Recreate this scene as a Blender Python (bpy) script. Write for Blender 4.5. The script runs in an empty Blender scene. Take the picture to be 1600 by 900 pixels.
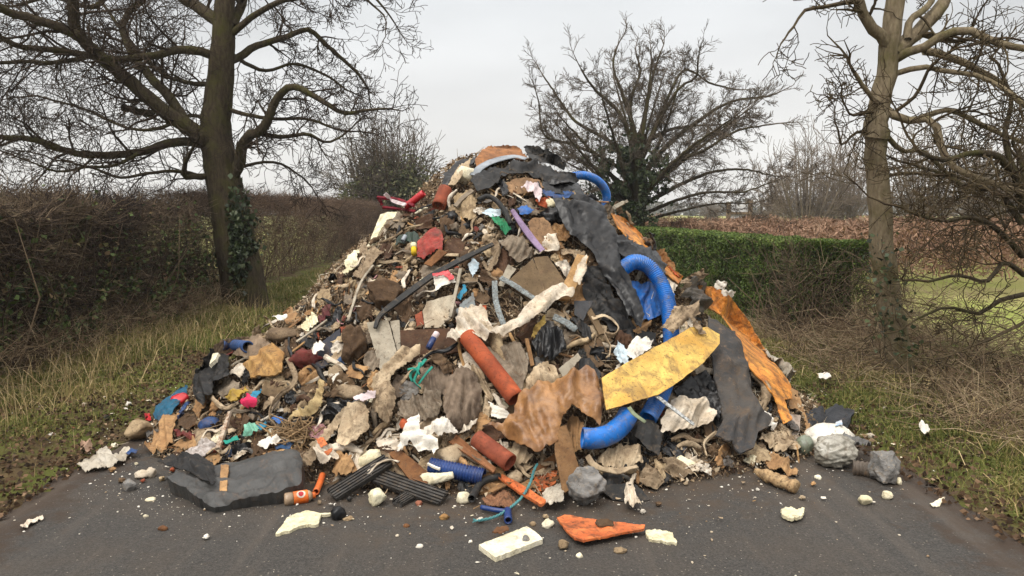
import bpy, bmesh, math, random
import numpy as np
from mathutils import Vector, noise, Matrix
from mathutils.geometry import delaunay_2d_cdt

scene = bpy.context.scene
COL = scene.collection
RNG = random.Random(11)

# ------------------------------------------------------------------ camera, sky, sun, exposure
CAM_H, F, CX, CY, HOR = 1.6, 1150.0, 800.0, 450.0, 335.0
PITCH = math.atan((CY - HOR) / F)
cam = bpy.data.cameras.new("camera")
cam.sensor_width = 36.0
cam.lens = 36.0 * F / 1600.0
cam.clip_start, cam.clip_end = 0.1, 3000.0
camo = bpy.data.objects.new("camera", cam)
COL.objects.link(camo)
camo.location = (0, 0, CAM_H)
camo.rotation_euler = (math.pi / 2 - PITCH, 0, 0)
scene.camera = camo

SUN_EL, SUN_AZ = math.radians(52), math.radians(215)      # azimuth clockwise from +Y
w = bpy.data.worlds.new("World")
scene.world = w
w.use_nodes = True
nt = w.node_tree
bg = nt.nodes["Background"]
sky = nt.nodes.new("ShaderNodeTexSky")
sky.sky_type = 'NISHITA'
sky.sun_disc = False
sky.sun_elevation = SUN_EL
sky.sun_rotation = SUN_AZ
sky.dust_density = 4.0
tc = nt.nodes.new("ShaderNodeTexCoord")
sep = nt.nodes.new("ShaderNodeSeparateXYZ")
nt.links.new(tc.outputs["Generated"], sep.inputs[0])
ramp = nt.nodes.new("ShaderNodeValToRGB")                 # overcast: pale warm horizon, grey above, bright zenith
cr = ramp.color_ramp
cr.elements[0].position = 0.0
cr.elements[0].color = (.62, .605, .575, 1)
cr.elements[1].position = 1.0
cr.elements[1].color = (.92, .89, .85, 1)
for pos, c in ((.06, (.60, .59, .57)), (.16, (.56, .56, .555)), (.30, (.52, .535, .545)), (.45, (.58, .585, .59))):
    e = cr.elements.new(pos)
    e.color = (*c, 1)
nt.links.new(sep.outputs["Z"], ramp.inputs[0])
nz = nt.nodes.new("ShaderNodeTexNoise")
nz.inputs["Scale"].default_value = 2.2
nz.inputs["Detail"].default_value = 4
nz.inputs["Roughness"].default_value = .45
mp = nt.nodes.new("ShaderNodeMapping")
mp.inputs["Scale"].default_value = (1, 1, 3.2)
nt.links.new(tc.outputs["Generated"], mp.inputs[0])
nt.links.new(mp.outputs[0], nz.inputs["Vector"])
mr = nt.nodes.new("ShaderNodeMapRange")
mr.inputs[1].default_value, mr.inputs[2].default_value = .3, .7
mr.inputs[3].default_value, mr.inputs[4].default_value = 7.9, 11.0
nt.links.new(nz.outputs["Fac"], mr.inputs[0])
zen = nt.nodes.new("ShaderNodeMapRange")                  # an overcast sky is brightest overhead
zen.inputs[1].default_value, zen.inputs[2].default_value = .45, 1.0
zen.inputs[3].default_value, zen.inputs[4].default_value = 1.0, 2.3
nt.links.new(sep.outputs["Z"], zen.inputs[0])
m0 = nt.nodes.new("ShaderNodeMath")
m0.operation = 'MULTIPLY'
nt.links.new(mr.outputs[0], m0.inputs[0])
nt.links.new(zen.outputs[0], m0.inputs[1])
vm = nt.nodes.new("ShaderNodeVectorMath")
vm.operation = 'SCALE'
nt.links.new(ramp.outputs[0], vm.inputs[0])
nt.links.new(m0.outputs[0], vm.inputs["Scale"])
mx = nt.nodes.new("ShaderNodeMix")
mx.data_type = 'RGBA'
mx.inputs["Factor"].default_value = .94
nt.links.new(sky.outputs[0], mx.inputs["A"])
nt.links.new(vm.outputs[0], mx.inputs["B"])
nt.links.new(mx.outputs["Result"], bg.inputs["Color"])
bg.inputs["Strength"].default_value = 0.10

sun = bpy.data.lights.new("sun", 'SUN')
sun.energy = 1.5
sun.angle = math.radians(22)
sun.color = (1.0, .96, .9)
suno = bpy.data.objects.new("sun", sun)
COL.objects.link(suno)
sd = Vector((math.sin(SUN_AZ) * math.cos(SUN_EL), math.cos(SUN_AZ) * math.cos(SUN_EL), math.sin(SUN_EL)))
suno.rotation_euler = (-sd).to_track_quat('-Z', 'Y').to_euler()
suno.location = (0, 0, 30)

vs = scene.view_settings
vs.view_transform = 'Standard'
vs.look = 'None'
vs.exposure = 0.72
vs.gamma = 1.0
vs.use_curve_mapping = False
scene.cycles.max_bounces = 5
scene.cycles.diffuse_bounces = 3
scene.cycles.transparent_max_bounces = 8

# ------------------------------------------------------------------ materials
def lin(c):
    c = c / 255.0
    return c / 12.92 if c <= .04045 else ((c + .055) / 1.055) ** 2.4

ALB = 0.86
def S(r, g, b, k=ALB):
    return (min(lin(r) * k, .85), min(lin(g) * k, .85), min(lin(b) * k, .85), 1)

_mats = {}
MUD = (84, 66, 50)
WR = (("film", .4), ("tarpaulin", .4), ("bag", .6), ("cloth", .45), ("rag", .5), ("jersey", .4), ("wet_sheet", .5), ("paper", .6), ("denim", .6), ("sack", .7), ("wrapped", .8), ("clear", .8), ("plastic", .25), ("membrane", .05), ("mat", .35), ("cardboard", .35), ("foil", .8), ("drape", .6), ("rubber", .2))

def nodes_of(name):
    m = bpy.data.materials.new(name)
    m.use_nodes = True
    t = m.node_tree
    return m, t, t.nodes["Principled BSDF"]

def mixn(t, a, b, fac):
    n = t.nodes.new("ShaderNodeMix")
    n.data_type = 'RGBA'
    for sock, v in (("A", a), ("B", b)):
        if isinstance(v, tuple):
            n.inputs[sock].default_value = v
        else:
            t.links.new(v, n.inputs[sock])
    if isinstance(fac, (int, float)):
        n.inputs["Factor"].default_value = fac
    else:
        t.links.new(fac, n.inputs["Factor"])
    return n.outputs["Result"]

def noisen(t, vec, scale, detail=6, rough=.55, dist=0):
    n = t.nodes.new("ShaderNodeTexNoise")
    n.inputs["Scale"].default_value = scale
    n.inputs["Detail"].default_value = detail
    n.inputs["Roughness"].default_value = rough
    n.inputs["Distortion"].default_value = dist
    t.links.new(vec, n.inputs["Vector"])
    return n.outputs["Fac"]

def rng_(t, fac, lo, hi, a=0.0, b=1.0):
    n = t.nodes.new("ShaderNodeMapRange")
    n.inputs[1].default_value, n.inputs[2].default_value = lo, hi
    n.inputs[3].default_value, n.inputs[4].default_value = a, b
    t.links.new(fac, n.inputs[0])
    return n.outputs[0]

def bumpn(t, b, h, strength, dist):
    n = t.nodes.new("ShaderNodeBump")
    n.inputs["Strength"].default_value = strength
    n.inputs["Distance"].default_value = dist
    t.links.new(h, n.inputs["Height"])
    t.links.new(n.outputs[0], b.inputs["Normal"])
    return n

def M(name, c1, c2=None, d=.35, sc=5.0, rough=.85, bump=.35, bscale=60, dirt=MUD, spec=.25, alpha=1.0, metal=0.0, stretch=None, wr=None):
    """A worn surface: two tones in large blotches, mud in patches and specks, fine relief."""
    if name in _mats:
        return _mats[name]
    if c2 is None:
        c2 = tuple(int(v * .78) for v in c1)
    m, t, b = nodes_of(name)
    pos = t.nodes.new("ShaderNodeNewGeometry").outputs["Position"]
    vec = pos
    if stretch:
        mpn = t.nodes.new("ShaderNodeMapping")
        mpn.inputs["Scale"].default_value = stretch
        t.links.new(pos, mpn.inputs[0])
        vec = mpn.outputs[0]
    col = mixn(t, S(*c1), S(*c2), rng_(t, noisen(t, vec, sc, 6, .6, .6), .35, .65))
    if wr is None:
        wr = next((v for k, v in WR if k in name), 0.0)
    tone = rng_(t, noisen(t, pos, sc * 1.1, 5, .6, .8), .3, .7, .72, 1.22)      # washed and soiled areas
    hs = t.nodes.new("ShaderNodeHueSaturation")
    t.links.new(tone, hs.inputs["Value"]); t.links.new(col, hs.inputs["Color"])
    col = hs.outputs[0]
    lo = .60 - .30 * d
    col = mixn(t, col, S(*dirt), rng_(t, noisen(t, pos, sc * 2.3, 9, .68, .5), lo, lo + .16, 0, min(.92, .3 + 1.1 * d)))
    col = mixn(t, col, S(*[min(255, int(v * 1.55)) for v in dirt]), rng_(t, noisen(t, pos, sc * 5, 8, .7, .3), .56, .70, 0, min(.6, .15 + d)))
    sp = rng_(t, noisen(t, pos, 70, 3, .6), .60, .66, 0, .85 * min(1, d * 1.8))
    col = mixn(t, col, S(*[int(v * .62) for v in dirt]), sp)
    t.links.new(col, b.inputs["Base Color"])
    b.inputs["Roughness"].default_value = rough
    b.inputs["Specular IOR Level"].default_value = spec
    b.inputs["Metallic"].default_value = metal
    if alpha < 1:
        b.inputs["Alpha"].default_value = alpha
    if bump:
        h = noisen(t, vec, bscale, 6, .65)
        bn = bumpn(t, b, h, bump, .012)
        if wr:
            rn_ = t.nodes.new("ShaderNodeTexNoise")
            rn_.noise_type = 'RIDGED_MULTIFRACTAL'
            rn_.inputs["Scale"].default_value = 13
            rn_.inputs["Detail"].default_value = 4
            rn_.inputs["Roughness"].default_value = .5
            rn_.inputs["Distortion"].default_value = .5
            t.links.new(pos, rn_.inputs["Vector"])
            b2 = t.nodes.new("ShaderNodeBump")
            b2.inputs["Strength"].default_value = wr
            b2.inputs["Distance"].default_value = .012
            t.links.new(rn_.outputs["Fac"], b2.inputs["Height"])
            t.links.new(b2.outputs[0], bn.inputs["Normal"])
    _mats[name] = m
    return m

def tintmat(name, cols, rough=.8, trans=0.0, spec=.2):
    """Colour picked per leaf / twig by the face attribute 'tint'."""
    if name in _mats:
        return _mats[name]
    m, t, b = nodes_of(name)
    at = t.nodes.new("ShaderNodeAttribute")
    at.attribute_name = "tint"
    r = t.nodes.new("ShaderNodeValToRGB")
    els = r.color_ramp.elements
    n = len(cols)
    els[0].position, els[0].color = 0, S(*cols[0])
    els[1].position, els[1].color = 1, S(*cols[-1])
    for i in range(1, n - 1):
        e = els.new(i / (n - 1))
        e.color = S(*cols[i])
    t.links.new(at.outputs["Fac"], r.inputs[0])
    t.links.new(r.outputs[0], b.inputs["Base Color"])
    b.inputs["Roughness"].default_value = rough
    b.inputs["Specular IOR Level"].default_value = spec
    _mats[name] = m
    return m

# ------------------------------------------------------------------ heap field and camera rays (used once, to find where on the heap a thing lies)
HX, HY, HP = -0.06, 6.55, 2.10
_ang = np.radians([-180, -150, -135, -115, -90, -60, -40, -20, 0, 45, 90, 135, 180])
_rad = np.array([2.82, 2.9, 2.88, 2.55, 2.50, 2.55, 2.75, 2.70, 2.55, 2.7, 2.8, 2.85, 2.82])
_s = np.array([0, .06, .15, .22, .3, .45, .6, .75, .88, .95, 1.0, 1.02])
_z = np.array([1, .99, .945, .885, .80, .61, .42, .245, .095, .035, 0, 0])
ROADX = lambda y: -0.035 * (y - 6)      # the road's axis drifts left with distance

def smooth(a, b, x):
    t = np.clip((x - a) / (b - a), 0, 1)
    return t * t * (3 - 2 * t)

def groundH(x, y):
    u = x - ROADX(y)
    l = smooth(2.75, 3.6, -u) * .10 + smooth(3.6, 5.0, -u) * .12
    r = smooth(2.35, 3.2, u) * .08 + smooth(3.2, 5.0, u) * .10
    far = smooth(60, 220, y) * 1.3
    wob = .025 * np.sin(2.1 * x + .7 * y) * np.sin(1.3 * y - .6 * x) * smooth(2.5, 3.4, np.abs(u))
    return l + r + far + wob

def heapOnly(x, y):
    dx, dy = x - HX, y - HY
    r = np.sqrt(dx * dx + dy * dy)
    th = np.arctan2(dy, dx)
    R = np.interp(th, _ang, _rad)
    s = r / R
    z = HP * np.interp(s, _s, _z)
    edge = np.clip((1 - s) * 4, 0, 1)
    b = .045 * np.sin(3.3 * x + 1.9 * y + .4) * np.sin(2.7 * y - 1.6 * x) + .03 * np.sin(6.1 * x - 2.2 * y) * np.sin(5.2 * y + 1.1 * x + 1.0)
    return z + b * edge

def heapH(x, y):
    return np.maximum(heapOnly(x, y), groundH(x, y))

_cp, _sp = math.cos(PITCH), math.sin(PITCH)
def rays(px, py):
    a = (np.asarray(px, float) - CX) / F
    b = (CY - np.asarray(py, float)) / F
    return a, _cp + b * _sp, b * _cp - _sp       # direction per unit of optical depth

def hit(px, py, tmax=7.7, tmin=2.4):
    px = np.atleast_1d(np.asarray(px, float)); py = np.atleast_1d(np.asarray(py, float))
    dx, dy, dz = rays(px, py)
    ts = np.linspace(tmin, tmax, 320)
    X = dx[:, None] * ts; Y = dy[:, None] * ts; Z = CAM_H + dz[:, None] * ts
    g = Z - heapH(X, Y)
    neg = g < 0
    first = np.argmax(neg, axis=1)
    has = neg.any(axis=1)
    idx = np.where(has, np.maximum(first, 1), np.argmin(g, axis=1))
    ii = np.arange(len(px))
    g1 = g[ii, idx]; g0 = g[ii, np.maximum(idx - 1, 0)]
    fr = np.where(has, g0 / np.maximum(g0 - g1, 1e-9), 1.0)
    fr = np.clip(fr, 0, 1)
    t = np.where(has, ts[np.maximum(idx - 1, 0)] + fr * (ts[1] - ts[0]), ts[idx])
    return np.stack([dx * t, dy * t, CAM_H + dz * t], 1)

def normals(P, e=.10):
    x, y = P[:, 0], P[:, 1]
    gx = (heapH(x + e, y) - heapH(x - e, y)) / (2 * e)
    gy = (heapH(x, y + e) - heapH(x, y - e)) / (2 * e)
    n = np.stack([-gx, -gy, np.ones_like(gx)], 1)
    return n / np.linalg.norm(n, axis=1)[:, None]

def at(px, py, depth):
    dx, dy, dz = rays(px, py)
    t = depth / dy
    return Vector((float(dx * t), float(depth), float(CAM_H + dz * t)))

def to_px(p):
    x, y, z = p[0], p[1], p[2] - CAM_H
    d = y * _cp - z * _sp
    v = y * _sp + z * _cp
    return CX + F * x / d, CY - F * v / d

def gz(x, y):
    return float(groundH(np.float64(x), np.float64(y)))

# ------------------------------------------------------------------ object helpers
LAND = []          # (px, py, short phrase): what a label can point to
COVER = []         # outlines in the picture already taken by a built thing

def tag(o, label=None, cat=None, group=None, kind=None):
    if label: o["label"] = label
    if cat: o["category"] = cat
    if group: o["group"] = group
    if kind: o["kind"] = kind
    return o

def mesh_py(name, verts, faces, mats, smooth_=True, mi=None, tint=None):
    me = bpy.data.meshes.new(name)
    me.from_pydata(verts, [], faces)
    for m in (mats if isinstance(mats, (list, tuple)) else [mats]):
        me.materials.append(m)
    n = len(me.polygons)
    if smooth_:
        me.polygons.foreach_set("use_smooth", np.ones(n, bool))
    if mi is not None:
        me.polygons.foreach_set("material_index", np.asarray(mi, np.int32))
    if tint is not None:
        a = me.attributes.new("tint", 'FLOAT', 'FACE')
        a.data.foreach_set("value", np.asarray(tint, np.float32))
    me.update()
    return me

def mesh_np(name, V, Q, mats, tint=None, smooth_=True, mi=None):
    """V (n,3), Q (m,k) with k = 3 or 4"""
    V = np.ascontiguousarray(V, np.float32); Q = np.ascontiguousarray(Q, np.int32)
    me = bpy.data.meshes.new(name)
    me.vertices.add(len(V)); me.vertices.foreach_set("co", V.ravel())
    k = Q.shape[1]
    me.loops.add(Q.size); me.loops.foreach_set("vertex_index", Q.ravel())
    me.polygons.add(len(Q)); me.polygons.foreach_set("loop_start", np.arange(0, Q.size, k, dtype=np.int32))
    for m in (mats if isinstance(mats, (list, tuple)) else [mats]):
        me.materials.append(m)
    if smooth_:
        me.polygons.foreach_set("use_smooth", np.ones(len(Q), bool))
    if mi is not None:
        me.polygons.foreach_set("material_index", np.asarray(mi, np.int32))
    if tint is not None:
        a = me.attributes.new("tint", 'FLOAT', 'FACE')
        a.data.foreach_set("value", np.asarray(tint, np.float32))
    me.update(calc_edges=True)
    me.validate()
    return me

def link(name, me, parent=None, base=None):
    """Links a mesh built in world space; a top-level thing gets its origin at its own base."""
    o = bpy.data.objects.new(name, me)
    COL.objects.link(o)
    if parent is not None:
        wl = parent.location.copy()
        p = parent.parent
        while p is not None:
            wl += p.location; p = p.parent
        me.transform(Matrix.Translation(-wl))
        o.parent = parent
    elif base is not False:
        n = len(me.vertices)
        co = np.empty(n * 3, np.float32); me.vertices.foreach_get("co", co); co = co.reshape(-1, 3)
        b = Vector((float(co[:, 0].mean()), float(co[:, 1].mean()), float(co[:, 2].min()))) if base is None else Vector(base)
        me.transform(Matrix.Translation(-b))
        o.location = b
    return o

def empty(name, loc, label, cat, group=None):
    o = bpy.data.objects.new(name, None)
    COL.objects.link(o)
    o.empty_display_size = .1
    o.location = loc
    return tag(o, label, cat, group)

# ---- shapes
def catmull(P, n):
    P = [Vector(p) for p in P]
    if len(P) == 2:
        return [P[0].lerp(P[1], i / n) for i in range(n + 1)]
    L = [0]
    for a, b in zip(P, P[1:]): L.append(L[-1] + (b - a).length)
    out = []
    for i in range(n + 1):
        s = L[-1] * i / n
        k = 0
        while k < len(P) - 2 and s > L[k + 1]: k += 1
        u = (s - L[k]) / max(L[k + 1] - L[k], 1e-9)
        p1, p2 = P[k], P[k + 1]
        p0 = P[k - 1] if k > 0 else p1 * 2 - p2
        p3 = P[k + 2] if k + 2 < len(P) else p2 * 2 - p1
        out.append(.5 * ((2 * p1) + (p2 - p0) * u + (2 * p0 - 5 * p1 + 4 * p2 - p3) * u * u + (3 * p1 - p0 - 3 * p2 + p3) * u ** 3))
    return out

def frames(pts):
    T = []
    n = len(pts)
    for i in range(n):
        t = pts[min(i + 1, n - 1)] - pts[max(i - 1, 0)]
        T.append(t.normalized() if t.length > 1e-9 else Vector((0, 0, 1)))
    up = Vector((0, 0, 1)) if abs(T[0].z) < .9 else Vector((1, 0, 0))
    u = T[0].cross(up).normalized()
    fr = []
    for t in T:
        u = u - t * u.dot(t)
        u = u.normalized() if u.length > 1e-6 else t.orthogonal().normalized()
        fr.append((t, u, t.cross(u)))
    return fr

def tube_geo(pts, rad, sides, V, Fc, cap=True, squash=None):
    fr = frames(pts)
    b = len(V)
    cs = [(math.cos(2 * math.pi * j / sides), math.sin(2 * math.pi * j / sides)) for j in range(sides)]
    for i, p in enumerate(pts):
        r = rad[i] if hasattr(rad, '__len__') else rad
        t, u, v = fr[i]
        for c, s in cs:
            q = p + u * (c * r) + v * (s * r)
            V.append((q.x, q.y, q.z))
    for i in range(len(pts) - 1):
        for j in range(sides):
            a = b + i * sides + j; d = b + i * sides + (j + 1) % sides
            Fc.append((a, d, d + sides, a + sides))
    if cap:
        Fc.append(tuple(b + j for j in range(sides))[::-1])
        Fc.append(tuple(b + (len(pts) - 1) * sides + j for j in range(sides)))

def hollow_geo(pts, rad, wall, sides, V, Fc):
    """An open-ended pipe: outer skin, inner skin, two rims."""
    fr = frames(pts)
    b = len(V); n = len(pts)
    for layer in (0, 1):
        for i, p in enumerate(pts):
            r = rad[i] if layer == 0 else min(rad) - wall
            t, u, v = fr[i]
            for j in range(sides):
                a = 2 * math.pi * j / sides
                q = p + u * (math.cos(a) * r) + v * (math.sin(a) * r)
                V.append((q.x, q.y, q.z))
    o = n * sides
    for i in range(n - 1):
        for j in range(sides):
            a = b + i * sides + j; d = b + i * sides + (j + 1) % sides
            Fc.append((a, d, d + sides, a + sides))
            Fc.append((a + o, a + o + sides, d + o + sides, d + o))
    for e in (0, n - 1):
        for j in range(sides):
            a = b + e * sides + j; d = b + e * sides + (j + 1) % sides
            Fc.append((a, a + o, d + o, d) if e == 0 else (a, d, d + o, a + o))

def inpoly(x, y, poly):
    c = False
    n = len(poly)
    j = n - 1
    for i in range(n):
        xi, yi = poly[i]; xj, yj = poly[j]
        if (yi > y) != (yj > y) and x < (xj - xi) * (y - yi) / (yj - yi) + xi:
            c = not c
        j = i
    return c

def edge_dist(x, y, poly):
    best = 1e9
    n = len(poly)
    for i in range(n):
        ax, ay = poly[i]; bx, by = poly[(i + 1) % n]
        dx, dy = bx - ax, by - ay
        l2 = dx * dx + dy * dy
        t = 0 if l2 == 0 else max(0, min(1, ((x - ax) * dx + (y - ay) * dy) / l2))
        d = math.hypot(ax + t * dx - x, ay + t * dy - y)
        best = min(best, d)
    return best

_seed = [0]
def sheet_mesh(name, poly, mat, lift=.03, amp=.02, fs=9.0, ang=None, aniso=5.0, bulge=0.0, bw=12.0, thick=.004, plane=False,
               ragged=1.0, tilt=.25, tmax=7.7, step=None, warp=.0, round_=False, edge_down=.0, flat=None, pieces=None):
    """A sheet cut to an outline and laid on the heap (plane=False: draped and creased; plane=True: a stiff board lying on it)."""
    _seed[0] += 1
    sd = _seed[0] * 7.31
    poly = [tuple(map(float, p)) for p in poly]
    xs = [p[0] for p in poly]; ys = [p[1] for p in poly]
    size = math.sqrt(max((max(xs) - min(xs)) * (max(ys) - min(ys)), 1))
    if step is None:
        step = max(1.35, min(3.6, size / 32.0))
    if round_:
        pp = catmull([(x, y, 0) for x, y in poly + poly[:3]], len(poly) * 5 + 10)
        L = len(pp)
        k0 = int(L * 1.0 / (len(poly) + 2))
        pp = catmull([(x, y, 0) for x, y in poly], len(poly) * 4)
        poly = [(p.x, p.y) for p in pp]
    out = []
    n = len(poly)
    for i in range(n):
        ax, ay = poly[i]; bx, by = poly[(i + 1) % n]
        L = math.hypot(bx - ax, by - ay)
        k = max(1, int(L / (step * 1.2)))
        for j in range(k):
            u = j / k
            x, y = ax + (bx - ax) * u, ay + (by - ay) * u
            if ragged:
                w_ = noise.noise(Vector((x * .13, y * .13, sd))) + .8 * noise.noise(Vector((x * .33, y * .33, sd + 5))) + .5 * noise.noise(Vector((x * .8, y * .8, sd + 8)))
                nx, ny = (by - ay) / max(L, 1e-6), -(bx - ax) / max(L, 1e-6)
                x += nx * w_ * ragged * 2.1; y += ny * w_ * ragged * 2.1
            out.append((x, y))
    pts = list(out)
    y = min(ys)
    while y < max(ys):
        x = min(xs)
        while x < max(xs):
            qx, qy = x + RNG.uniform(-.3, .3) * step, y + RNG.uniform(-.3, .3) * step
            if inpoly(qx, qy, out) and edge_dist(qx, qy, out) > step * .55:
                pts.append((qx, qy))
            x += step
        y += step
    m = len(out)
    res = delaunay_2d_cdt([Vector(p) for p in pts], [], [list(range(m))], 1, 1e-4)
    v2, e2, f2 = res[0], res[1], res[2]
    A = np.array([(v.x, v.y) for v in v2])
    # heap points
    if plane:
        H = hit([p[0] for p in out], [p[1] for p in out], tmax)
        c = H.mean(0)
        nn = normals(H, .15).mean(0)
        toc = np.array([0, 0, CAM_H]) - c
        toc /= np.linalg.norm(toc)
        nn = nn / np.linalg.norm(nn) * (1 - tilt) + toc * tilt
        if flat is not None: nn = np.array(flat, float)
        nn /= np.linalg.norm(nn)
        c = c + nn * lift
        dx, dy, dz = rays(A[:, 0], A[:, 1])
        D = np.stack([dx, dy, dz], 1)
        tt = ((c - np.array([0, 0, CAM_H])) @ nn) / (D @ nn)
        B = D * tt[:, None] + np.array([0, 0, CAM_H])
        N = np.tile(nn, (len(A), 1))
    else:
        B = hit(A[:, 0], A[:, 1], tmax)
        N = normals(B, .12)
        B = B + N * lift
    depth = float(B[:, 1].mean())
    mpp = depth / F
    if ang is None:
        ang = RNG.uniform(0, 180)
    if not plane: fs *= 1.45
    ca, sa = math.cos(math.radians(ang)), math.sin(math.radians(ang))
    disp = np.zeros(len(A))
    if amp or bulge or warp:
        for i, (x, y) in enumerate(A):
            mx_, my_ = x * mpp, y * mpp
            al, ac = mx_ * ca + my_ * sa, -mx_ * sa + my_ * ca       # along / across the creases
            q = Vector((al * fs / aniso, ac * fs, sd))
            w1 = noise.noise(Vector((mx_ * 2.6, my_ * 2.6, sd + 9))) * 1.7 + noise.noise(Vector((mx_ * 7, my_ * 7, sd + 13))) * .55
            h = 1 - abs(noise.noise(q + Vector((0, w1, 0)))) * 2.4
            h += .5 * (1 - abs(noise.noise(Vector((q.x * 1.6, q.y * 2.2 + w1, sd + 7)))) * 2.4)
            h += .26 * (1 - abs(noise.noise(Vector((q.x * 3, q.y * 4.3 + w1, sd + 9)))) * 2.4)
            h += .13 * (1 - abs(noise.noise(Vector((mx_ * fs * 1.6, my_ * fs * 1.6, sd + 3)))) * 2.4)
            h += .05 * (1 - abs(noise.noise(Vector((mx_ * fs * 4.5, my_ * fs * 4.5, sd + 6)))) * 2.4)
            d = edge_dist(x, y, out) if (bulge or edge_down) else 9
            e = 1 - math.exp(-d / bw)
            bl = bulge * .62 * e * (.75 + 1.0 * noise.noise(Vector((mx_ * 6, my_ * 6, sd + 20))))
            disp[i] = amp * (h - .5) + bl - edge_down * (1 - e)
            if warp:
                disp[i] += warp * noise.noise(Vector((mx_ * 3, my_ * 3, sd + 11)))
    T = B + N * disp[:, None]
    T[:, 2] = np.maximum(T[:, 2], groundH(T[:, 0], T[:, 1]) + .006 + thick * (.9 if not plane else .3))
    U = T - N * thick
    nV = len(A)
    V = [tuple(p) for p in T] + [tuple(p) for p in U]
    Fc = []
    cnt = {}
    for f in f2:
        f = list(f)
        Fc.append(tuple(f[::-1])); Fc.append(tuple(i + nV for i in f))
        for a, b_ in zip(f, f[1:] + f[:1]):
            if (b_, a) in cnt: del cnt[(b_, a)]
            else: cnt[(a, b_)] = 1
    for (a, b_) in cnt:
        k = len(V)
        V += [V[a], V[b_], V[b_ + nV], V[a + nV]]
        Fc.append((k, k + 1, k + 2, k + 3))
    me = mesh_py(name, V, Fc, mat, smooth_=not plane or amp > .02)
    return me, (float(np.mean(xs)), float(np.mean(ys)))

def sheet(name, label, cat, mat, poly, short=None, parent=None, group=None, cover=True, **k):
    me, c = sheet_mesh(name, poly, mat, **k)
    o = link(name, me, parent)
    if parent is None:
        tag(o, label, cat, group)
        if short: LAND.append((c[0], c[1], short))
    elif label: o["label"] = label
    if cover: COVER.append([tuple(p) for p in poly])
    return o

def board(name, label, cat, mat, poly, short=None, **k):
    d = dict(plane=True, amp=.0, thick=.03, lift=.04, ragged=.35)
    d.update(k)
    return sheet(name, label, cat, mat, poly, short, **d)

def path3(P, lift=.05, tmax=7.7, depth=None):
    out = []
    for i, p in enumerate(P):
        if depth is not None:
            dd = depth[i] if hasattr(depth, '__len__') else depth
            out.append(at(p[0], p[1], dd))
        else:
            h = hit(p[0], p[1], tmax)
            n = normals(h)[0]
            l = p[2] if len(p) > 2 else lift
            out.append(Vector(h[0]) + Vector(n) * l)
    return out

def pipe(name, label, cat, mat, P, rpx, short=None, ribs=None, wall=.12, lift=None, depth=None, sides=20, group=None, inner=None, tmax=7.7, taper=1.0):
    p0 = path3(P, .05, tmax, depth)
    dm = sum(p.y for p in p0) / len(p0)
    r = rpx * dm / F
    if lift is None: lift = r * .75
    p0 = path3(P, lift, tmax, depth)
    L = sum((a - b).length for a, b in zip(p0, p0[1:]))
    if ribs:
        n = int(L / ribs) * 4
        pts = catmull(p0, n)
        rad = [r * ((1.0, 1.0, .87, .87)[i % 4]) for i in range(n + 1)]
    else:
        n = max(8, int(L / .03))
        pts = catmull(p0, n)
        rad = [r * (1 + (taper - 1) * i / n) * (1 + .012 * noise.noise(Vector((i * .31, 0, r * 99)))) for i in range(n + 1)]
    V, Fc = [], []
    hollow_geo(pts, rad, r * wall, sides, V, Fc)
    me = mesh_py(name, V, Fc, mat)
    o = link(name, me)
    tag(o, label, cat, group)
    cx = sum(p[0] for p in P) / len(P); cy = sum(p[1] for p in P) / len(P)
    if short: LAND.append((cx, cy, short))
    for a, b in zip(P, P[1:]):
        dx, dy = b[0] - a[0], b[1] - a[1]
        l = math.hypot(dx, dy) or 1
        nx, ny = -dy / l * rpx, dx / l * rpx
        COVER.append([(a[0] + nx, a[1] + ny), (b[0] + nx, b[1] + ny), (b[0] - nx, b[1] - ny), (a[0] - nx, a[1] - ny)])
    return o

def strip_geo(pts, nrm, wid, thick, V, Fc, amp=.0, sd=0.0, twist=0.0, across=5, bow=.0):
    n = len(pts)
    b = len(V)
    top = []
    for i, p in enumerate(pts):
        t = (pts[min(i + 1, n - 1)] - pts[max(i - 1, 0)]).normalized()
        nn = nrm[i]
        s = t.cross(nn).normalized()
        nn = s.cross(t).normalized()
        if twist:
            a = twist * i / (n - 1) + .5 * twist * noise.noise(Vector((i * .1, sd, 0)))
            s, nn = s * math.cos(a) + nn * math.sin(a), nn * math.cos(a) - s * math.sin(a)
        w_ = wid[i] if hasattr(wid, '__len__') else wid
        for k in range(across):
            u = k / (across - 1) * 2 - 1
            h = bow * (1 - u * u) + amp * (1 - 2 * abs(noise.noise(Vector((i * .22, u * 2.2, sd)))))
            q = p + s * (u * w_ / 2) + nn * h
            q2 = q - nn * thick
            V.append(tuple(q)); V.append(tuple(q2))
    st = across * 2
    for i in range(n - 1):
        for k in range(across - 1):
            a = b + i * st + k * 2
            Fc.append((a, a + st, a + st + 2, a + 2))
            Fc.append((a + 1, a + 3, a + st + 3, a + st + 1))
        a = b + i * st
        Fc.append((a, a + 1, a + st + 1, a + st))
        a = b + i * st + (across - 1) * 2
        Fc.append((a, a + st, a + st + 1, a + 1))
    for i in (0, n - 1):
        for k in range(across - 1):
            a = b + i * st + k * 2
            Fc.append((a, a + 2, a + 3, a + 1) if i == 0 else (a, a + 1, a + 3, a + 2))

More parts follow.
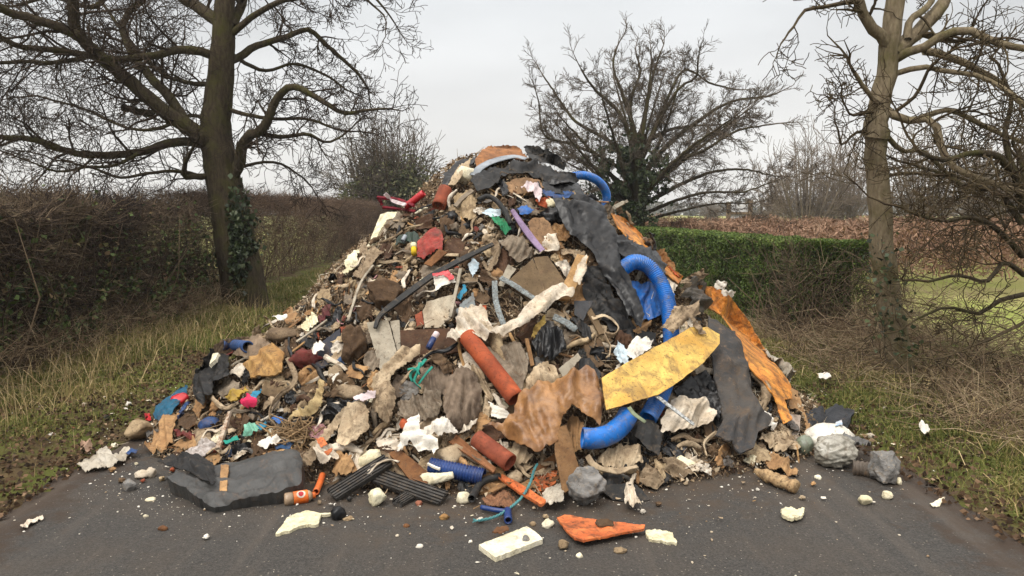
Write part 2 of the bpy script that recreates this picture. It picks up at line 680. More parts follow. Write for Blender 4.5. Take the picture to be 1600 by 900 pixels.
def strip(name, label, cat, mat, P, wpx, short=None, lift=.05, thick=.004, amp=.004, twist=0.0, bow=0.0, n=None, depth=None, parent=None, group=None, tmax=7.7, across=5):
    p0 = path3(P, lift, tmax, depth)
    dm = sum(p.y for p in p0) / len(p0)
    L = sum((a - b).length for a, b in zip(p0, p0[1:]))
    n = n or max(6, min(60, int(L / .02)))
    pts = catmull(p0, n)
    nr = normals(np.array([tuple(p) for p in pts]), .15)
    nrm = [Vector(v) for v in nr]
    if hasattr(wpx, '__len__'):
        wid = [float(np.interp(i / n, np.linspace(0, 1, len(wpx)), wpx)) * dm / F for i in range(n + 1)]
    else:
        wid = wpx * dm / F
    V, Fc = [], []
    _seed[0] += 1
    strip_geo(pts, nrm, wid, thick, V, Fc, amp, _seed[0] * 3.7, twist, across=across, bow=bow)
    V = [(x, y, max(z, gz(x, y) + .006)) for x, y, z in V]
    o = link(name, mesh_py(name, V, Fc, mat, smooth_=thick < .01), parent)
    if parent is None:
        tag(o, label, cat, group)
        if short: LAND.append((sum(p[0] for p in P) / len(P), sum(p[1] for p in P) / len(P), short))
    return o

_ico = {}
def ico(k):
    if k not in _ico:
        bm = bmesh.new()
        bmesh.ops.create_icosphere(bm, subdivisions=k, radius=1)
        _ico[k] = ([v.co.copy() for v in bm.verts], [tuple(v.index for v in f.verts) for f in bm.faces])
        bm.free()
    return _ico[k]

def rock_geo(c, rx, ry, rz, rot, sd, facets=12, rough=.05, sub=3, fold=0.0, cut=.74):
    vs_, fs_ = ico(sub)
    r = random.Random(sd)
    pl = []
    for _ in range(facets):
        n = Vector((r.gauss(0, 1), r.gauss(0, 1), r.gauss(0, 1))).normalized()
        pl.append((n, r.uniform(cut - .08, cut + .14)))
    out = []
    for v in vs_:
        p = v.copy()
        for n, d in pl:
            k = p.dot(n) - d
            if k > 0: p -= n * k
        p *= 1 + rough * noise.noise(v * 2.2 + Vector((sd, 0, 0))) * 2 + rough * .6 * noise.noise(v * 6 + Vector((0, sd, 0)))
        if fold:
            p *= 1 + fold * (1 - 2.2 * abs(noise.noise(Vector((v.x * 2.6, v.y * 2.6, v.z * 2.9 + sd))))) + fold * .5 * (1 - 2.2 * abs(noise.noise(v * 6.5 + Vector((sd, 2, 0)))))
        p = Vector((p.x * rx, p.y * ry, p.z * rz))
        p.rotate(rot)
        out.append(p + c)
    return out, fs_

def lump(name, label, cat, mat, cx, cy, rx, ry, short=None, facets=12, rough=.05, fold=0.0, sink=.35, depth_r=None, rot=0.0, sub=3, group=None, parent=None, tmax=7.7, flat=False, cut=.74):
    h = hit(cx, cy, tmax)
    n = Vector(normals(h)[0])
    d = h[0][1]
    a, b = rx * d / F, ry * d / F
    c_ = depth_r * d / F if depth_r else (a + b) / 2
    _seed[0] += 1
    rotm = Matrix.Rotation(rot, 3, 'Y')
    toc = (Vector((0, 0, CAM_H)) - Vector(h[0])).normalized()
    c = Vector(h[0]) + n * (min(a, b) * (1 - sink) * .6)
    V, Fc = rock_geo(c, a, c_, b, rotm, _seed[0], facets, rough, sub, fold, cut)
    lo = min(v.z - gz(v.x, v.y) for v in V)
    if lo < -.01 and sink < .5:
        V = [v - Vector((0, 0, lo + .004)) for v in V]
    o = link(name, mesh_py(name, V, Fc, mat, smooth_=not flat), parent)
    if parent is None:
        tag(o, label, cat, group)
        if short: LAND.append((cx, cy, short))
    COVER.append([(cx - rx, cy), (cx, cy - ry), (cx + rx, cy), (cx, cy + ry)])
    return o

# ------------------------------------------------------------------ ground, road
def pos_u(t):
    pos = t.nodes.new("ShaderNodeNewGeometry").outputs["Position"]
    s = t.nodes.new("ShaderNodeSeparateXYZ")
    t.links.new(pos, s.inputs[0])
    m = t.nodes.new("ShaderNodeMath"); m.operation = 'MULTIPLY_ADD'
    m.inputs[1].default_value = .035; 
    t.links.new(s.outputs["Y"], m.inputs[0])
    t.links.new(s.outputs["X"], m.inputs[2])
    m2 = t.nodes.new("ShaderNodeMath"); m2.operation = 'SUBTRACT'; m2.inputs[1].default_value = .21
    t.links.new(m.outputs[0], m2.inputs[0])
    return pos, m2.outputs[0]

def ground_mat():
    m, t, b = nodes_of("earth_and_field")
    pos, u = pos_u(t)
    n1 = noisen(t, pos, 2.2, 8, .65)
    n2 = noisen(t, pos, 14, 8, .7)
    soil = mixn(t, S(66, 54, 40), S(104, 88, 62), rng_(t, n2, .35, .65))
    soil = mixn(t, soil, S(92, 98, 46), rng_(t, n1, .45, .58, 0, .85))
    n3 = noisen(t, pos, .35, 6, .6)
    field = mixn(t, S(142, 150, 78), S(168, 160, 108), rng_(t, n3, .35, .65))
    field = mixn(t, field, S(110, 100, 66), rng_(t, n2, .5, .7, 0, .5))
    ab = t.nodes.new("ShaderNodeMath"); ab.operation = 'ABSOLUTE'
    t.links.new(u, ab.inputs[0])
    col = mixn(t, soil, field, rng_(t, ab.outputs[0], 4.9, 5.8))
    t.links.new(col, b.inputs["Base Color"])
    b.inputs["Roughness"].default_value = .95
    b.inputs["Specular IOR Level"].default_value = .1
    bumpn(t, b, n2, .8, .04)
    return m

def road_mat():
    m, t, b = nodes_of("asphalt")
    pos, u = pos_u(t)
    v = t.nodes.new("ShaderNodeTexVoronoi"); v.inputs["Scale"].default_value = 170
    t.links.new(pos, v.inputs["Vector"])
    n1 = noisen(t, pos, 90, 4, .7)
    n2 = noisen(t, pos, 1.6, 8, .6)
    n3 = noisen(t, pos, 7, 9, .7)
    sp = t.nodes.new("ShaderNodeSeparateColor")
    t.links.new(v.outputs["Color"], sp.inputs[0])
    col = mixn(t, S(50, 48, 46), S(82, 78, 73), rng_(t, sp.outputs[0], 0, 1))
    col = mixn(t, col, S(40, 36, 33), rng_(t, n1, .48, .66, 0, .75))
    col = mixn(t, col, S(84, 74, 64), rng_(t, n2, .45, .72, 0, .6))
    col = mixn(t, col, S(190, 178, 160), rng_(t, sp.outputs[1], .992, .995, 0, .4))
    # mud carried in from both verges
    for lo, hi, sgn in ((-2.2, -2.85, 1), (1.75, 2.5, 1)):
        e = rng_(t, u, lo, hi)
        a = t.nodes.new("ShaderNodeMath"); a.operation = 'ADD'
        t.links.new(e, a.inputs[0])
        t.links.new(rng_(t, n3, .3, .7, -.45, .45), a.inputs[1])
        col = mixn(t, col, S(62, 49, 38), rng_(t, a.outputs[0], .35, .75, 0, .92))
    # soil trodden and washed out from under the tipped load
    vd = t.nodes.new("ShaderNodeVectorMath"); vd.operation = 'DISTANCE'
    vd.inputs[1].default_value = (HX, HY, 0)
    t.links.new(pos, vd.inputs[0])
    a = t.nodes.new("ShaderNodeMath"); a.operation = 'ADD'
    t.links.new(rng_(t, vd.outputs["Value"], 3.35, 2.35), a.inputs[0])
    t.links.new(rng_(t, n3, .3, .7, -.5, .5), a.inputs[1])
    col = mixn(t, col, S(78, 64, 50), rng_(t, a.outputs[0], .3, .95, 0, .8))
    st = t.nodes.new("ShaderNodeMapping"); st.inputs["Scale"].default_value = (5.5, .35, 1)
    t.links.new(pos, st.inputs[0])
    tr = noisen(t, st.outputs[0], 1.0, 5, .6)
    col = mixn(t, col, S(100, 90, 80), rng_(t, tr, .52, .72, 0, .4))
    t.links.new(col, b.inputs["Base Color"])
    rr = rng_(t, n2, .3, .7, .62, .85)
    t.links.new(rr, b.inputs["Roughness"])
    b.inputs["Specular IOR Level"].default_value = .3
    h = t.nodes.new("ShaderNodeMath"); h.operation = 'ADD'
    t.links.new(v.outputs["Distance"], h.inputs[0]); t.links.new(n1, h.inputs[1])
    bumpn(t, b, h.outputs[0], .55, .008)
    return m

def axis(lo, hi, step, far, g=1.25):
    a = list(np.arange(lo, hi, step))
    s = step; x = hi
    while x < far:
        a.append(x); s *= g; x += s
    a.append(far)
    return a

xr = axis(0, 8, .08, 330); xs_ = np.array([-v for v in xr[:0:-1]] + xr)
ys_ = np.array(axis(-3, 15, .08, 330))
Xg, Yg = np.meshgrid(xs_, ys_)
u_ = Xg - ROADX(Yg)
Zg = groundH(Xg, Yg) - .025 * ((u_ > -2.65) & (u_ < 2.25))
rn = np.array([noise.noise(Vector((x * 4, y * 4, 0))) + .6 * noise.noise(Vector((x * 11, y * 11, 3))) if abs(x) < 8.1 and y < 15.1 else 0 for x, y in zip(Xg.ravel(), Yg.ravel())]).reshape(Xg.shape)
Zg += rn * .025 * smooth(2.3, 3.0, np.abs(u_))
nx_, ny_ = len(xs_), len(ys_)
idx = np.arange(nx_ * ny_).reshape(ny_, nx_)
Q = np.stack([idx[:-1, :-1], idx[:-1, 1:], idx[1:, 1:], idx[1:, :-1]], -1).reshape(-1, 4)
go = link("ground", mesh_np("ground", np.stack([Xg, Yg, Zg], -1).reshape(-1, 3), Q, ground_mat()), base=False)
tag(go, "earth verges with fields beyond the hedges", "ground", kind="structure")

ry = np.concatenate([np.arange(-2, 14, .1), np.arange(14, 90, .8)])
ru = np.linspace(0, 1, 30)
V = []
for y in ry:
    l = -2.80 + .10 * noise.noise(Vector((0, y * 1.3, 1))) + .05 * noise.noise(Vector((0, y * 5, 2)))
    r = 2.42 + .10 * noise.noise(Vector((5, y * 1.3, 1))) + .05 * noise.noise(Vector((5, y * 5, 2)))
    for k in ru:
        u = l + (r - l) * k
        V.append((u + ROADX(y), y, .005 + max(0., groundH(np.float64(u + ROADX(y)), np.float64(y)) * .5) + .004 * noise.noise(Vector((u * 2, y * 2, 0)))))
idx = np.arange(len(V)).reshape(len(ry), 30)
Q = np.stack([idx[:-1, :-1], idx[:-1, 1:], idx[1:, 1:], idx[1:, :-1]], -1).reshape(-1, 4)
ro = link("road", mesh_np("road", np.array(V), Q, road_mat()), base=False)
tag(ro, "single track asphalt lane blocked by the heap", "road", kind="structure")

# ------------------------------------------------------------------ heap core: soil and shredded waste under everything that can be told apart
def heap_mat():
    m, t, b = nodes_of("soil_and_shreds")
    pos = t.nodes.new("ShaderNodeNewGeometry").outputs["Position"]
    v = t.nodes.new("ShaderNodeTexVoronoi"); v.inputs["Scale"].default_value = 26
    v.inputs["Randomness"].default_value = 1
    wv = t.nodes.new("ShaderNodeVectorMath"); wv.operation = 'MULTIPLY_ADD'
    nn = t.nodes.new("ShaderNodeTexNoise"); nn.inputs["Scale"].default_value = 9
    t.links.new(pos, nn.inputs["Vector"])
    wv.inputs[1].default_value = (.25, .25, .25)
    t.links.new(nn.outputs["Color"], wv.inputs[0]); t.links.new(pos, wv.inputs[2])
    t.links.new(wv.outputs[0], v.inputs["Vector"])
    sp = t.nodes.new("ShaderNodeSeparateColor"); t.links.new(v.outputs["Color"], sp.inputs[0])
    r = t.nodes.new("ShaderNodeValToRGB")
    r.color_ramp.interpolation = 'CONSTANT'
    els = r.color_ramp.elements
    els[0].position, els[0].color = 0, S(64, 50, 38)
    els[1].position, els[1].color = .96, S(196, 186, 170)
    for p, c in ((.3, (88, 70, 52)), (.5, (108, 88, 66)), (.64, (48, 42, 38)), (.76, (132, 112, 88)), (.88, (92, 60, 44))):
        e = els.new(p); e.color = S(*c)
    t.links.new(sp.outputs[0], r.inputs[0])
    n = noisen(t, pos, 40, 8, .7)
    col = mixn(t, r.outputs[0], S(90, 71, 53), rng_(t, noisen(t, pos, 6, 8, .7), .4, .6, .2, .9))
    t.links.new(col, b.inputs["Base Color"])
    b.inputs["Roughness"].default_value = .95
    bumpn(t, b, n, .9, .03)
    return m

V, Q = [], []
NA, NR = 260, 120
for i in range(NR + 1):
    for j in range(NA):
        th = -math.pi + 2 * math.pi * j / NA
        R = float(np.interp(th, _ang, _rad)) * 1.02
        s = i / NR
        x, y = HX + math.cos(th) * R * s, HY + math.sin(th) * R * s
        p = Vector((x, y, 0))
        z = float(heapOnly(np.float64(x), np.float64(y)))
        q = Vector((x * 7, y * 7, z * 7))
        k = min(1, (1 - s) * 5)
        z += k * (-.055 + .07 * noise.noise(q * .6) + .05 * noise.noise(q * 1.7) + .03 * noise.noise(q * 4))
        if i >= NR - 2: z = -.03
        V.append((x, y, z))
for i in range(NR):
    for j in range(NA):
        Q.append((i * NA + j, i * NA + (j + 1) % NA, (i + 1) * NA + (j + 1) % NA, (i + 1) * NA + j))
ho = link("rubble", mesh_np("rubble", np.array(V), np.array(Q)[:, ::-1], heap_mat()))
tag(ho, "brown soil and shredded waste packed between the dumped things", "rubble", kind="stuff")

# ------------------------------------------------------------------ vegetation tools
nrng = np.random.default_rng(5)

def blades(P, hgt, wid, lean, tint, name, mat):
    n = len(P)
    a = nrng.uniform(0, 2 * np.pi, n)
    side = np.stack([np.cos(a), np.sin(a), np.zeros(n)], 1) * wid[:, None] / 2
    la = nrng.uniform(0, 2 * np.pi, n)
    ld = np.stack([np.cos(la), np.sin(la), np.zeros(n)], 1)
    ln = np.abs(nrng.normal(0, lean, n))[:, None]
    up = np.array([0, 0, 1.0])
    mid = P + up * (hgt * .55)[:, None] + ld * ln * .35 * hgt[:, None]
    tip = P + up * (hgt / np.sqrt(1 + ln[:, 0] ** 2))[:, None] + ld * ln * hgt[:, None]
    V = np.stack([P - side, P + side, mid + side * .8, mid - side * .8, tip + side * .12, tip - side * .12], 1).reshape(-1, 3)
    o = np.arange(n)[:, None] * 6
    Q = np.concatenate([o + np.array([[0, 1, 2, 3]]), o + np.array([[3, 2, 4, 5]])], 1).reshape(-1, 4)
    return mesh_np(name, V, Q, mat, tint=np.repeat(tint, 2))

def leafcards(P, size, tint, name, mat, up=.0, asp=.55, fold=.25):
    n = len(P)
    d = nrng.normal(0, 1, (n, 3)); d[:, 2] += up * 0
    d /= np.linalg.norm(d, axis=1)[:, None]
    e = nrng.normal(0, 1, (n, 3)); e[:, 2] *= (1 - up)
    d[:, 2] *= (1 - up); d /= np.linalg.norm(d, axis=1)[:, None]
    s = np.cross(d, e); s /= np.maximum(np.linalg.norm(s, axis=1), 1e-6)[:, None]
    nn = np.cross(s, d)
    sz = size[:, None]
    V = np.stack([P - d * sz * .5, P + s * sz * asp * .5 + nn * sz * fold * .5 - d * sz * .05, P + d * sz * .5 - nn * sz * fold * .3, P - s * sz * asp * .5 + nn * sz * fold * .5 + d * sz * .05], 1).reshape(-1, 3)
    Q = (np.arange(n)[:, None] * 4 + np.array([[0, 1, 2, 3]]))
    return mesh_np(name, V, Q, mat, tint=tint, smooth_=False)

def twigs(P, D, L, r, tint, name, mat, bend=.25):
    """n three-point sticks with a triangular section."""
    n = len(P)
    D = D / np.linalg.norm(D, axis=1)[:, None]
    a = np.cross(D, nrng.normal(0, 1, (n, 3))); a /= np.maximum(np.linalg.norm(a, axis=1), 1e-6)[:, None]
    b = np.cross(D, a)
    k = nrng.uniform(-bend, bend, n)[:, None]
    pts = [P, P + D * (L * .5)[:, None] + a * k * L[:, None] * .5, P + D * L[:, None] + b * nrng.uniform(-bend, bend, n)[:, None] * L[:, None] * .5]
    rr = [r, r * .8, r * .4]
    rows = []
    for p, q in zip(pts, rr):
        for j in range(3):
            an = 2 * np.pi * j / 3
            rows.append(p + (a * math.cos(an) + b * math.sin(an)) * q[:, None])
    V = np.stack(rows, 1).reshape(-1, 3)
    o = np.arange(n)[:, None] * 9
    q = []
    for i in range(2):
        for j in range(3):
            q.append(o + np.array([[i * 3 + j, i * 3 + (j + 1) % 3, i * 3 + 3 + (j + 1) % 3, i * 3 + 3 + j]]))
    Q = np.concatenate(q, 1).reshape(-1, 4)
    return mesh_np(name, V, Q, mat, tint=np.repeat(tint, 6))

def nz2(x, y, s=1.0, o=0.0):
    return np.sin(x * 1.7 * s + o) * np.sin(y * 1.3 * s + 2 * o) * .5 + .3 * np.sin(x * 3.9 * s - y * 2.3 * s + o) + .2 * np.sin(y * 5.1 * s + x * .7 * s)

# ------------------------------------------------------------------ bare trees
class Tree:
    def __init__(s, seed):
        s.r = random.Random(seed)
        s.W, s.WF = [], []      # wood over ~2 cm
        s.T, s.TF = [], []      # twigs
        s.cmax = .022
    def poly(s, pts, rad):
        rm = max(rad)
        if rm > .022: tube_geo(pts, rad, 9 if rm > .08 else 6, s.W, s.WF, cap=False)
        else: tube_geo(pts, rad, 4 if rm > .008 else 3, s.T, s.TF, cap=False)
    def grow(s, p, d, L, r, lvl, prm):
        R = s.r
        n = max(3, int(L / prm['seg']))
        pts, rad = [p], [r]
        wob = prm['wob']; g = prm['grav']
        d = d.copy()
        for i in range(n):
            d = (d + Vector((R.gauss(0, wob), R.gauss(0, wob), R.gauss(0, wob) + g))).normalized()
            p = p + d * (L / n)
            pts.append(p); rad.append(max(r * (1 - .65 * (i + 1) / n), prm['rmin']))
        s.poly(pts, rad)
        if lvl >= prm['lv']: return
        k = prm['kids'][lvl]
        k = max(1, int(k * R.uniform(.7, 1.3) + .5))
        for j in range(k):
            f = R.uniform(.2, 1.0) if j < k - 1 else 1.0
            x = f * n; i = min(int(x), n - 1)
            q = pts[i].lerp(pts[i + 1], x - i)
            t = (pts[i + 1] - pts[i]).normalized()
            s.grow(q, s.turn(t, R.uniform(*prm['ang'])), L * R.uniform(*prm['rat']), max(rad[i] * .62, prm['rmin']), lvl + 1, prm)
    def turn(s, t, a):
        R = s.r
        ax = t.cross(Vector((R.gauss(0, 1), R.gauss(0, 1), R.gauss(0, 1))))
        ax = ax.normalized() if ax.length > 1e-6 else t.orthogonal().normalized()
        return t * math.cos(a) + ax * math.sin(a)
    def limb(s, pts3, r0, r1, every, L, prm, start=.15, n=None, spawn=True, bias=Vector((0, 0, 0))):
        tot = sum((a - b).length for a, b in zip(pts3, pts3[1:]))
        n = n or max(8, int(tot / .12))
        pts = catmull(pts3, n)
        R = s.r
        pts = [p + Vector((R.gauss(0, 1), R.gauss(0, 1), R.gauss(0, 1))) * min(.10 * r0, .006) if 0 < i < n else p for i, p in enumerate(pts)]
        rad = [r0 + (r1 - r0) * i / n for i in range(n + 1)]
        rad = [q * (1 + .06 * noise.noise(Vector((i * .12 * .12 / max(r0, .03), r0 * 50, 0)))) for i, q in enumerate(rad)]
        s.poly(pts, rad)
        if spawn:
            k = int(tot * (1 - start) / every)
            for j in range(k):
                f = R.uniform(start, 1.0)
                x = f * n; i = min(int(x), n - 1)
                t = (pts[i + 1] - pts[i]).normalized()
                q = pts[i].lerp(pts[i + 1], x - i)
                d = (s.turn(t, R.uniform(.6, 1.25)) + bias).normalized()
                s.grow(q, d, R.uniform(*L) * (1.15 - .45 * f), min(max(rad[i] * .38, .006), s.cmax), 0, prm)
            t = (pts[-1] - pts[-2]).normalized()
            s.grow(pts[-1], t, L[1] * .9, rad[-1], 0, prm)
    def link(s, root, bark, twig):
        o = link("trunk", mesh_py("trunk", s.W, s.WF, bark), root)
        t = link("crown", mesh_py("crown", s.T, s.TF, twig, smooth_=False), root)
        return o, t

def barkmat(name, c1, c2, moss=(92, 92, 44), mossd=.5):
    m, t, b = nodes_of(name)
    pos = t.nodes.new("ShaderNodeNewGeometry").outputs["Position"]
    mp_ = t.nodes.new("ShaderNodeMapping"); mp_.inputs["Scale"].default_value = (1, 1, .28)
    t.links.new(pos, mp_.inputs[0])
    f = noisen(t, mp_.outputs[0], 26, 8, .7)
    col = mixn(t, S(*c1), S(*c2), rng_(t, f, .35, .65))
    col = mixn(t, col, S(*moss), rng_(t, noisen(t, pos, 3.5, 8, .65), .62 - .3 * mossd, .75 - .2 * mossd, 0, .75))
    t.links.new(col, b.inputs["Base Color"])
    b.inputs["Roughness"].default_value = .95
    b.inputs["Specular IOR Level"].default_value = .1
    bumpn(t, b, f, 1.0, .04)
    return m

BARK = barkmat("mossy_bark", (54, 46, 37), (86, 76, 60), (78, 76, 40), .5)
BARK_R = barkmat("pale_mossy_bark", (112, 98, 80), (152, 138, 112), (92, 88, 48), .5)
TWIG = M("dark_twig", (52, 44, 38), (70, 60, 50), d=.15, bump=0, spec=.05)
TWIG_R = M("ochre_twig", (62, 52, 42), (84, 74, 54), d=.15, bump=0, spec=.05)
TWIG_C = M("brown_twig", (86, 77, 68), (106, 96, 84), d=.1, bump=0, spec=.05)
IVYM = tintmat("ivy_leaf", [(30, 40, 24), (46, 58, 34), (62, 76, 44), (84, 92, 58)], rough=.5, spec=.35)

# --- oak in the left hedge
D = 11.6
def lp(P, d0, d1):
    n = len(P) - 1
    return [at(x, y, d0 + (d1 - d0) * i / n) for i, (x, y) in enumerate(P)]
base = at(384, 480, D); base.z = gz(base.x, base.y)
oak = empty("oak_tree", base, "bare mossy oak with spreading crown and ivy on its trunk, standing in the left hedge", "tree")
T = Tree(3)
prm = dict(seg=.11, wob=.17, grav=.012, rmin=.0042, lv=3, kids=[5, 4, 2, 0], ang=(.45, 1.15), rat=(.42, .72))
mpp = D / F * .88
def limb(P, w0, w1, d1=0.0, every=.17, L=(.5, 1.25), start=.12, spawn=True, d0=0.0, bias=Vector((0, 0, 0))):
    T.limb(lp(P, D + d0, D + d1), w0 * mpp, w1 * mpp, every, L, prm, start, spawn=spawn, bias=bias)
limb([(388, 520), (380, 440), (368, 380), (358, 320), (346, 262), (338, 205), (345, 120), (350, 50), (353, -45)], 42, 15, 0, spawn=False)
limb([(330, 232), (318, 214), (260, 176), (200, 124), (152, 84), (120, 48), (114, 0), (108, -70)], 15, 7, -1.2)
limb([(300, 204), (264, 152), (216, 96), (192, 48), (204, 16), (226, -4), (240, -60)], 10, 4, 1.1, d0=-.2)
limb([(340, 92), (310, 80), (280, 78), (232, 88), (180, 92), (132, 86), (72, 76), (32, 74), (-5, 56), (-60, 40)], 8, 4, -1.4)
limb([(134, 90), (80, 98), (40, 96), (0, 98), (-50, 104)], 4, 2.5, -1.6, d0=-.9)
limb([(124, 56), (80, 38), (40, 26), (12, 18), (-15, 4), (-60, -10)], 8, 5, -2, d0=-1)
limb([(328, 230), (300, 222), (264, 224), (208, 240), (136, 242), (100, 234), (52, 218), (-4, 213), (-60, 200)], 9, 4, -1.0)
limb([(240, 178), (214, 174), (192, 166)], 7, 6, -.4, spawn=False)
limb([(352, 98), (372, 90), (400, 72), (440, 60), (480, 46), (512, 72), (552, 108), (570, 130)], 8, 2.5, 1.0, L=(.25, .6))
limb([(360, 282), (374, 256), (378, 230), (390, 212), (412, 200), (432, 156), (460, 136), (500, 156), (536, 176), (575, 172)], 11, 2.5, -.9, L=(.25, .6))
limb([(400, 208), (440, 214), (480, 210), (510, 222), (535, 212)], 5, 2, .8, L=(.35, .8))
limb([(344, 278), (318, 276), (288, 276), (288, 258), (298, 238)], 7, 3, -.7, every=.25, L=(.4, .9))
limb([(320, 276), (280, 268), (232, 270), (190, 278), (150, 264)], 4, 2, -1.1)
limb([(346, 38), (324, 22), (304, 8), (268, -14), (220, -50)], 11, 8, .6)
limb([(362, 40), (372, 20), (384, -14), (400, -60)], 9, 7, .5, L=(.7, 1.4))
limb([(372, 262), (410, 254), (440, 256), (465, 272), (480, 284)], 3.5, 1.5, .6, L=(.3, .7))
limb([(352, 170), (390, 180), (430, 186), (480, 186), (520, 200)], 4.5, 2, -.5, L=(.35, .85))
limb([(352, 60), (420, 10), (480, -6), (540, -6), (570, -2), (600, 24)], 6, 1.5, -.6, L=(.25, .6))
limb([(360, -20), (430, -30), (500, -60), (550, -30), (580, -10), (610, 26)], 7, 1.5, .5, L=(.25, .6))
limb([(344, 130), (300, 130), (250, 112), (200, 60), (150, -10)], 5, 2.5, 1.8)
limb([(340, 200), (300, 180), (250, 200), (200, 200), (130, 170), (60, 150)], 4, 2, 1.6)
limb([(216, 240), (180, 258), (130, 262), (90, 268), (40, 250)], 3.5, 1.5, -1.3, d0=-.5)
limb([(348, 76), (410, 110), (460, 100), (510, 118), (540, 140)], 4, 1.8, 1.5, L=(.25, .65))
limb([(180, -40), (150, 10), (80, -4), (20, 10)], 5, 2.5, .5)
T.link(oak, BARK, TWIG)
P = []
for i in range(900):
    t = RNG.random()
    x = 372 + RNG.gauss(0, 15); y = 380 + RNG.gauss(0, 32)
    if RNG.random() < .3: x, y = 366 + RNG.gauss(0, 14), RNG.uniform(290, 440)
    p = at(x, y, D - .42 - RNG.uniform(0, .12) + abs(x - 372) / 70)
    P.append(tuple(p))
P = np.array(P)
iv = link("ivy", leafcards(P, nrng.uniform(.05, .11, len(P)), nrng.uniform(0, 1, len(P)), "ivy", IVYM, asp=.85), oak)

# --- tree on the right verge
D = 6.75; mpp = D / F
base = at(1410, 592, D); base.z = gz(base.x, base.y)
rt = empty("ash_tree", base, "slim bare tree with pale bark leaning on the right verge, its trunk the nearest", "tree")
T = Tree(8)
prm = dict(seg=.07, wob=.24, grav=.01, rmin=.0035, lv=2, kids=[5, 3, 0], ang=(.5, 1.25), rat=(.32, .6))
limb([(1412, 615), (1404, 560), (1395, 500), (1384, 440), (1377, 380), (1371, 300), (1369, 240), (1370, 195), (1376, 150), (1386, 110), (1392, 60), (1399, 0), (1404, -60)], 20.5, 13, 0, spawn=False)
limb([(1368, 215), (1369, 195), (1374, 170)], 20.5, 15, 0, spawn=False)
limb([(1388, 80), (1376, 58), (1360, 40), (1345, 10), (1336, -30)], 9.5, 7, -.2, every=.2, L=(.3, .6))
limb([(1340, 3), (1320, 4), (1292, 10), (1258, 16), (1240, 42)], 3.6, 2, -.6, every=.14, L=(.2, .5), d0=-.2)
limb([(1394, 84), (1412, 68), (1440, 45), (1470, 10), (1490, -30)], 12, 9, .3, every=.2, L=(.3, .6))
limb([(1418, 62), (1424, 30), (1450, 10), (1462, -20)], 6, 5, .2, every=.2, L=(.3, .6))
limb([(1400, 92), (1412, 84), (1448, 72), (1480, 52), (1520, 48), (1552, 66), (1600, 76), (1660, 90)], 7, 4, -.5, every=.12, L=(.35, .8))
limb([(1444, 80), (1492, 92), (1532, 112), (1560, 128), (1600, 164), (1650, 200)], 6, 4, .4, every=.12, L=(.35, .8))
limb([(1396, 116), (1440, 104), (1480, 112), (1528, 118), (1570, 140), (1610, 172)], 4.5, 3, -.7, every=.12, L=(.35, .8))
limb([(1382, 168), (1366, 156), (1352, 140), (1334, 112)], 4.5, 3, -.3, every=.09, L=(.2, .45))
limb([(1372, 176), (1350, 176), (1330, 180), (1318, 160)], 3, 1.5, -.4, every=.09, L=(.2, .4))
limb([(1366, 210), (1340, 206), (1316, 226), (1310, 204)], 3, 1.5, -.3, every=.09, L=(.2, .4))
limb([(1386, 172), (1392, 177), (1420, 188), (1456, 188), (1472, 232), (1484, 256), (1520, 276), (1580, 296), (1640, 310)], 6.5, 4, -.6, every=.1, L=(.35, .8))
limb([(1430, 188), (1480, 172), (1520, 188), (1560, 208), (1610, 226)], 5, 3, .5, every=.1, L=(.35, .8))
limb([(1388, 215), (1410, 236), (1440, 236), (1470, 262), (1520, 300), (1600, 330)], 4, 2, .4, every=.12, L=(.35, .7))
limb([(1390, 180), (1430, 150), (1450, 110), (1470, 90)], 3, 2, -.3, every=.14, L=(.3, .6))
limb([(1384, 275), (1420, 270), (1460, 274), (1510, 280), (1560, 340)], 2.6, 1.6, -.5, every=.12, L=(.3, .7))
T.link(rt, BARK_R, TWIG_R)
P = []
for i in range(160):
    y = RNG.uniform(360, 560); x = 1384 + (y - 440) * .17 + RNG.gauss(0, 17)
    P.append(tuple(at(x, y, D - .16 - RNG.uniform(0, .05))))
P = np.array(P)
link("ivy", leafcards(P, nrng.uniform(.03, .065, len(P)), nrng.uniform(0, 1, len(P)), "ivy", IVYM, asp=.8), rt)

# --- gnarled hawthorn at the right edge
D = 6.4; mpp = D / F
base = at(1650, 560, D); base.z = gz(base.x, base.y)
ht = empty("hawthorn_tree", base, "gnarled mossy hawthorn with tangled low branches right of the pale leaning trunk", "tree")
T = Tree(21)
prm = dict(seg=.06, wob=.26, grav=-.005, rmin=.0032, lv=2, kids=[5, 4, 0], ang=(.5, 1.3), rat=(.35, .65))
limb([(1652, 640), (1646, 520), (1636, 420), (1626, 350), (1616, 300)], 12, 7, 0, every=.2, L=(.3, .6), start=.4)
limb([(1600, 330), (1590, 285), (1560, 246), (1520, 238), (1480, 250), (1440, 240)], 7, 3, -.5, every=.115, L=(.25, .65))
limb([(1598, 350), (1560, 300), (1510, 292), (1470, 270), (1440, 262)], 6, 2.5, .4, every=.115, L=(.25, .65))
limb([(1598, 400), (1560, 360), (1520, 340), (1470, 345), (1420, 330)], 5, 2, -.8, every=.115, L=(.25, .65))
limb([(1600, 430), (1570, 410), (1540, 440), (1500, 430), (1450, 440)], 4, 2, -.6, every=.13, L=(.25, .6))
limb([(1600, 460), (1560, 470), (1530, 490), (1480, 480), (1430, 500)], 4, 1.6, -.3, every=.14, L=(.25, .6))
limb([(1598, 300), (1570, 220), (1580, 160), (1560, 100)], 5, 2.5, .6, every=.14, L=(.3, .7))
limb([(1604, 500), (1570, 520), (1520, 540), (1470, 560)], 3.5, 1.6, -.7, every=.14, L=(.25, .5))
T.link(ht, BARK, TWIG_R)

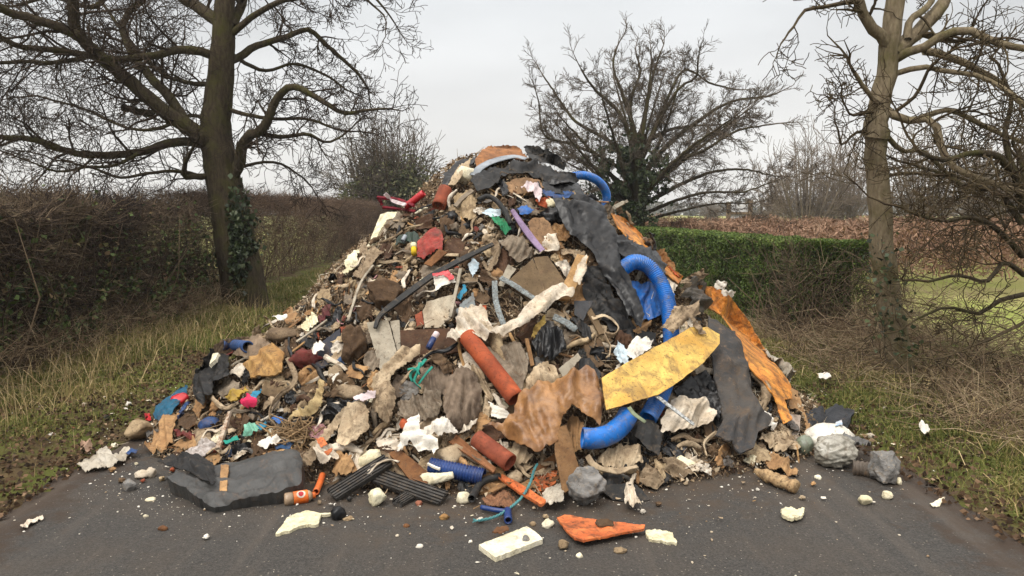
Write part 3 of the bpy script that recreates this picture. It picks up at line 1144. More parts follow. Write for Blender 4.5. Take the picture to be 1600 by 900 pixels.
# --- ivy-clad oak behind the heap
D = 20.0; mpp = D / F
base = at(990, 372, D); base.z = gz(base.x, base.y)
ct = empty("ivy_clad_oak", base, "bare domed oak with dark ivy round its trunk, behind the heap near the clipped hedge", "tree")
T = Tree(5); T.cmax = .0105
prm = dict(seg=.2, wob=.13, grav=.03, rmin=.0048, lv=2, kids=[7, 7, 0], ang=(.35, .9), rat=(.35, .6))
kw = dict(every=.15, L=(.38, .8), start=.25)
limb([(992, 392), (992, 340), (998, 290), (990, 230)], 19, 12, 0, spawn=False)
for P_, a, b, d in (([(994, 250), (990, 200), (970, 140), (958, 105), (962, 78)], 7, 2, 0), ([(992, 240), (970, 180), (930, 140), (908, 108)], 6, 2, -1), ([(990, 260), (950, 220), (900, 190), (870, 150), (850, 120)], 6, 2, .8),
                    ([(990, 280), (940, 245), (890, 225), (850, 210), (842, 160)], 5, 1.8, -.8), ([(996, 240), (1010, 170), (1020, 120), (1033, 80)], 7, 2, .6), ([(998, 260), (1030, 190), (1060, 140), (1088, 120), (1090, 98)], 6, 2, -1),
                    ([(1000, 280), (1040, 230), (1090, 190), (1140, 160), (1200, 150)], 7, 2, .4), ([(1002, 300), (1050, 255), (1100, 235), (1150, 205), (1200, 195)], 6, 2, -1.2), ([(1004, 320), (1060, 290), (1110, 270), (1160, 265), (1210, 275)], 6, 1.8, .8),
                    ([(1004, 335), (1060, 312), (1110, 300), (1160, 300), (1205, 285)], 5, 1.5, -1), ([(1000, 250), (1040, 160), (1070, 110), (1110, 130), (1150, 140)], 5, 2, 1.4), ([(988, 300), (950, 270), (900, 250), (880, 230)], 4, 1.5, 1),
                    ([(1006, 345), (1060, 330), (1120, 318), (1170, 318)], 4, 1.5, .4), ([(990, 220), (985, 160), (1000, 115), (994, 84)], 6, 2, 1.2)):
    limb(P_, a * .7, b * .6, d, **kw)
for i in range(13):
    th_ = math.radians(T.r.uniform(-12, 192)); k_ = T.r.uniform(.72, 1.0)
    ex, ey = 1018 + 170 * k_ * math.cos(th_), 240 - 148 * k_ * math.sin(th_)
    sx, sy = 990 + T.r.uniform(-6, 8), T.r.uniform(225, 335)
    mx_, my_ = sx + (ex - sx) * .5, sy + (ey - sy) * .5 - 6 * math.cos(th_) ** 2
    limb([(sx, sy), (mx_ + T.r.uniform(-10, 10), my_ + T.r.uniform(-8, 8)), (ex, ey)], 4.2, 1.0, T.r.uniform(-2.4, 2.4), **kw)
T.link(ct, BARK, TWIG_C)
P = []
for i in range(8200):
    k = RNG.random()
    if k < .55: x, y = 984 + RNG.gauss(0, 19) + 8 * math.sin(i), RNG.uniform(225, 368)
    else: x, y = 968 + RNG.gauss(0, 24), 288 + RNG.gauss(0, 36)
    if noise.noise(Vector((x * .06, y * .06, 4))) < -.12: continue
    if k > .93: x, y = RNG.uniform(1020, 1045), RNG.uniform(240, 300)
    P.append(tuple(at(x, min(y, 368), D - RNG.uniform(-.4, .75))))
P = np.array(P)
link("ivy", leafcards(P, nrng.uniform(.06, .15, len(P)), nrng.uniform(.1, 1, len(P)), "ivy", IVYM, asp=.8), ct)

# --- far shrubby trees: two masters, copied
def stemtree(seed, H, W, stems, lv, rmin, every, kids):
    T = Tree(seed)
    p = dict(seg=.3, wob=.1, grav=.03, rmin=rmin, lv=lv, kids=kids, ang=(.3, .8), rat=(.4, .7))
    for i in range(stems):
        a = T.r.uniform(0, 2 * math.pi); k = T.r.uniform(.1, 1) * W
        top = Vector((math.cos(a) * k, math.sin(a) * k, H * (1 - .28 * (k / W) ** 2) * T.r.uniform(.78, 1)))
        b = Vector((math.cos(a) * .25, math.sin(a) * .25, -.1))
        mid = b.lerp(top, .5) + Vector((math.cos(a), math.sin(a), 0)) * k * .08
        T.limb([b, mid, top], .075, .02, every, (H * .12, H * .26), p, .15, n=10)
    return T

def far_tree(px, depth, T, bark, twig, name, label, sc=1.0, rot=0.0, ivy=None, proto=None, group=None, z=None):
    b = at(px, 335, depth); b.z = gz(b.x, b.y)
    e = empty(name, b, label, "tree", group)
    e.scale = (sc, sc, sc); e.rotation_euler = (0, 0, rot)
    if proto is None:
        for nm, v, f, m in (("trunk", T.W, T.WF, bark), ("crown", T.T, T.TF, twig)):
            o = bpy.data.objects.new(nm, mesh_py(nm, v, f, m)); COL.objects.link(o); o.parent = e
    else:
        for ch in proto.children:
            o = ch.copy(); COL.objects.link(o); o.parent = e
    return e

FAR_BARK = M("far_bark", (104, 94, 84), (124, 112, 98), d=.1, bump=0, spec=.05)  # distance haze put into the colour: paler and greyer than near bark
FAR_TWIG = M("far_twig", (112, 100, 90), (130, 116, 102), d=.1, bump=0, spec=.05)  # twig colour lightened the same way, to look hazed by distance
e = far_tree(606, 36, stemtree(31, 5.2, 2.5, 44, 1, .010, .17, [6, 0]), BARK, TWIG_C, "bushy_tree", "many-stemmed bare shrubby tree with an ivy mass, beyond the left hedge")
P = []
for i in range(15000):
    a, b_ = RNG.gauss(0, 1), RNG.gauss(0, 1)
    P.append((1.0 + a * .75, RNG.gauss(0, .7), max(.1, 1.75 + b_ * .95 - abs(a) * .25)))
    if i % 2 == 0:
        q = RNG.uniform(-2.3, 2.3); P.append((q, RNG.gauss(0, .9), RNG.uniform(.1, 3.9 - .36 * q * q)))
P = np.array(P)
o = bpy.data.objects.new("ivy", leafcards(P, nrng.uniform(.09, .19, len(P)), nrng.uniform(.0, 1, len(P)), "ivy", tintmat("olive_ivy", [(52, 58, 38), (78, 82, 52), (104, 104, 70), (122, 118, 86)]), asp=.8)); COL.objects.link(o); o.parent = e

proto = far_tree(1262, 44, stemtree(41, 5.4, 3.0, 24, 1, .011, .26, [6, 0]), FAR_BARK, FAR_TWIG, "far_bare_tree", "grey many-stemmed bare tree far beyond the bracken, right of the posts and white sheet")
for px, dp, sc, rot, lab in ((1320, 47, .98, 1.2, "far bare tree half hidden just left of the pale leaning trunk"), (1440, 42, 1.0, 2.5, "far bare tree seen through twigs right of the pale leaning trunk"),
                             (1530, 45, .95, 4.0, "far bare tree seen through the hawthorn at the right edge"), (1206, 60, .72, 5.2, "low bare tree far off, just right of the white sheet between posts"),
                             (1600, 40, .85, .7, "far bare tree cut off by the right edge of the photo"), (1110, 95, .55, 3.0, "tiny far bare tree under the ivy-clad oak's lowest limbs"),
                             (300, 90, .55, 1.0, "tiny far tree seen left of the mossy oak's trunk, past the hedge")):
    far_tree(px, dp, None, FAR_BARK, FAR_TWIG, "far_bare_tree", lab, sc, rot, proto=proto)

# far woodland line
n = 16000
x = nrng.uniform(-170, 230, n); y = nrng.uniform(170, 200, n)
top = 2.6 + 1.6 * np.abs(nz2(x * .05, x * .09)) + 1.2 * smooth(20, 120, x)
P = np.stack([x, y, groundH(x, y) + nrng.uniform(0, 1, n) ** 1.2 * top], 1)
WOOD = tintmat("woodland", [(74, 76, 70), (92, 88, 80), (104, 98, 88), (84, 88, 74)])
tag(link("woodland", leafcards(P, nrng.uniform(.8, 1.6, n), nrng.uniform(0, 1, n), "woodland", WOOD, asp=.7)), "low dark line of woodland on the horizon", "woodland", kind="stuff")

# ------------------------------------------------------------------ hedges
HT = tintmat("hedge_twig", [(38, 31, 28), (62, 51, 44), (90, 75, 61), (136, 117, 94), (74, 72, 50)])
HT2 = tintmat("clipped_twig", [(54, 43, 37), (84, 67, 55), (116, 94, 76), (138, 118, 94)])
BRL = tintmat("bramble_leaf", [(48, 58, 32), (66, 80, 42), (92, 108, 58), (112, 92, 62), (86, 58, 50)], rough=.6)

def twig_hedge(name, label, y0, y1, n, uf, th, hf, mat, ln, rad, leaves=0, stems=0, dens=None, upb=.25, leafsz=(.035, .085)):
    e = empty(name, (uf - th / 2 + ROADX((y0 + y1) / 2), (y0 + y1) / 2, .15), label, "hedge")
    m = int(n * 1.6)
    y = nrng.uniform(y0, y1, m)
    k = nrng.uniform(0, 1, m)
    u = uf - th * nrng.uniform(0, 1, m) ** 1.6
    h = hf(y)
    z = h * nrng.uniform(0, 1, m) ** .8
    topm = nrng.uniform(0, 1, m) < .22
    z[topm] = h[topm] * nrng.uniform(.86, 1.0, topm.sum())
    u[topm] = uf - th * nrng.uniform(0, 1, topm.sum())
    if dens is not None:
        keep = nrng.uniform(0, 1, m) < dens(y, z)
        y, u, z, h = y[keep], u[keep], z[keep], h[keep]
    y, u, z = y[:n], u[:n], z[:n]
    m = len(y)
    u = u + .12 * nz2(y * 2, z * 3)
    x = u + ROADX(y)
    P = np.stack([x, y, groundH(x, y) * .6 + z], 1)
    Dv = nrng.normal(0, 1, (m, 3)); Dv[:, 2] = Dv[:, 2] * .7 + upb
    L = nrng.uniform(*ln, m); r = nrng.uniform(*rad, m)
    tint = np.clip(nrng.normal(.45, .22, m) + .25 * nz2(y, z * 2, 1, 2), 0, 1)
    link("twigs", twigs(P, Dv, L, r, tint, "twigs", mat), e)
    if stems:
        ys = nrng.uniform(y0, y1, stems); us = uf - th * nrng.uniform(0, .7, stems); x = us + ROADX(ys)
        P = np.stack([x, ys, groundH(x, ys) - .05], 1)
        Dv = nrng.normal(0, .28, (stems, 3)); Dv[:, 2] = 1
        link("stems", twigs(P, Dv, hf(ys) * nrng.uniform(.5, 1.02, stems), nrng.uniform(.005, .011, stems), nrng.uniform(.2, .9, stems), "stems", mat, bend=.3), e)
    if leaves:
        yl = nrng.uniform(y0, y1, leaves); zl = np.abs(nrng.normal(.25, .5, leaves)); 
        ul = uf + .08 - th * .5 * nrng.uniform(0, 1, leaves) ** 2
        keep = (nz2(yl * 2.2, zl * 2.5, 1, 4) > -.1) & (zl < hf(yl) * 1.03)
        yl, zl, ul = yl[keep], zl[keep], ul[keep]
        x = ul + ROADX(yl) + .12 * nz2(yl * 2, zl * 3)
        P = np.stack([x, yl, groundH(x, yl) + zl], 1)
        link("leaves", leafcards(P, nrng.uniform(*leafsz, len(P)), np.clip(nrng.normal(.4, .25, len(P)), 0, 1), "leaves", BRL, asp=.75), e)
    return e

hl = lambda y: 1.60 + .10 * nz2(y * 1.5, y * .3) + .06 * np.sin(y * 5)
gap = lambda y, z: np.where((y > 9.4) & (y < 11.4) & (z > .95), .42, 1.0)
twig_hedge("tall_hedge", "tall unkempt brown hedge with brambles, left of the mossy oak", 3.6, 11.5, 60000, -4.55, 1.25, hl, HT, (.08, .34), (.0022, .0055), leaves=15000, stems=420, dens=gap)
twig_hedge("clipped_brown_hedge", "clipped bare brown hedge behind the mossy oak, running down the lane", 11.9, 44, 60000, -4.75, 1.3, lambda y: 1.86 + .04 * nz2(y * 1.5, y * .3) + .004 * (y - 12), HT2, (.12, .36), (.0026, .005), stems=500)
# straggling shoots above the near hedge
m = 420
y = nrng.uniform(4.5, 11, m); u = -4.9 + nrng.normal(0, .3, m); x = u + ROADX(y)
P = np.stack([x, y, hl(y) - .1], 1)
Dv = nrng.normal(0, .55, (m, 3)); Dv[:, 2] = 1
sh = link("bramble_shoots", twigs(P, Dv, nrng.uniform(.2, .6, m) * (1 + .5 * (y < 7)), nrng.uniform(.002, .004, m), nrng.uniform(0, .6, m), "bramble_shoots", HT, bend=.5))
tag(sh, "thin straggling shoots sticking up along the tall hedge's top", "shoots", kind="stuff")

# dense clipped evergreen hedge on the right
GH = tintmat("evergreen_leaf", [(38, 50, 22), (58, 76, 32), (82, 102, 42), (108, 126, 56), (128, 140, 74)], rough=.6, spec=.25)
CORE = M("hedge_inner_wood", (44, 40, 28), (62, 54, 40), d=.3, bump=.6, bscale=20)
gy0, gy1, gu0, gu1, ghh = 8.7, 27.0, 3.5, 4.35, 1.27
e = empty("evergreen_hedge", (gu0 + .6 + ROADX(14), 14, .15), "dense clipped green hedge with flat top, right of the heap", "hedge")
V, Fc = [], []
for i in range(60):
    y = gy0 + .25 + (gy1 - gy0 - .3) * i / 59
    for (u, z) in ((gu0 + .2, .3), (gu0 + .16, .8), (gu0 + .16, ghh - .1), (gu1 - .1, ghh - .1), (gu1 - .1, .1)):
        V.append((u + ROADX(y) + .04 * math.sin(i * 2.1 + z * 5), y, z + .02 * math.sin(i * 1.3)))
for i in range(59):
    for k in range(5):
        a = i * 5 + k; b_ = i * 5 + (k + 1) % 5
        Fc.append((a, b_, b_ + 5, a + 5))
Fc.append((0, 1, 2, 3, 4)); Fc.append(tuple(59 * 5 + k for k in (4, 3, 2, 1, 0)))
link("inner_growth", mesh_py("inner_growth", V, Fc, CORE), e)
n = 190000
y = gy0 + (gy1 - gy0) * nrng.uniform(0, 1, n) ** 1.7
side = nrng.uniform(0, 1, n)
u = np.where(side < .58, gu0 + np.abs(nrng.normal(0, .07, n)), nrng.uniform(gu0, gu1, n))
z = np.where(side < .58, .12 + (ghh - .1) * nrng.uniform(0, 1, n), ghh - np.abs(nrng.normal(0, .04, n)))
endc = (side > .9)
y = np.where(endc, gy0 + np.abs(nrng.normal(0, .12, n)), y); z = np.where(endc, .15 + (ghh - .12) * nrng.uniform(0, 1, n) ** .6, z)
bmp = .10 * nz2(y * 1.8, z * 3.2) + .05 * nz2(y * 5, z * 7, 1, 1)
u = np.where(side < .58, u - bmp, u); z = np.where((side >= .58) & ~endc, z + .03 * nz2(y * 3, u * 3), z)
bald = (nz2(y * 1.1, z * 1.6, 1, 2.2) > .72) | ((z < .42 + .1 * np.sin(y * 3)) & (nrng.uniform(0, 1, n) < .6)) | ((y < 9.2) & (z < ghh - .35) & (nrng.uniform(0, 1, n) < .6))
keep = ~(bald & (side < .58) & (nrng.uniform(0, 1, n) < .8)) & ~((z < .95) & endc & (nrng.uniform(0, 1, n) < .7))
y, u, z, side = y[keep], u[keep], z[keep], side[keep]
x = u + ROADX(y)
sz = nrng.uniform(.016, .036, len(x)) * (1 + .06 * (y - 8))
tint = np.clip(nrng.normal(.42, .18, len(x)) + .22 * nz2(y * 2, z * 3, 1, 1) + .14 * (z > ghh - .06), 0, 1)
link("leaves", leafcards(np.stack([x, y, z], 1), sz, tint, "leaves", GH, asp=.6), e)
m = 1100
y = gy0 + (gy1 - gy0) * nrng.uniform(0, 1, m) ** 3; u = gu0 + nrng.normal(.02, .08, m); x = u + ROADX(y)
P = np.stack([x, y, .1 + nrng.uniform(0, 1, m) ** 1.3 * (ghh - .15)], 1)
Dv = nrng.normal(0, .6, (m, 3)); Dv[:, 2] += .9; Dv[:, 0] -= .2
link("twigs", twigs(P, Dv, nrng.uniform(.12, .4, m), nrng.uniform(.002, .005, m), nrng.uniform(.3, 1, m), "twigs", HT), e)
m = 2000
y = gy0 - .25 + np.abs(nrng.normal(0, .45, m)); u = nrng.uniform(gu0 - .15, gu1 + .35, m); x = u + ROADX(y)
Dv = nrng.normal(0, .75, (m, 3)); Dv[:, 2] += .45
link("twigs", twigs(np.stack([x, y, .1 + nrng.uniform(0, 1, m) ** 1.2 * 1.0], 1), Dv, nrng.uniform(.1, .42, m), nrng.uniform(.0018, .0045, m), nrng.uniform(.2, 1, m), "twigs", HT, bend=.4), e)
m = 60
y = nrng.uniform(gy0 - .1, gy0 + 1.3, m); u = gu0 + nrng.uniform(-.12, .5, m); x = u + ROADX(y)
Dv = nrng.normal(0, .35, (m, 3)); Dv[:, 2] = 1
link("stems", twigs(np.stack([x, y, groundH(x, y)], 1), Dv, nrng.uniform(.5, 1.1, m), nrng.uniform(.006, .013, m), nrng.uniform(.6, 1, m), "stems", HT), e)

# ------------------------------------------------------------------ bracken bank, brambles, grass, dead leaves
BRK = tintmat("bracken_frond", [(84, 66, 54), (116, 88, 70), (140, 108, 86), (160, 130, 106), (116, 102, 84)])
n = 80000
y = nrng.uniform(12.5, 27, n); x = 4.9 + ROADX(y) + nrng.uniform(0, 1, n) ** 1.2 * (y * .62)
h = 1.28 + .16 * nz2(x * .9, y * .6) + .008 * (y - 12)
z = groundH(x, y) * .5 + h * nrng.uniform(.15, 1, n) ** .6
tint = np.clip(nrng.normal(.45, .2, n) + .3 * nz2(x * 1.1, y * .8, 1, 3), 0, 1)
tag(link("bracken", leafcards(np.stack([x, y, z], 1), nrng.uniform(.08, .22, n), tint, "bracken", BRK, asp=.16)), "rusty dead bracken behind the clipped green hedge", "bracken", kind="stuff")

m = 10500                                   # bramble tangle on the right verge
y = nrng.uniform(2.6, 9.5, m); u = 3.05 + np.abs(nrng.normal(0, 1.25, m)) + .25 * np.clip(5 - y, 0, 2); x = u + ROADX(y)
kp = ~((np.abs(x / y - 605 / F) < .055) & (y < 6.75) & (y > 4.8)) | (nrng.uniform(0, 1, m) < .12)
x, y, u = x[kp], y[kp], u[kp]; m = len(x)
hh = .05 + .30 * smooth(3.1, 4.8, u) + .16 * smooth(6, 8, y) * smooth(3.0, 3.6, u)
P = np.stack([x, y, groundH(x, y) + nrng.uniform(0, 1, m) * hh], 1)
Dv = nrng.normal(0, 1, (m, 3)); Dv[:, 2] = Dv[:, 2] * .45 + .15
BT = tintmat("bramble_stem", [(70, 54, 44), (106, 86, 66), (138, 118, 92), (172, 152, 122), (96, 94, 60)])
tag(link("undergrowth", twigs(P, Dv, nrng.uniform(.12, .55, m), nrng.uniform(.0014, .0045, m), np.clip(nrng.normal(.45, .28, m), 0, 1), "undergrowth", BT, bend=.6)), "tangle of dry bramble stems on the right verge", "undergrowth", kind="stuff")
m = 3600                                    # foot of the left hedge
y = nrng.uniform(3.2, 13, m); u = -4.5 + nrng.normal(0, .22, m); x = u + ROADX(y)
P = np.stack([x, y, groundH(x, y) + nrng.uniform(0, .3, m)], 1)
Dv = nrng.normal(0, 1, (m, 3)); Dv[:, 2] = np.abs(Dv[:, 2]) * .6 + .2
tag(link("undergrowth", twigs(P, Dv, nrng.uniform(.12, .5, m), nrng.uniform(.0014, .0034, m), np.clip(nrng.normal(.4, .25, m), 0, 1), "undergrowth", BT, bend=.6)), "dry stems and brambles along the left hedge's foot", "undergrowth", kind="stuff")

GR = tintmat("grass_blade", [(70, 78, 34), (94, 102, 46), (118, 118, 58), (148, 132, 84), (170, 146, 104), (196, 174, 130)], rough=.7)
def grass(name, label, n, ysamp, usamp, hr, dens, green):
    y = ysamp(n); u = usamp(n, y); x = u + ROADX(y)
    k = dens(x, y, u)
    keep = (nrng.uniform(0, 1, n) < k) & (heapOnly(x, y) < .02)
    x, y, u = x[keep], y[keep], u[keep]
    m = len(x)
    tuft = nz2(x * 4, y * 4, 1, .5)
    h = nrng.uniform(*hr, m) * (1 + .5 * tuft)
    tint = np.clip(nrng.normal(green, .2, m) + .22 * nz2(x * 1.5, y * 1.2, 1, 1), 0, 1)
    tag(link(name, blades(np.stack([x, y, groundH(x, y) - .01], 1), h, nrng.uniform(.003, .007, m) * (1 + .05 * y), 1.15, tint, name, GR)), label, "grass", kind="stuff")
grass("grass", "green and straw grass on the left verge", 150000, lambda n: 3 + 14 * nrng.uniform(0, 1, n) ** 1.5, lambda n, y: -nrng.uniform(2.95, 4.5, n), (.02, .085),
      lambda x, y, u: np.clip(smooth(3.1, 3.9, -u) * .65 * (nz2(x * 2.2, y * 1.8, 1, 3) > -.3) + .7 * (nz2(x * 1.6, y * 1.4) > .08) * smooth(2.9, 3.4, -u), 0, 1), .34)
grass("grass", "mossy green grass on the right verge", 150000, lambda n: 2.2 + 8 * nrng.uniform(0, 1, n) ** 1.2, lambda n, y: 2.45 + 2.1 * nrng.uniform(0, 1, n) ** 1.3, (.02, .10),
      lambda x, y, u: np.clip(.25 * smooth(2.4, 2.8, u) + .75 * (nz2(x * 1.6, y * 1.4, 1, 1.5) > -.1) * smooth(2.4, 3.0, u), 0, 1), .3)
m = 1800
y = 3.5 + 8 * nrng.uniform(0, 1, m) ** 1.4; u = -nrng.normal(3.9, .3, m); x = u + ROADX(y)
tag(link("grass", blades(np.stack([x, y, groundH(x, y)], 1), nrng.uniform(.12, .36, m), nrng.uniform(.003, .006, m), .8, np.clip(nrng.normal(.85, .15, m), 0, 1), "grass", GR)), "tall straw grass before the left hedge", "grass", kind="stuff")
m = 1500
y = 2.4 + 6.5 * nrng.uniform(0, 1, m); u = nrng.normal(3.5, .35, m); x = u + ROADX(y)
tag(link("grass", blades(np.stack([x, y, groundH(x, y)], 1), nrng.uniform(.08, .24, m), nrng.uniform(.003, .006, m), 1.2, np.clip(nrng.normal(.8, .18, m), 0, 1), "grass", GR)), "tall straw grass among the right-hand brambles", "grass", kind="stuff")

def fargrass(label, n, u0, u1):
    y = 8 + 36 * nrng.uniform(0, 1, n) ** 1.5; u = nrng.uniform(u0, u1, n); x = u + ROADX(y)
    keep = (heapOnly(x, y) < .02) & ((nz2(x * 1.2, y * .9, 1, 2) > -.45) | (nrng.uniform(0, 1, n) < .4))
    x, y = x[keep], y[keep]; m = len(x)
    tag(link("grass", blades(np.stack([x, y, groundH(x, y) - .01], 1), nrng.uniform(.04, .15, m), nrng.uniform(.006, .014, m), 1.0, np.clip(nrng.normal(.36, .2, m) + .2 * nz2(x, y), 0, 1), "grass", GR)), label, "grass", kind="stuff")
fargrass("rough green grass on the left verge beyond the heap", 34000, -4.5, -2.8)
fargrass("rough green grass on the right verge beyond the heap", 30000, 2.45, 3.6)

LF = tintmat("dead_leaf", [(50, 40, 31), (74, 58, 44), (98, 76, 57), (134, 106, 80), (164, 138, 112)])
def litter(name, label, n, us, ys, sz):
    y = ys(n); u = us(n); x = u + ROADX(y)
    keep = heapOnly(x, y) < .02
    x, y = x[keep], y[keep]; m = len(x)
    P = np.stack([x, y, groundH(x, y) + nrng.uniform(.012, .035, m)], 1)
    tag(link(name, leafcards(P, nrng.uniform(*sz, m), np.clip(nrng.normal(.42, .25, m), 0, 1), name, LF, up=.75, asp=.7, fold=.35)), label, "leaves", kind="stuff")
litter("leaves", "dead brown leaves on the left verge's muddy edge", 9000, lambda n: -2.75 - np.abs(nrng.normal(.25, .65, n)), lambda n: 2.8 + 10 * nrng.uniform(0, 1, n) ** 1.4, (.015, .045))
litter("leaves", "dead brown leaves on the right verge", 6500, lambda n: 2.3 + np.abs(nrng.normal(.45, .75, n)), lambda n: 2.2 + 8 * nrng.uniform(0, 1, n) ** 1.2, (.015, .05))

# ------------------------------------------------------------------ damp winter air
bm = bmesh.new()
bmesh.ops.create_cube(bm, size=1)
for v in bm.verts:
    v.co = Vector((v.co.x * 720, v.co.y * 400 + 170 if v.co.y > 0 else -12, 26.0 if v.co.z > 0 else -1.0))
me = bpy.data.meshes.new("haze"); bm.to_mesh(me); bm.free()
hm = bpy.data.materials.new("winter_air"); hm.use_nodes = True
hm.node_tree.nodes.clear()
ho_ = hm.node_tree.nodes.new("ShaderNodeOutputMaterial")
pv = hm.node_tree.nodes.new("ShaderNodeVolumePrincipled")
pv.inputs["Color"].default_value = (.86, .87, .88, 1)
pv.inputs["Density"].default_value = .0009
hm.node_tree.links.new(pv.outputs[0], ho_.inputs["Volume"])
me.materials.append(hm)
tag(link("haze", me, base=False), "thin grey winter haze over lane and fields", "haze", kind="stuff")

# ------------------------------------------------------------------ posts with a white sheet, far right
D = 24.0
a, b_ = at(1138, 335, D), at(1172, 335, D)
PW = M("weathered_post", (150, 132, 108), (120, 104, 84), d=.3)
e = empty("post_frame", (a.lerp(b_, .5).x, D, gz(a.x, D)), "two weathered posts with rail and pale sheet, far beyond the bracken", "frame")
def boxmesh(name, x0, x1, y0, y1, z0, z1, mat, bev=.006, parent=None):
    bm = bmesh.new()
    bmesh.ops.create_cube(bm, size=1)
    for v in bm.verts:
        v.co = Vector((x0 if v.co.x < 0 else x1, y0 if v.co.y < 0 else y1, z0 if v.co.z < 0 else z1))
    bmesh.ops.bevel(bm, geom=bm.edges[:], offset=bev, segments=1, affect='EDGES')
    me = bpy.data.meshes.new(name); bm.to_mesh(me); bm.free()
    me.materials.append(mat)
    return link(name, me, parent)
for p, h in ((a, 2.0), (b_, 2.06)):
    boxmesh("post", p.x - .06, p.x + .06, D - .06, D + .06, 0, h, PW, parent=e)
boxmesh("rail", a.x + .063, b_.x - .063, D - .03, D + .03, 1.60, 1.68, PW, parent=e)
boxmesh("sheet", a.x + .066, b_.x - .066, D + .035, D + .045, 1.2, 1.96, M("white_sheet", (232, 232, 230), (215, 215, 214), d=.0, bump=.1), .002, parent=e)

# ------------------------------------------------------------------ materials of the dumped things
BEIGE = M("beige_cloth", (198, 178, 148), (160, 138, 110), d=.34, sc=6)
BEIGE2 = M("dirty_beige_cloth", (166, 145, 117), (126, 108, 86), d=.42, sc=7)
PALE = M("pale_cloth", (224, 212, 194), (192, 175, 151), d=.26, sc=6)
WHITE = M("white_cloth", (236, 230, 218), (214, 205, 190), d=.16, sc=5)
PLAST = M("white_foam", (238, 230, 206), (224, 212, 178), d=.2, sc=9, bump=.5, bscale=90, rough=.9)
CREAM = M("cream_foam", (236, 228, 196), (218, 206, 168), d=.25, sc=9, bump=.5, bscale=80)
TAUPE = M("taupe_jersey", (130, 113, 96), (102, 88, 75), d=.16, sc=5, bump=.5, bscale=140)
GREYC = M("grey_brown_cloth", (142, 128, 110), (108, 96, 82), d=.36, sc=6)
LEATH = M("tan_wet_sheet", (168, 122, 74), (122, 84, 50), d=.18, sc=7, rough=.42, spec=.5, dirt=(88, 58, 38), bump=.5, bscale=25)
FILM = M("black_plastic_film", (25, 25, 27), (15, 15, 17), d=.12, rough=.36, spec=.3, bump=.2, bscale=30, dirt=(70, 62, 54))
FILM2 = M("dusty_black_film", (38, 37, 37), (24, 24, 24), d=.22, rough=.55, spec=.25, bump=.25, bscale=30, dirt=(84, 74, 63))
RUBB = M("grey_black_rubber", (48, 47, 46), (34, 34, 33), d=.22, rough=.62, bump=.4, bscale=50, dirt=(98, 84, 68), sc=4)
FELT = M("worn_grey_mat", (84, 79, 74), (62, 62, 63), d=.32, rough=.85, bump=.7, bscale=70, dirt=(100, 82, 64), sc=3.5)
BITU = M("bitumen_slab", (52, 54, 58), (36, 37, 40), d=.1, rough=.6, bump=.9, bscale=30)
SLATE = M("dark_slate_plate", (74, 74, 76), (60, 60, 62), d=.15, rough=.7)
ORANG = M("orange_membrane", (232, 160, 70), (202, 122, 52), d=.5, sc=5, dirt=(96, 66, 40), rough=.6, spec=.35)
YELL = M("yellow_membrane", (228, 190, 100), (206, 158, 72), d=.46, sc=4, dirt=(126, 98, 60), rough=.6, spec=.35)
BLUE = M("blue_plastic", (0, 112, 200), (0, 96, 178), d=.34, sc=6, dirt=(112, 104, 92), rough=.4, spec=.5, bump=.1)
BLUED = M("dusty_blue_plastic", (52, 84, 132), (42, 66, 108), d=.3, sc=6, rough=.55)
BLUEF = M("blue_tarpaulin", (14, 98, 178), (14, 74, 136), d=.25, sc=5, rough=.45, spec=.45)
NAVY = M("navy_plastic", (22, 58, 120), (16, 42, 90), d=.12, rough=.4, spec=.5, bump=.15)
CLAY = M("orange_clay", (184, 90, 52), (150, 70, 42), d=.34, sc=6, dirt=(104, 58, 38), rough=.75)
CLAYR = M("red_clay", (156, 82, 58), (128, 66, 48), d=.28, sc=7, dirt=(92, 58, 42))
TERRA = M("orange_glazed_clay", (220, 124, 70), (194, 98, 52), d=.42, sc=8, dirt=(88, 56, 38), rough=.6)
WOOD = M("wet_wood", (142, 108, 72), (108, 78, 50), d=.25, sc=10, stretch=(1, 1, .2), bump=.5)
WOODP = M("pale_wood", (192, 154, 106), (160, 122, 78), d=.22, sc=10, stretch=(1, 1, .2), bump=.4)
WOODB = M("broken_brown_wood", (136, 94, 58), (98, 64, 40), d=.25, sc=9, bump=.7)
PLANK = M("black_stained_plank", (72, 69, 66), (50, 48, 46), d=.3, sc=12, bump=.7, dirt=(92, 78, 62), rough=.7)
BOARD = M("brown_hardboard", (122, 102, 76), (98, 80, 58), d=.3, sc=5, bump=.3)
CARD = M("wet_cardboard", (180, 142, 98), (148, 112, 76), d=.3, sc=6)
OCHRE = M("ochre_board", (190, 150, 92), (152, 112, 66), d=.35, sc=9)
GREYB = M("grey_fibreboard", (178, 168, 150), (152, 142, 124), d=.25, sc=5)
RUSTB = M("dark_rusty_board", (84, 58, 40), (64, 44, 32), d=.4, sc=8)
RUSTO = M("rusty_orange_sheet", (176, 122, 78), (124, 84, 56), d=.4, sc=6, dirt=(86, 60, 44))
DISC = M("tan_rusty_plate", (164, 130, 96), (134, 104, 76), d=.35, sc=9)
ZINC = M("grey_metal", (150, 156, 162), (124, 130, 136), d=.2, rough=.45, spec=.5, metal=.3)
CONC = M("concrete", (146, 143, 139), (108, 106, 103), d=.3, sc=9, bump=1.0, bscale=60, dirt=(120, 102, 78), rough=.95)
CONC2 = M("earthy_stone", (172, 150, 118), (136, 114, 86), d=.35, sc=7, bump=.9, bscale=40)
SOIL = M("clod_soil", (96, 75, 55), (72, 55, 40), d=.5, sc=8, bump=1.0, bscale=26, rough=.98)
DENIM = M("blue_denim", (44, 104, 132), (32, 82, 108), d=.22, sc=6, bump=.4, bscale=200)
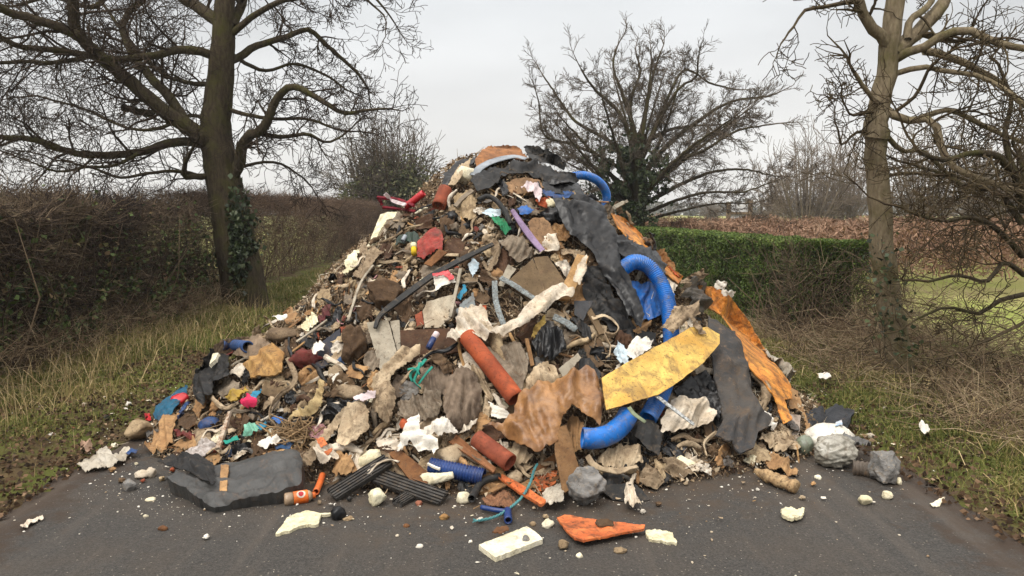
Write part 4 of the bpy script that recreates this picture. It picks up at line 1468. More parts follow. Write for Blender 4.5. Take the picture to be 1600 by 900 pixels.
RED = M("red_plastic", (206, 30, 40), (176, 22, 32), d=.12, rough=.4, spec=.5, bump=.1)
REDB = M("red_bag", (164, 58, 46), (126, 46, 38), d=.3, sc=10, rough=.5)
PINK = M("pink_cloth", (226, 52, 96), (196, 40, 80), d=.1)
GOLD = M("gold_plastic", (190, 158, 62), (150, 120, 50), d=.3, rough=.5)
MINT = M("mint_plastic", (136, 196, 170), (110, 170, 146), d=.2, rough=.5)
TEAL = M("teal_net", (44, 150, 130), (34, 122, 108), d=.12)
LILAC = M("lilac_plastic", (160, 136, 168), (132, 110, 140), d=.2, rough=.5)
PAPER = M("pinkish_paper", (218, 200, 200), (200, 184, 184), d=.2)
BLUEP = M("pale_blue_plastic", (170, 196, 210), (196, 206, 210), d=.25, rough=.45)
CYAN = M("cyan_scrap", (40, 136, 168), (36, 116, 148), d=.2, rough=.5)
CLEAR = M("clear_plastic", (214, 204, 186), (196, 184, 164), d=.25, alpha=.78, rough=.35, spec=.6)
GLASSY = M("grey_green_plastic", (136, 144, 124), (112, 122, 104), d=.25, alpha=.85, rough=.3, spec=.6)
GREYBAG = M("grey_wrapped_plastic", (176, 172, 160), (140, 134, 120), d=.28, sc=6, rough=.2, spec=.6, bump=.4, bscale=26)
STRAW = M("straw_twine", (160, 132, 96), (124, 100, 72), d=.3)
MESHM = M("grey_plaster_mesh", (150, 158, 158), (104, 110, 110), d=.4, sc=30)
BLKW = M("dark_green_plastic", (42, 58, 48), (30, 42, 36), d=.2, rough=.45)
RSTONE = M("red_brick_bit", (164, 104, 80), (136, 84, 64), d=.3)

# ------------------------------------------------------------------ the heap, top to foot
COVER_SOFT = []
# summit
sheet("rusty_sheet", "curved rusty orange sheet forming the very top of the heap", "sheet", RUSTO, [(744, 262), (750, 250), (764, 243), (788, 241), (808, 244), (822, 262), (800, 258), (770, 264), (746, 280)], "the rusty sheet on top", lift=.07, amp=.012, fs=7, thick=.008, tmax=7.2)
strip("metal_band", "bent blue-grey metal band under the rusty sheet on top", "metal", ZINC, [(742, 288), (752, 276), (770, 267), (800, 260), (820, 264)], 13, "the blue-grey metal band", lift=.09, thick=.006, amp=.003)
sheet("black_tarpaulin", "black tarpaulin edge curling down the heap's upper left shoulder", "tarpaulin", FILM, [(694, 300), (700, 280), (716, 264), (745, 252), (748, 259), (727, 268), (712, 280), (702, 300)], "the tarpaulin on the upper left shoulder", lift=.05, amp=.015)
sheet("rubber_mat", "folded black rubber mats right of the rusty sheet on top", "mat", RUBB, [(812, 247), (832, 247), (850, 251), (864, 258), (876, 267), (874, 277), (854, 271), (824, 264)], "the black mats at the top", lift=.08, amp=.03, fs=8, ang=20, tmax=7.2, bulge=.03)
sheet("black_tarpaulin", "creased black tarpaulin stretched across the heap just under its top", "tarpaulin", FILM2, [(738, 296), (748, 284), (780, 270), (800, 266), (832, 266), (868, 278), (892, 281), (898, 292), (880, 302), (860, 298), (846, 286), (820, 280), (796, 280), (786, 288), (778, 298), (766, 310), (750, 312)], "the tarpaulin under the top", lift=.07, amp=.04, fs=6, ang=12, aniso=9, ragged=.7)
sheet("black_tarpaulin", "torn black tarpaulin lapping down beside the tan plate near the top right", "tarpaulin", FILM, [(846, 292), (870, 290), (896, 296), (920, 318), (944, 352), (940, 362), (918, 340), (890, 316), (864, 312), (844, 306)], None, lift=.05, amp=.03, fs=9, ang=35)
board("stone_plate", "oval flat brown plate framed by black tarpaulin near the top", "plate", DISC, [(788, 288), (800, 281), (820, 277), (842, 281), (850, 293), (832, 300), (804, 304), (791, 297)], "the oval brown plate", thick=.025, lift=.06, ragged=.6)
lump("plastic_lump", "cream and white plastic lump on the upper left shoulder", "plastic", PLAST, 730, 278, 17, 15, "the white plastic lump", facets=10, fold=.12, sink=.4)
sheet("cream_rag", "beige rag below the white plastic lump, upper left shoulder", "rag", BEIGE, [(704, 304), (714, 282), (728, 266), (738, 262), (730, 282), (716, 300)], None, lift=.07, amp=.03, bulge=.03)
pipe("clay_pipe", "short broken clay pipe stub pointing out of the heap's upper left", "pipe", CLAYR, [(690, 330), (700, 304)], 11, "the clay pipe stub", wall=.22, lift=.06)
pipe("red_tube", "red plastic tube with pale tip on the upper left slope", "tube", RED, [(640, 330), (668, 308)], 5.5, "the red tube", lift=.05, wall=.2)
COVER.append([(600, 318), (640, 316), (660, 332), (620, 334)])
# red framed box lying left of the red tube
e = empty("broken_rack", path3([(626, 330)], .04)[0], "broken dark red frame with pinkish slats left of the red tube", "frame")
DRED = M("dark_red_paint", (140, 28, 44), (104, 22, 36), d=.2)
strip("rail", None, None, DRED, [(600, 320), (632, 322), (656, 332)], 4, parent=e, lift=.09, thick=.02)
strip("rail", None, None, DRED, [(604, 330), (630, 332), (654, 336)], 4, parent=e, lift=.05, thick=.02)
strip("rail", None, None, DRED, [(600, 320), (602, 326), (604, 331)], 4, parent=e, lift=.07, thick=.02)
strip("slat", None, None, PAPER, [(616, 317), (630, 328), (646, 334)], 6, parent=e, lift=.11, thick=.01)
LAND.append((626, 328, "the broken red frame"))
# cream foam panel, standing on edge
e = empty("foam_slab", path3([(604, 372)], .0)[0], "cream foam-edged panel standing on the heap's upper left edge", "panel")
board("edge", None, None, CREAM, [(571, 392), (594, 335), (606, 331), (625, 331), (624, 340), (604, 343), (588, 372), (577, 397)], parent=e, thick=.05, lift=.10)
board("backing", "grey-brown inner side", None, GREYC, [(604, 344), (624, 341), (622, 352), (604, 366), (588, 384), (581, 392)], parent=e, thick=.02, lift=.07)
LAND.append((600, 365, "the cream foam panel"))
lump("black_bag", "small knotted black bag below the clay pipe stub", "bag", FILM, 708, 342, 10, 9, "the small black bag", facets=4, fold=.2)
lump("black_bag", "smaller black bag lower right of another knotted bag, under the clay stub", "bag", FILM, 728, 357, 9, 7, None, facets=4, fold=.2)
sheet("red_bag", "torn red bag gaping open on the upper left face", "bag", REDB, [(657, 412), (660, 384), (672, 368), (682, 360), (694, 368), (698, 384), (694, 398), (668, 414)], "the torn red bag", lift=.06, amp=.03, bulge=.04, fs=8)
board("board_scrap", "brown board flap propped against the torn red bag", "board", WOODB, [(662, 412), (686, 389), (699, 394), (674, 416)], None, thick=.012, lift=.13)
e = empty("plastic_pot", path3([(653, 402)], .03)[0], "small yellow pot with a cream lid left of the torn red bag", "pot")
pp = path3([(653, 408), (653, 399), (653, 393)], .08)
V, Fc = [], []; tube_geo([pp[0], pp[1]], [.021, .021], 14, V, Fc); link("body", mesh_py("body", V, Fc, M("yellow_pot", (224, 190, 40), (206, 170, 36), d=.1)), e)
V, Fc = [], []; tube_geo([pp[1] + Vector((0, 0, .002)), pp[2]], [.024, .024], 14, V, Fc); link("lid", mesh_py("lid", V, Fc, M("cream_lid", (232, 226, 190), d=.1)), e)
LAND.append((653, 402, "the small yellow pot"))
sheet("green_sheet", "dark green plastic sheet up the slope from the yellow pot", "sheet", BLKW, [(628, 378), (640, 371), (656, 372), (664, 384), (652, 388), (640, 384), (624, 392)], "the dark green sheet", lift=.05, amp=.02)
pipe("grey_ring", "small grey pipe end poking out by the dark green sheet", "pipe", ZINC, [(635, 386), (640, 378)], 3.6, None, lift=.07, wall=.3)
# rubber trim across the face
strip("rubber_trim", "long curved black rubber trim sweeping across the left face", "trim", RUBB, [(593, 527), (601, 508), (630, 483), (680, 448), (722, 422), (768, 396)], [5, 10, 11, 10, 9, 6], "the long black rubber trim", lift=.12, thick=.018, amp=.002)
strip("slat", "thin bent grey-white slat left of the soil clod", "slat", GREYB, [(590, 426), (573, 450), (562, 480), (552, 512)], 4.5, "the bent white slat", lift=.08, thick=.008)
lump("soil_clod", "large brown soil clod resting on the long black rubber trim", "clod", SOIL, 606, 468, 36, 26, "the big soil clod", facets=8, rough=.12, sink=.5, sub=4, rot=.4)
lump("soil_clod", "crumbling soil mass left of the pale leaning board", "clod", SOIL, 556, 545, 22, 34, "the crumbling soil mass", facets=8, rough=.16, sink=.6, sub=4)
board("pale_board", "pale grey board leaning below the black trim, the widest of its row", "board", GREYB, [(573, 504), (606, 499), (626, 573), (598, 592)], "the pale leaning board", thick=.02, lift=.07)
board("pale_board", "narrow pale board tucked right of the widest leaning board", "board", GREYB, [(609, 502), (624, 500), (627, 568), (624, 560)], None, thick=.02, lift=.05)
board("pale_board", "stained pale panel right of the narrow board, behind the red and white packet", "board", M("stained_panel", (200, 188, 166), (168, 150, 126), d=.25, sc=5), [(660, 486), (668, 471), (708, 460), (713, 480), (700, 499), (686, 512), (664, 512)], "the stained pale panel", thick=.02, lift=.06)
board("brick_piece", "red-brown brick piece between two pale boards under the trim", "brick", CLAYR, [(648, 492), (659, 486), (664, 510), (652, 512)], None, thick=.03, lift=.05)
e = empty("torn_packet", path3([(700, 456)], .05)[0], "crumpled packet with red and white bands under the black trim", "packet")
sheet("wrapper", None, None, WHITE, [(685, 450), (710, 444), (717, 457), (707, 461), (686, 470)], parent=e, lift=.12, amp=.012, bulge=.03)
sheet("red_band", None, None, RED, [(685, 449), (708, 443), (709, 448), (686, 453)], parent=e, lift=.155, amp=.006, cover=False)
sheet("red_band", None, None, RED, [(700, 446), (707, 444), (716, 456), (708, 459)], parent=e, lift=.157, amp=.006, cover=False)
LAND.append((700, 456, "the red and white packet"))
strip("stick", "thin whitish stick standing right of the red and white packet", "stick", GREYB, [(723, 434), (716, 470), (708, 511)], 5, "the whitish stick", lift=.11, thick=.012)
sheet("plastic_scrap", "pale blue-grey plastic scrap hanging right of the trim's upper end", "scrap", BLUEP, [(732, 424), (741, 414), (749, 424), (740, 445)], None, lift=.08, amp=.012)
board("grey_board", "blue-grey board with ragged edge right of the whitish stick", "board", M("blue_grey_board", (128, 134, 134), (108, 112, 112), d=.3), [(714, 482), (740, 456), (746, 496), (728, 505), (714, 495)], "the blue-grey board", thick=.015, lift=.08, ragged=1.0)
sheet("cyan_scrap", "small bright cyan scrap behind the blue-grey board", "scrap", CYAN, [(717, 474), (727, 452), (732, 462), (722, 478)], None, lift=.06, amp=.012)
board("tile", "small terracotta tile right of the blue-grey board", "tile", CLAY, [(745, 478), (760, 477), (760, 489), (746, 491)], None, thick=.015, lift=.06)
board("rusty_board", "dark rusty brown board lying under the twisted cream cloth's left end", "board", RUSTB, [(625, 516), (726, 512), (722, 548), (664, 562), (628, 570)], "the dark rusty board", thick=.015, lift=.06)
lump("foam_chunk", "ragged cream foam chunk on the dark rusty board", "foam", M("pinkish_foam", (206, 184, 154), (180, 156, 128), d=.25, bump=.7), 641, 528, 13, 10, None, facets=6, rough=.16, sink=-.2)
# tan disc, boards, lilac strip
board("rusty_plate", "rounded tan rusty plate beside the large black tarpaulin", "plate", DISC, [(825, 348), (834, 340), (850, 341), (858, 348), (866, 368), (880, 386), (868, 395), (848, 392), (832, 376)], "the rounded tan plate", thick=.012, lift=.09, ragged=.7, warp=.02)
strip("lilac_strip", "long lilac plastic strip slanting down the upper face", "strip", LILAC, [(798, 340), (814, 364), (830, 386), (846, 404)], [7, 10, 11, 9], "the lilac strip", lift=.09, thick=.012, bow=.01)
sheet("green_netting", "bright green net scrap left of the lilac strip", "netting", M("green_net", (70, 160, 112), (54, 130, 92), d=.2), [(762, 349), (774, 347), (784, 354), (797, 369), (789, 373), (774, 362)], "the green net scrap", lift=.07, amp=.03, fs=16)
sheet("plastic_scrap", "pale blue clear plastic scrap above the green net scrap", "scrap", BLUEP, [(754, 345), (764, 339), (781, 338), (780, 350), (766, 350)], None, lift=.08, amp=.015)
pipe("black_hose", "bent black hose arching over the pale blue scrap near the top", "hose", RUBB, [(750, 330), (762, 324), (774, 330), (786, 346), (794, 366)], 4, "the bent black hose", lift=.12, wall=.3, sides=10)
strip("grey_lath", "grey wooden lath slanting below the clay pipe stub's right side", "lath", GREYC, [(716, 333), (728, 320), (742, 309)], 8, None, lift=.08, thick=.02)
sheet("blue_scrap", "bright blue plastic scrap left of the rounded tan plate's top", "scrap", BLUEF, [(806, 338), (820, 332), (832, 339), (822, 347), (810, 345)], "the bright blue scrap", lift=.08, amp=.015, bulge=.02)
sheet("blue_sheet", "dark blue sheet edge under the torn tarpaulin at the upper right", "sheet", BLUED, [(842, 307), (862, 306), (893, 310), (884, 318), (862, 319), (850, 314)], None, lift=.06, amp=.012)
lump("cream_wad", "crumpled cream wad below the dark blue sheet edge", "wad", CREAM, 857, 322, 10, 9, "the cream wad", facets=4, fold=.2)
sheet("pink_white_rag", "pinkish white rag trailing under the oval brown plate", "rag", PAPER, [(812, 305), (826, 297), (838, 300), (844, 314), (838, 330), (830, 314)], None, lift=.09, amp=.02, fs=14)
sheet("black_tarpaulin", "large black tarpaulin draped in long folds down the upper right", "tarpaulin", FILM, [(856, 330), (872, 332), (908, 340), (930, 358), (948, 386), (954, 410), (962, 440), (978, 476), (990, 512), (986, 534), (968, 514), (950, 476), (934, 444), (920, 414), (904, 398), (886, 388), (870, 364)], "the large draped tarpaulin", lift=.13, amp=.045, fs=7, ang=58, aniso=9, bulge=.05, bw=10, ragged=.7)
sheet("black_tarpaulin", "black tarpaulin corner between the orange strip and the blue pipe's upper end", "tarpaulin", FILM, [(944, 378), (962, 384), (982, 400), (1008, 404), (1026, 430), (1022, 450), (994, 432), (966, 418), (948, 400)], None, lift=.10, amp=.035, fs=9, ang=35)
sheet("black_tarpaulin", "shredded black tarpaulin spread left of the blue tarpaulin", "tarpaulin", FILM2, [(910, 424), (936, 420), (948, 462), (974, 494), (990, 520), (1016, 532), (1020, 548), (980, 550), (950, 524), (924, 494), (906, 462)], "the shredded tarpaulin", lift=.06, amp=.04, fs=12, ang=50, aniso=5)
board("slate_plate", "dark slate plate wedged right of the pale wood plank", "plate", SLATE, [(897, 470), (927, 470), (911, 501), (898, 492)], None, thick=.012, lift=.11)
board("brown_board", "brown hardboard sheet, left of a pair meeting above the twisted cream cloth", "board", BOARD, [(790, 442), (832, 404), (848, 440), (856, 470), (836, 473)], "the left brown hardboard", thick=.012, lift=.11)
board("brown_board", "brown hardboard sheet, right of a pair, touching the pale wood plank", "board", BOARD, [(833, 402), (856, 400), (882, 438), (868, 466), (858, 469)], "the right brown hardboard", thick=.012, lift=.125)
board("wood_plank", "pale wood plank standing above the twisted cream cloth", "plank", WOODP, [(902, 397), (920, 400), (910, 430), (889, 468), (869, 466), (884, 436)], "the pale wood plank", thick=.03, lift=.16)
sheet("white_band", "whitish cloth band wrapped round the pale wood plank", "cloth", PALE, [(908, 430), (907, 454), (896, 477), (887, 470), (895, 446)], None, lift=.22, amp=.015, fs=14, ang=110)
sheet("twisted_cloth", "long twisted cream cloth stretched across the middle of the heap", "cloth", PALE, [(764, 540), (784, 530), (804, 518), (822, 496), (850, 473), (874, 467), (892, 472), (888, 486), (862, 492), (840, 512), (814, 530), (786, 545)], "the twisted cream cloth", lift=.15, amp=.032, fs=12, ang=-38, aniso=10, bulge=.04, bw=8)
sheet("cream_bag", "rumpled cream bag at the orange clay pipe's upper end", "bag", PALE, [(702, 548), (716, 534), (724, 508), (744, 500), (760, 508), (774, 536), (758, 554), (738, 546), (716, 556)], "the rumpled cream bag", lift=.14, amp=.05, fs=12, bulge=.08, bw=10)
strip("mesh_strip", "grey plaster mesh strip hanging left of the brown hardboards", "mesh", MESHM, [(772, 452), (774, 480), (780, 504), (788, 524)], 9, None, lift=.09, thick=.006, amp=.006)
strip("mesh_strip", "white and grey mesh strip under the left brown hardboard", "mesh", MESHM, [(780, 448), (800, 460), (820, 474), (836, 484)], 10, "the white mesh strip", lift=.10, thick=.006, amp=.006)
board("fibreboard_strip", "pale fibreboard strip left of the grey cloth hood", "board", GREYB, [(794, 413), (807, 420), (787, 447), (778, 446)], None, thick=.015, lift=.08)
sheet("grey_cloth", "grey-brown cloth hood above the left brown hardboard", "cloth", GREYC, [(779, 388), (796, 380), (814, 383), (830, 402), (829, 414), (808, 423), (787, 404)], "the grey cloth hood", lift=.09, amp=.03, fs=9, bulge=.06)
sheet("brown_rag", "hanging brown rag strip left of the grey cloth hood", "rag", BEIGE2, [(764, 386), (774, 382), (780, 400), (776, 420), (766, 436), (760, 430), (768, 410)], None, lift=.08, amp=.02, fs=14, bulge=.02)
strip("plank_strip", "narrow beige plank right of the slate plate, pointing downhill", "plank", BOARD, [(914, 494), (924, 512), (936, 534)], 11, None, lift=.09, thick=.015)
# blue pipe, blue tarpaulin, orange strip (right edge)
sheet("blue_tarpaulin", "crumpled blue tarpaulin behind the curved blue pipe", "tarpaulin", BLUEF, [(964, 454), (984, 446), (1010, 450), (1030, 452), (1043, 470), (1037, 498), (1008, 506), (984, 504), (972, 480)], "the blue tarpaulin", lift=.05, amp=.035, fs=8)
pipe("blue_pipe", "long ribbed blue pipe curving down the right side", "pipe", BLUE, [(960, 437, .12), (974, 430, .16), (992, 437, .17), (1008, 456, .17), (1020, 484, .17), (1028, 520, .16), (1034, 560, .13), (1029, 600, .12), (1018, 632, .12), (1002, 666, .10)], 13, "the long blue pipe", ribs=.016, lift=.12)
pipe("blue_pipe", "blue ribbed pipe looping in the air off the upper right shoulder", "pipe", BLUE, [(872, 290), (884, 279), (908, 274), (928, 279), (942, 291), (948, 308), (942, 328), (930, 350)], 6.8, "the blue pipe loop", ribs=.014, depth=[6.5, 6.45, 6.45, 6.5, 6.55, 6.6, 6.6, 6.5])
sheet("orange_strip", "orange membrane strip running down the upper right edge", "membrane", ORANG, [(946, 342), (966, 349), (990, 372), (1014, 400), (1040, 428), (1058, 441), (1050, 452), (1028, 434), (1006, 404), (974, 384), (956, 364)], "the upper orange strip", lift=.07, amp=.0015, thick=.008, ang=45, ragged=.4)
strip("stick", "short pale stick poking out at the orange strip's upper end", "stick", GREYB, [(942, 342), (952, 337), (962, 331)], 6, None, lift=.14, thick=.02)
sheet("orange_strip", "broad orange membrane strip hanging down the lower right edge", "membrane", ORANG, [(1076, 459), (1102, 463), (1128, 478), (1150, 508), (1174, 545), (1200, 590), (1219, 616), (1221, 640), (1208, 640), (1224, 674), (1212, 680), (1192, 634), (1154, 585), (1128, 532), (1110, 508), (1090, 496)], "the broad orange strip", lift=.11, amp=.0015, thick=.008, ang=55, ragged=.5, warp=.02, tmax=7.0)
sheet("orange_scrap", "orange membrane scrap folded beside the yellow band's upper end", "membrane", ORANG, [(1072, 547), (1092, 533), (1097, 556), (1084, 560)], None, lift=.07, amp=.012)
sheet("olive_bag", "gathered dark olive bag at the head of the broad orange strip", "bag", M("olive_black", (76, 68, 56), (50, 45, 38), d=.2, rough=.45, spec=.4), [(1050, 474), (1058, 452), (1078, 459), (1093, 484), (1082, 506), (1062, 492)], "the dark olive bag", lift=.13, amp=.045, fs=9, bulge=.10, bw=10)
sheet("white_rag", "two-lobed white rag sticking out past the orange strip's head", "rag", WHITE, [(1099, 463), (1107, 451), (1117, 454), (1119, 464), (1139, 470), (1132, 481), (1117, 473)], None, lift=.10, amp=.03, bulge=.05, tmax=6.8)
sheet("beige_rag", "grey-beige rag perched between the two orange strips", "rag", BEIGE2, [(1044, 458), (1060, 446), (1078, 438), (1088, 446), (1076, 456), (1056, 468)], None, lift=.10, amp=.04, bulge=.06, tmax=6.8)
sheet("grey_mat", "heavy worn grey mat hanging between yellow band and orange strip", "mat", FELT, [(1088, 514), (1110, 530), (1128, 538), (1150, 586), (1162, 624), (1172, 650), (1193, 674), (1186, 692), (1170, 702), (1166, 728), (1148, 732), (1130, 716), (1104, 704), (1118, 670), (1112, 640), (1098, 590), (1096, 555)], "the heavy grey mat", lift=.13, amp=.03, fs=5, ang=75, aniso=3, thick=.012, bulge=.08, bw=14, ragged=.5)
sheet("beige_rag", "brown and white rag knotted round the long blue pipe", "rag", BEIGE2, [(1006, 550), (1020, 514), (1036, 515), (1058, 506), (1062, 530), (1050, 532), (1072, 562), (1060, 560), (1042, 534), (1020, 562)], "the rag on the blue pipe", lift=.28, amp=.02, fs=14, bulge=.02)
sheet("yellow_band", "wide flat yellow membrane band crossing the long blue pipe", "membrane", YELL, [(926, 629), (986, 590), (1048, 547), (1078, 548), (1098, 560), (1098, 574), (1068, 602), (1000, 650), (942, 672), (930, 676)], "the wide yellow band", lift=.26, amp=.003, thick=.01, ang=-35, bulge=.0, warp=.015, ragged=.3)
sheet("plastic_bag", "crumpled white and pale blue plastic bag left of the yellow band's top", "bag", WHITE, [(972, 556), (984, 543), (1008, 549), (1004, 562), (980, 578), (972, 572)], None, lift=.10, amp=.035, fs=13, bulge=.03)
sheet("plastic_bag", "pale blue plastic scrap left of a crumpled white bag", "bag", BLUEP, [(953, 568), (958, 545), (972, 562), (976, 580), (962, 582)], None, lift=.09, amp=.03, fs=13)
board("dark_beam", "dark stained beam lying behind the yellow band", "beam", M("dark_beam_wood", (84, 72, 58), (62, 52, 42), d=.4, sc=8), [(939, 592), (1006, 557), (1011, 570), (942, 620)], "the dark beam", thick=.05, lift=.10)
strip("metal_strip", "perforated white metal strip slanting below the yellow band", "strip", M("punched_metal", (216, 218, 216), (96, 96, 94), d=.15, sc=60, metal=.2), [(1000, 648), (1028, 674), (1058, 701)], 7, "the perforated metal strip", lift=.24, thick=.006)
sheet("white_cloth", "soft dirty-white cloth bundle right of the perforated metal strip", "cloth", PALE, [(1022, 668), (1038, 640), (1050, 632), (1088, 640), (1106, 658), (1100, 675), (1062, 688), (1022, 692)], "the dirty-white bundle", lift=.10, amp=.04, fs=8, bulge=.12, bw=14)
sheet("black_bag", "crumpled black bag tucked under the yellow band left of the grey mat", "bag", FILM, [(1040, 622), (1072, 598), (1096, 592), (1112, 612), (1118, 644), (1112, 672), (1104, 656), (1084, 638), (1052, 630)], None, lift=.07, amp=.04, fs=9)
sheet("black_flap", "grey-black rubber flap hanging below the long blue pipe", "flap", RUBB, [(974, 680), (992, 668), (1010, 672), (1025, 694), (1020, 730), (1004, 720), (986, 700)], "the rubber flap", lift=.10, amp=.018, fs=6, bulge=.05)
sheet("black_flap", "black cloth end lying on the road under the rubber flap", "cloth", FILM2, [(1004, 728), (1024, 734), (1054, 755), (1032, 764), (1010, 754)], None, lift=.02, amp=.02)
sheet("brown_rag", "pointed brown rag right of the black cloth end on the road", "rag", BEIGE2, [(1034, 742), (1046, 711), (1062, 726), (1080, 748), (1062, 754)], None, lift=.03, amp=.03, bulge=.03)
board("tile", "cream tile lying among rags above the pointed brown rag", "tile", CREAM, [(1053, 717), (1064, 711), (1089, 724), (1062, 731)], None, thick=.02, lift=.05)
# lower right foot
sheet("torn_cardboard", "torn brown cardboard at the heap's right foot below the grey mat", "cardboard", CARD, [(1188, 716), (1206, 710), (1218, 722), (1232, 730), (1247, 742), (1244, 750), (1220, 746), (1198, 738)], "the torn cardboard", lift=.04, amp=.03, fs=6, bulge=.03, thick=.006)
sheet("beige_rag", "beige rag bundle at the right foot above the torn cardboard", "rag", BEIGE, [(1178, 700), (1188, 684), (1204, 681), (1233, 706), (1222, 720), (1204, 708)], None, lift=.05, amp=.04, bulge=.07)
sheet("white_rag", "white rag tucked right of the grey mat's bulge", "rag", WHITE, [(1178, 656), (1186, 652), (1208, 672), (1202, 680), (1186, 670)], None, lift=.06, amp=.03, bulge=.04)
board("grey_board", "pinkish grey fibreboard leaning at the heap's right foot", "board", M("pinkish_board", (172, 156, 142), (150, 134, 120), d=.25), [(1225, 646), (1251, 649), (1248, 694), (1229, 691)], "the pinkish grey board", thick=.015, lift=.06, tmax=6.2)
sheet("brown_sheet", "stiff brown sheet behind the pinkish grey board", "sheet", CARD, [(1222, 600), (1238, 620), (1254, 656), (1262, 690), (1252, 690), (1250, 648), (1226, 644)], None, lift=.04, amp=.02, tmax=6.4)
sheet("clear_film", "torn translucent film fluttering on the right edge by the orange strip", "film", CLEAR, [(1178, 556), (1198, 552), (1212, 560), (1206, 572), (1232, 592), (1224, 612), (1206, 590), (1188, 572)], "the translucent film", lift=.05, amp=.05, tmax=6.6)
# verge things, right
sheet("bitumen_sheet", "cracked black bitumen sheet lying on the right verge's grass", "sheet", BITU, [(1252, 650), (1268, 640), (1284, 637), (1290, 652), (1284, 680), (1262, 668)], "the bitumen sheet", lift=.05, amp=.012, plane=True, thick=.018, tmax=20, tilt=.1)
sheet("bitumen_sheet", "larger black bitumen sheet half overlapping a cracked one on the verge", "sheet", BITU, [(1290, 640), (1306, 631), (1335, 642), (1325, 668), (1310, 688), (1284, 681)], None, lift=.075, amp=.012, plane=True, thick=.018, tmax=20, tilt=.1)
lump("white_sack", "white plastic sack with blue print behind the grey wrapped bundle", "sack", M("printed_sack", (232, 226, 212), (214, 206, 190), d=.2, rough=.45, spec=.5), 1294, 704, 36, 21, "the white sack", facets=5, fold=.10, sink=0, tmax=20)
sheet("blue_print", "worn pale blue print patch on the white sack's front", "print", M("blue_print", (150, 190, 222), (206, 196, 190), d=.1, sc=14), [(1296, 700), (1310, 697), (1314, 704), (1300, 708)], None, lift=.185, amp=.002, thick=.002, tmax=20)
lump("plastic_jar", "grey-green plastic jar left of the white sack", "jar", GLASSY, 1253, 702, 14, 17, "the grey-green jar", facets=5, fold=.06, sink=0, tmax=20)
lump("wrapped_bundle", "bundle wrapped tight in grey plastic, lying on the road's right edge", "bundle", GREYBAG, 1304, 727, 33, 24, "the grey wrapped bundle", facets=6, fold=.13, sink=0, tmax=20, sub=5)
sheet("dark_film", "dark film tail trailing right from the grey wrapped bundle", "film", M("smoky_film", (110, 108, 104), (70, 68, 66), d=.2, rough=.35, spec=.5), [(1306, 708), (1330, 710), (1360, 720), (1358, 732), (1336, 726)], None, lift=.12, amp=.04, fs=14, ang=15, aniso=6, tmax=20)
pipe("dark_hose", "short ribbed dark hose between grey bundle and concrete rock", "hose", M("dark_hose", (96, 86, 76), (70, 62, 54), d=.25, rough=.5), [(1332, 741), (1348, 743), (1366, 747)], 13.5, "the short dark hose", ribs=.024, tmax=20)
lump("concrete_rock", "broken concrete rock on the road's right edge", "rock", CONC, 1378, 752, 25, 32, "the right concrete rock", facets=13, rough=.11, sink=0, tmax=20, sub=5, rot=.3, cut=.68)
for (x, y, a, b_, lab) in ((1351, 789, 11, 9, "yellowish foam lump in front of the right concrete rock"), (1386, 780, 9, 7.5, "cream foam lump touching the right concrete rock's base"),
                          (1278, 749, 6, 5, "small cream foam lump before the grey wrapped bundle"), (1403, 758, 6, 7, "tan foam lump behind the right concrete rock")):
    lump("foam_lump", lab, "foam", CREAM if "yellow" in lab else PLAST, x, y, a, b_, None, facets=8, rough=.1, sink=0, tmax=20)
V, Fc = [], []
pp = path3([(1180, 749), (1200, 757), (1222, 766), (1243, 774)], .05, 20)
pts = catmull(pp, 26); rad = [.036 * (1 + .3 * noise.noise(Vector((i * .5, 3, 0)))) * (.55 + .45 * min(1, i / 9)) for i in range(27)]
tube_geo(pts, rad, 14, V, Fc)
V = [(x + .012 * noise.noise(Vector((x * 30, y * 30, z * 30))), y, z + .012 * noise.noise(Vector((x * 30, y * 30, z * 30 + 9)))) for x, y, z in V]
tag(link("rotten_log", mesh_py("rotten_log", V, Fc, M("rotten_log", (196, 166, 124), (150, 118, 82), d=.35, sc=14, bump=.8))), "short rotten log lying on the road below the torn cardboard", "log")
LAND.append((1212, 762, "the rotten log")); COVER.append([(1178, 742), (1246, 764), (1244, 782), (1180, 758)])
sheet("foam_dish", "broken cream foam dish alone on the road at the right", "foam", CREAM, [(1219, 806), (1228, 803), (1246, 807), (1258, 804), (1254, 815), (1240, 821), (1224, 816)], "the foam dish", lift=.03, amp=.014, thick=.016, tmax=20, bulge=.02, fs=6)
sheet("white_paper", "scrap of white paper caught in the right verge's grass", "paper", WHITE, [(1278, 600), (1290, 599), (1300, 604), (1292, 610), (1282, 608)], None, lift=.10, amp=.02, tmax=20)
sheet("white_paper", "white wrapper among brambles far right", "wrapper", WHITE, [(1438, 684), (1446, 680), (1454, 692), (1450, 702), (1442, 698)], None, lift=.10, amp=.02, tmax=20)
sheet("bark_piece", "pale bark piece on the road's far right edge", "bark", PLAST, [(1452, 792), (1462, 786), (1476, 785), (1470, 792), (1458, 797)], None, lift=.02, amp=.015, tmax=20)

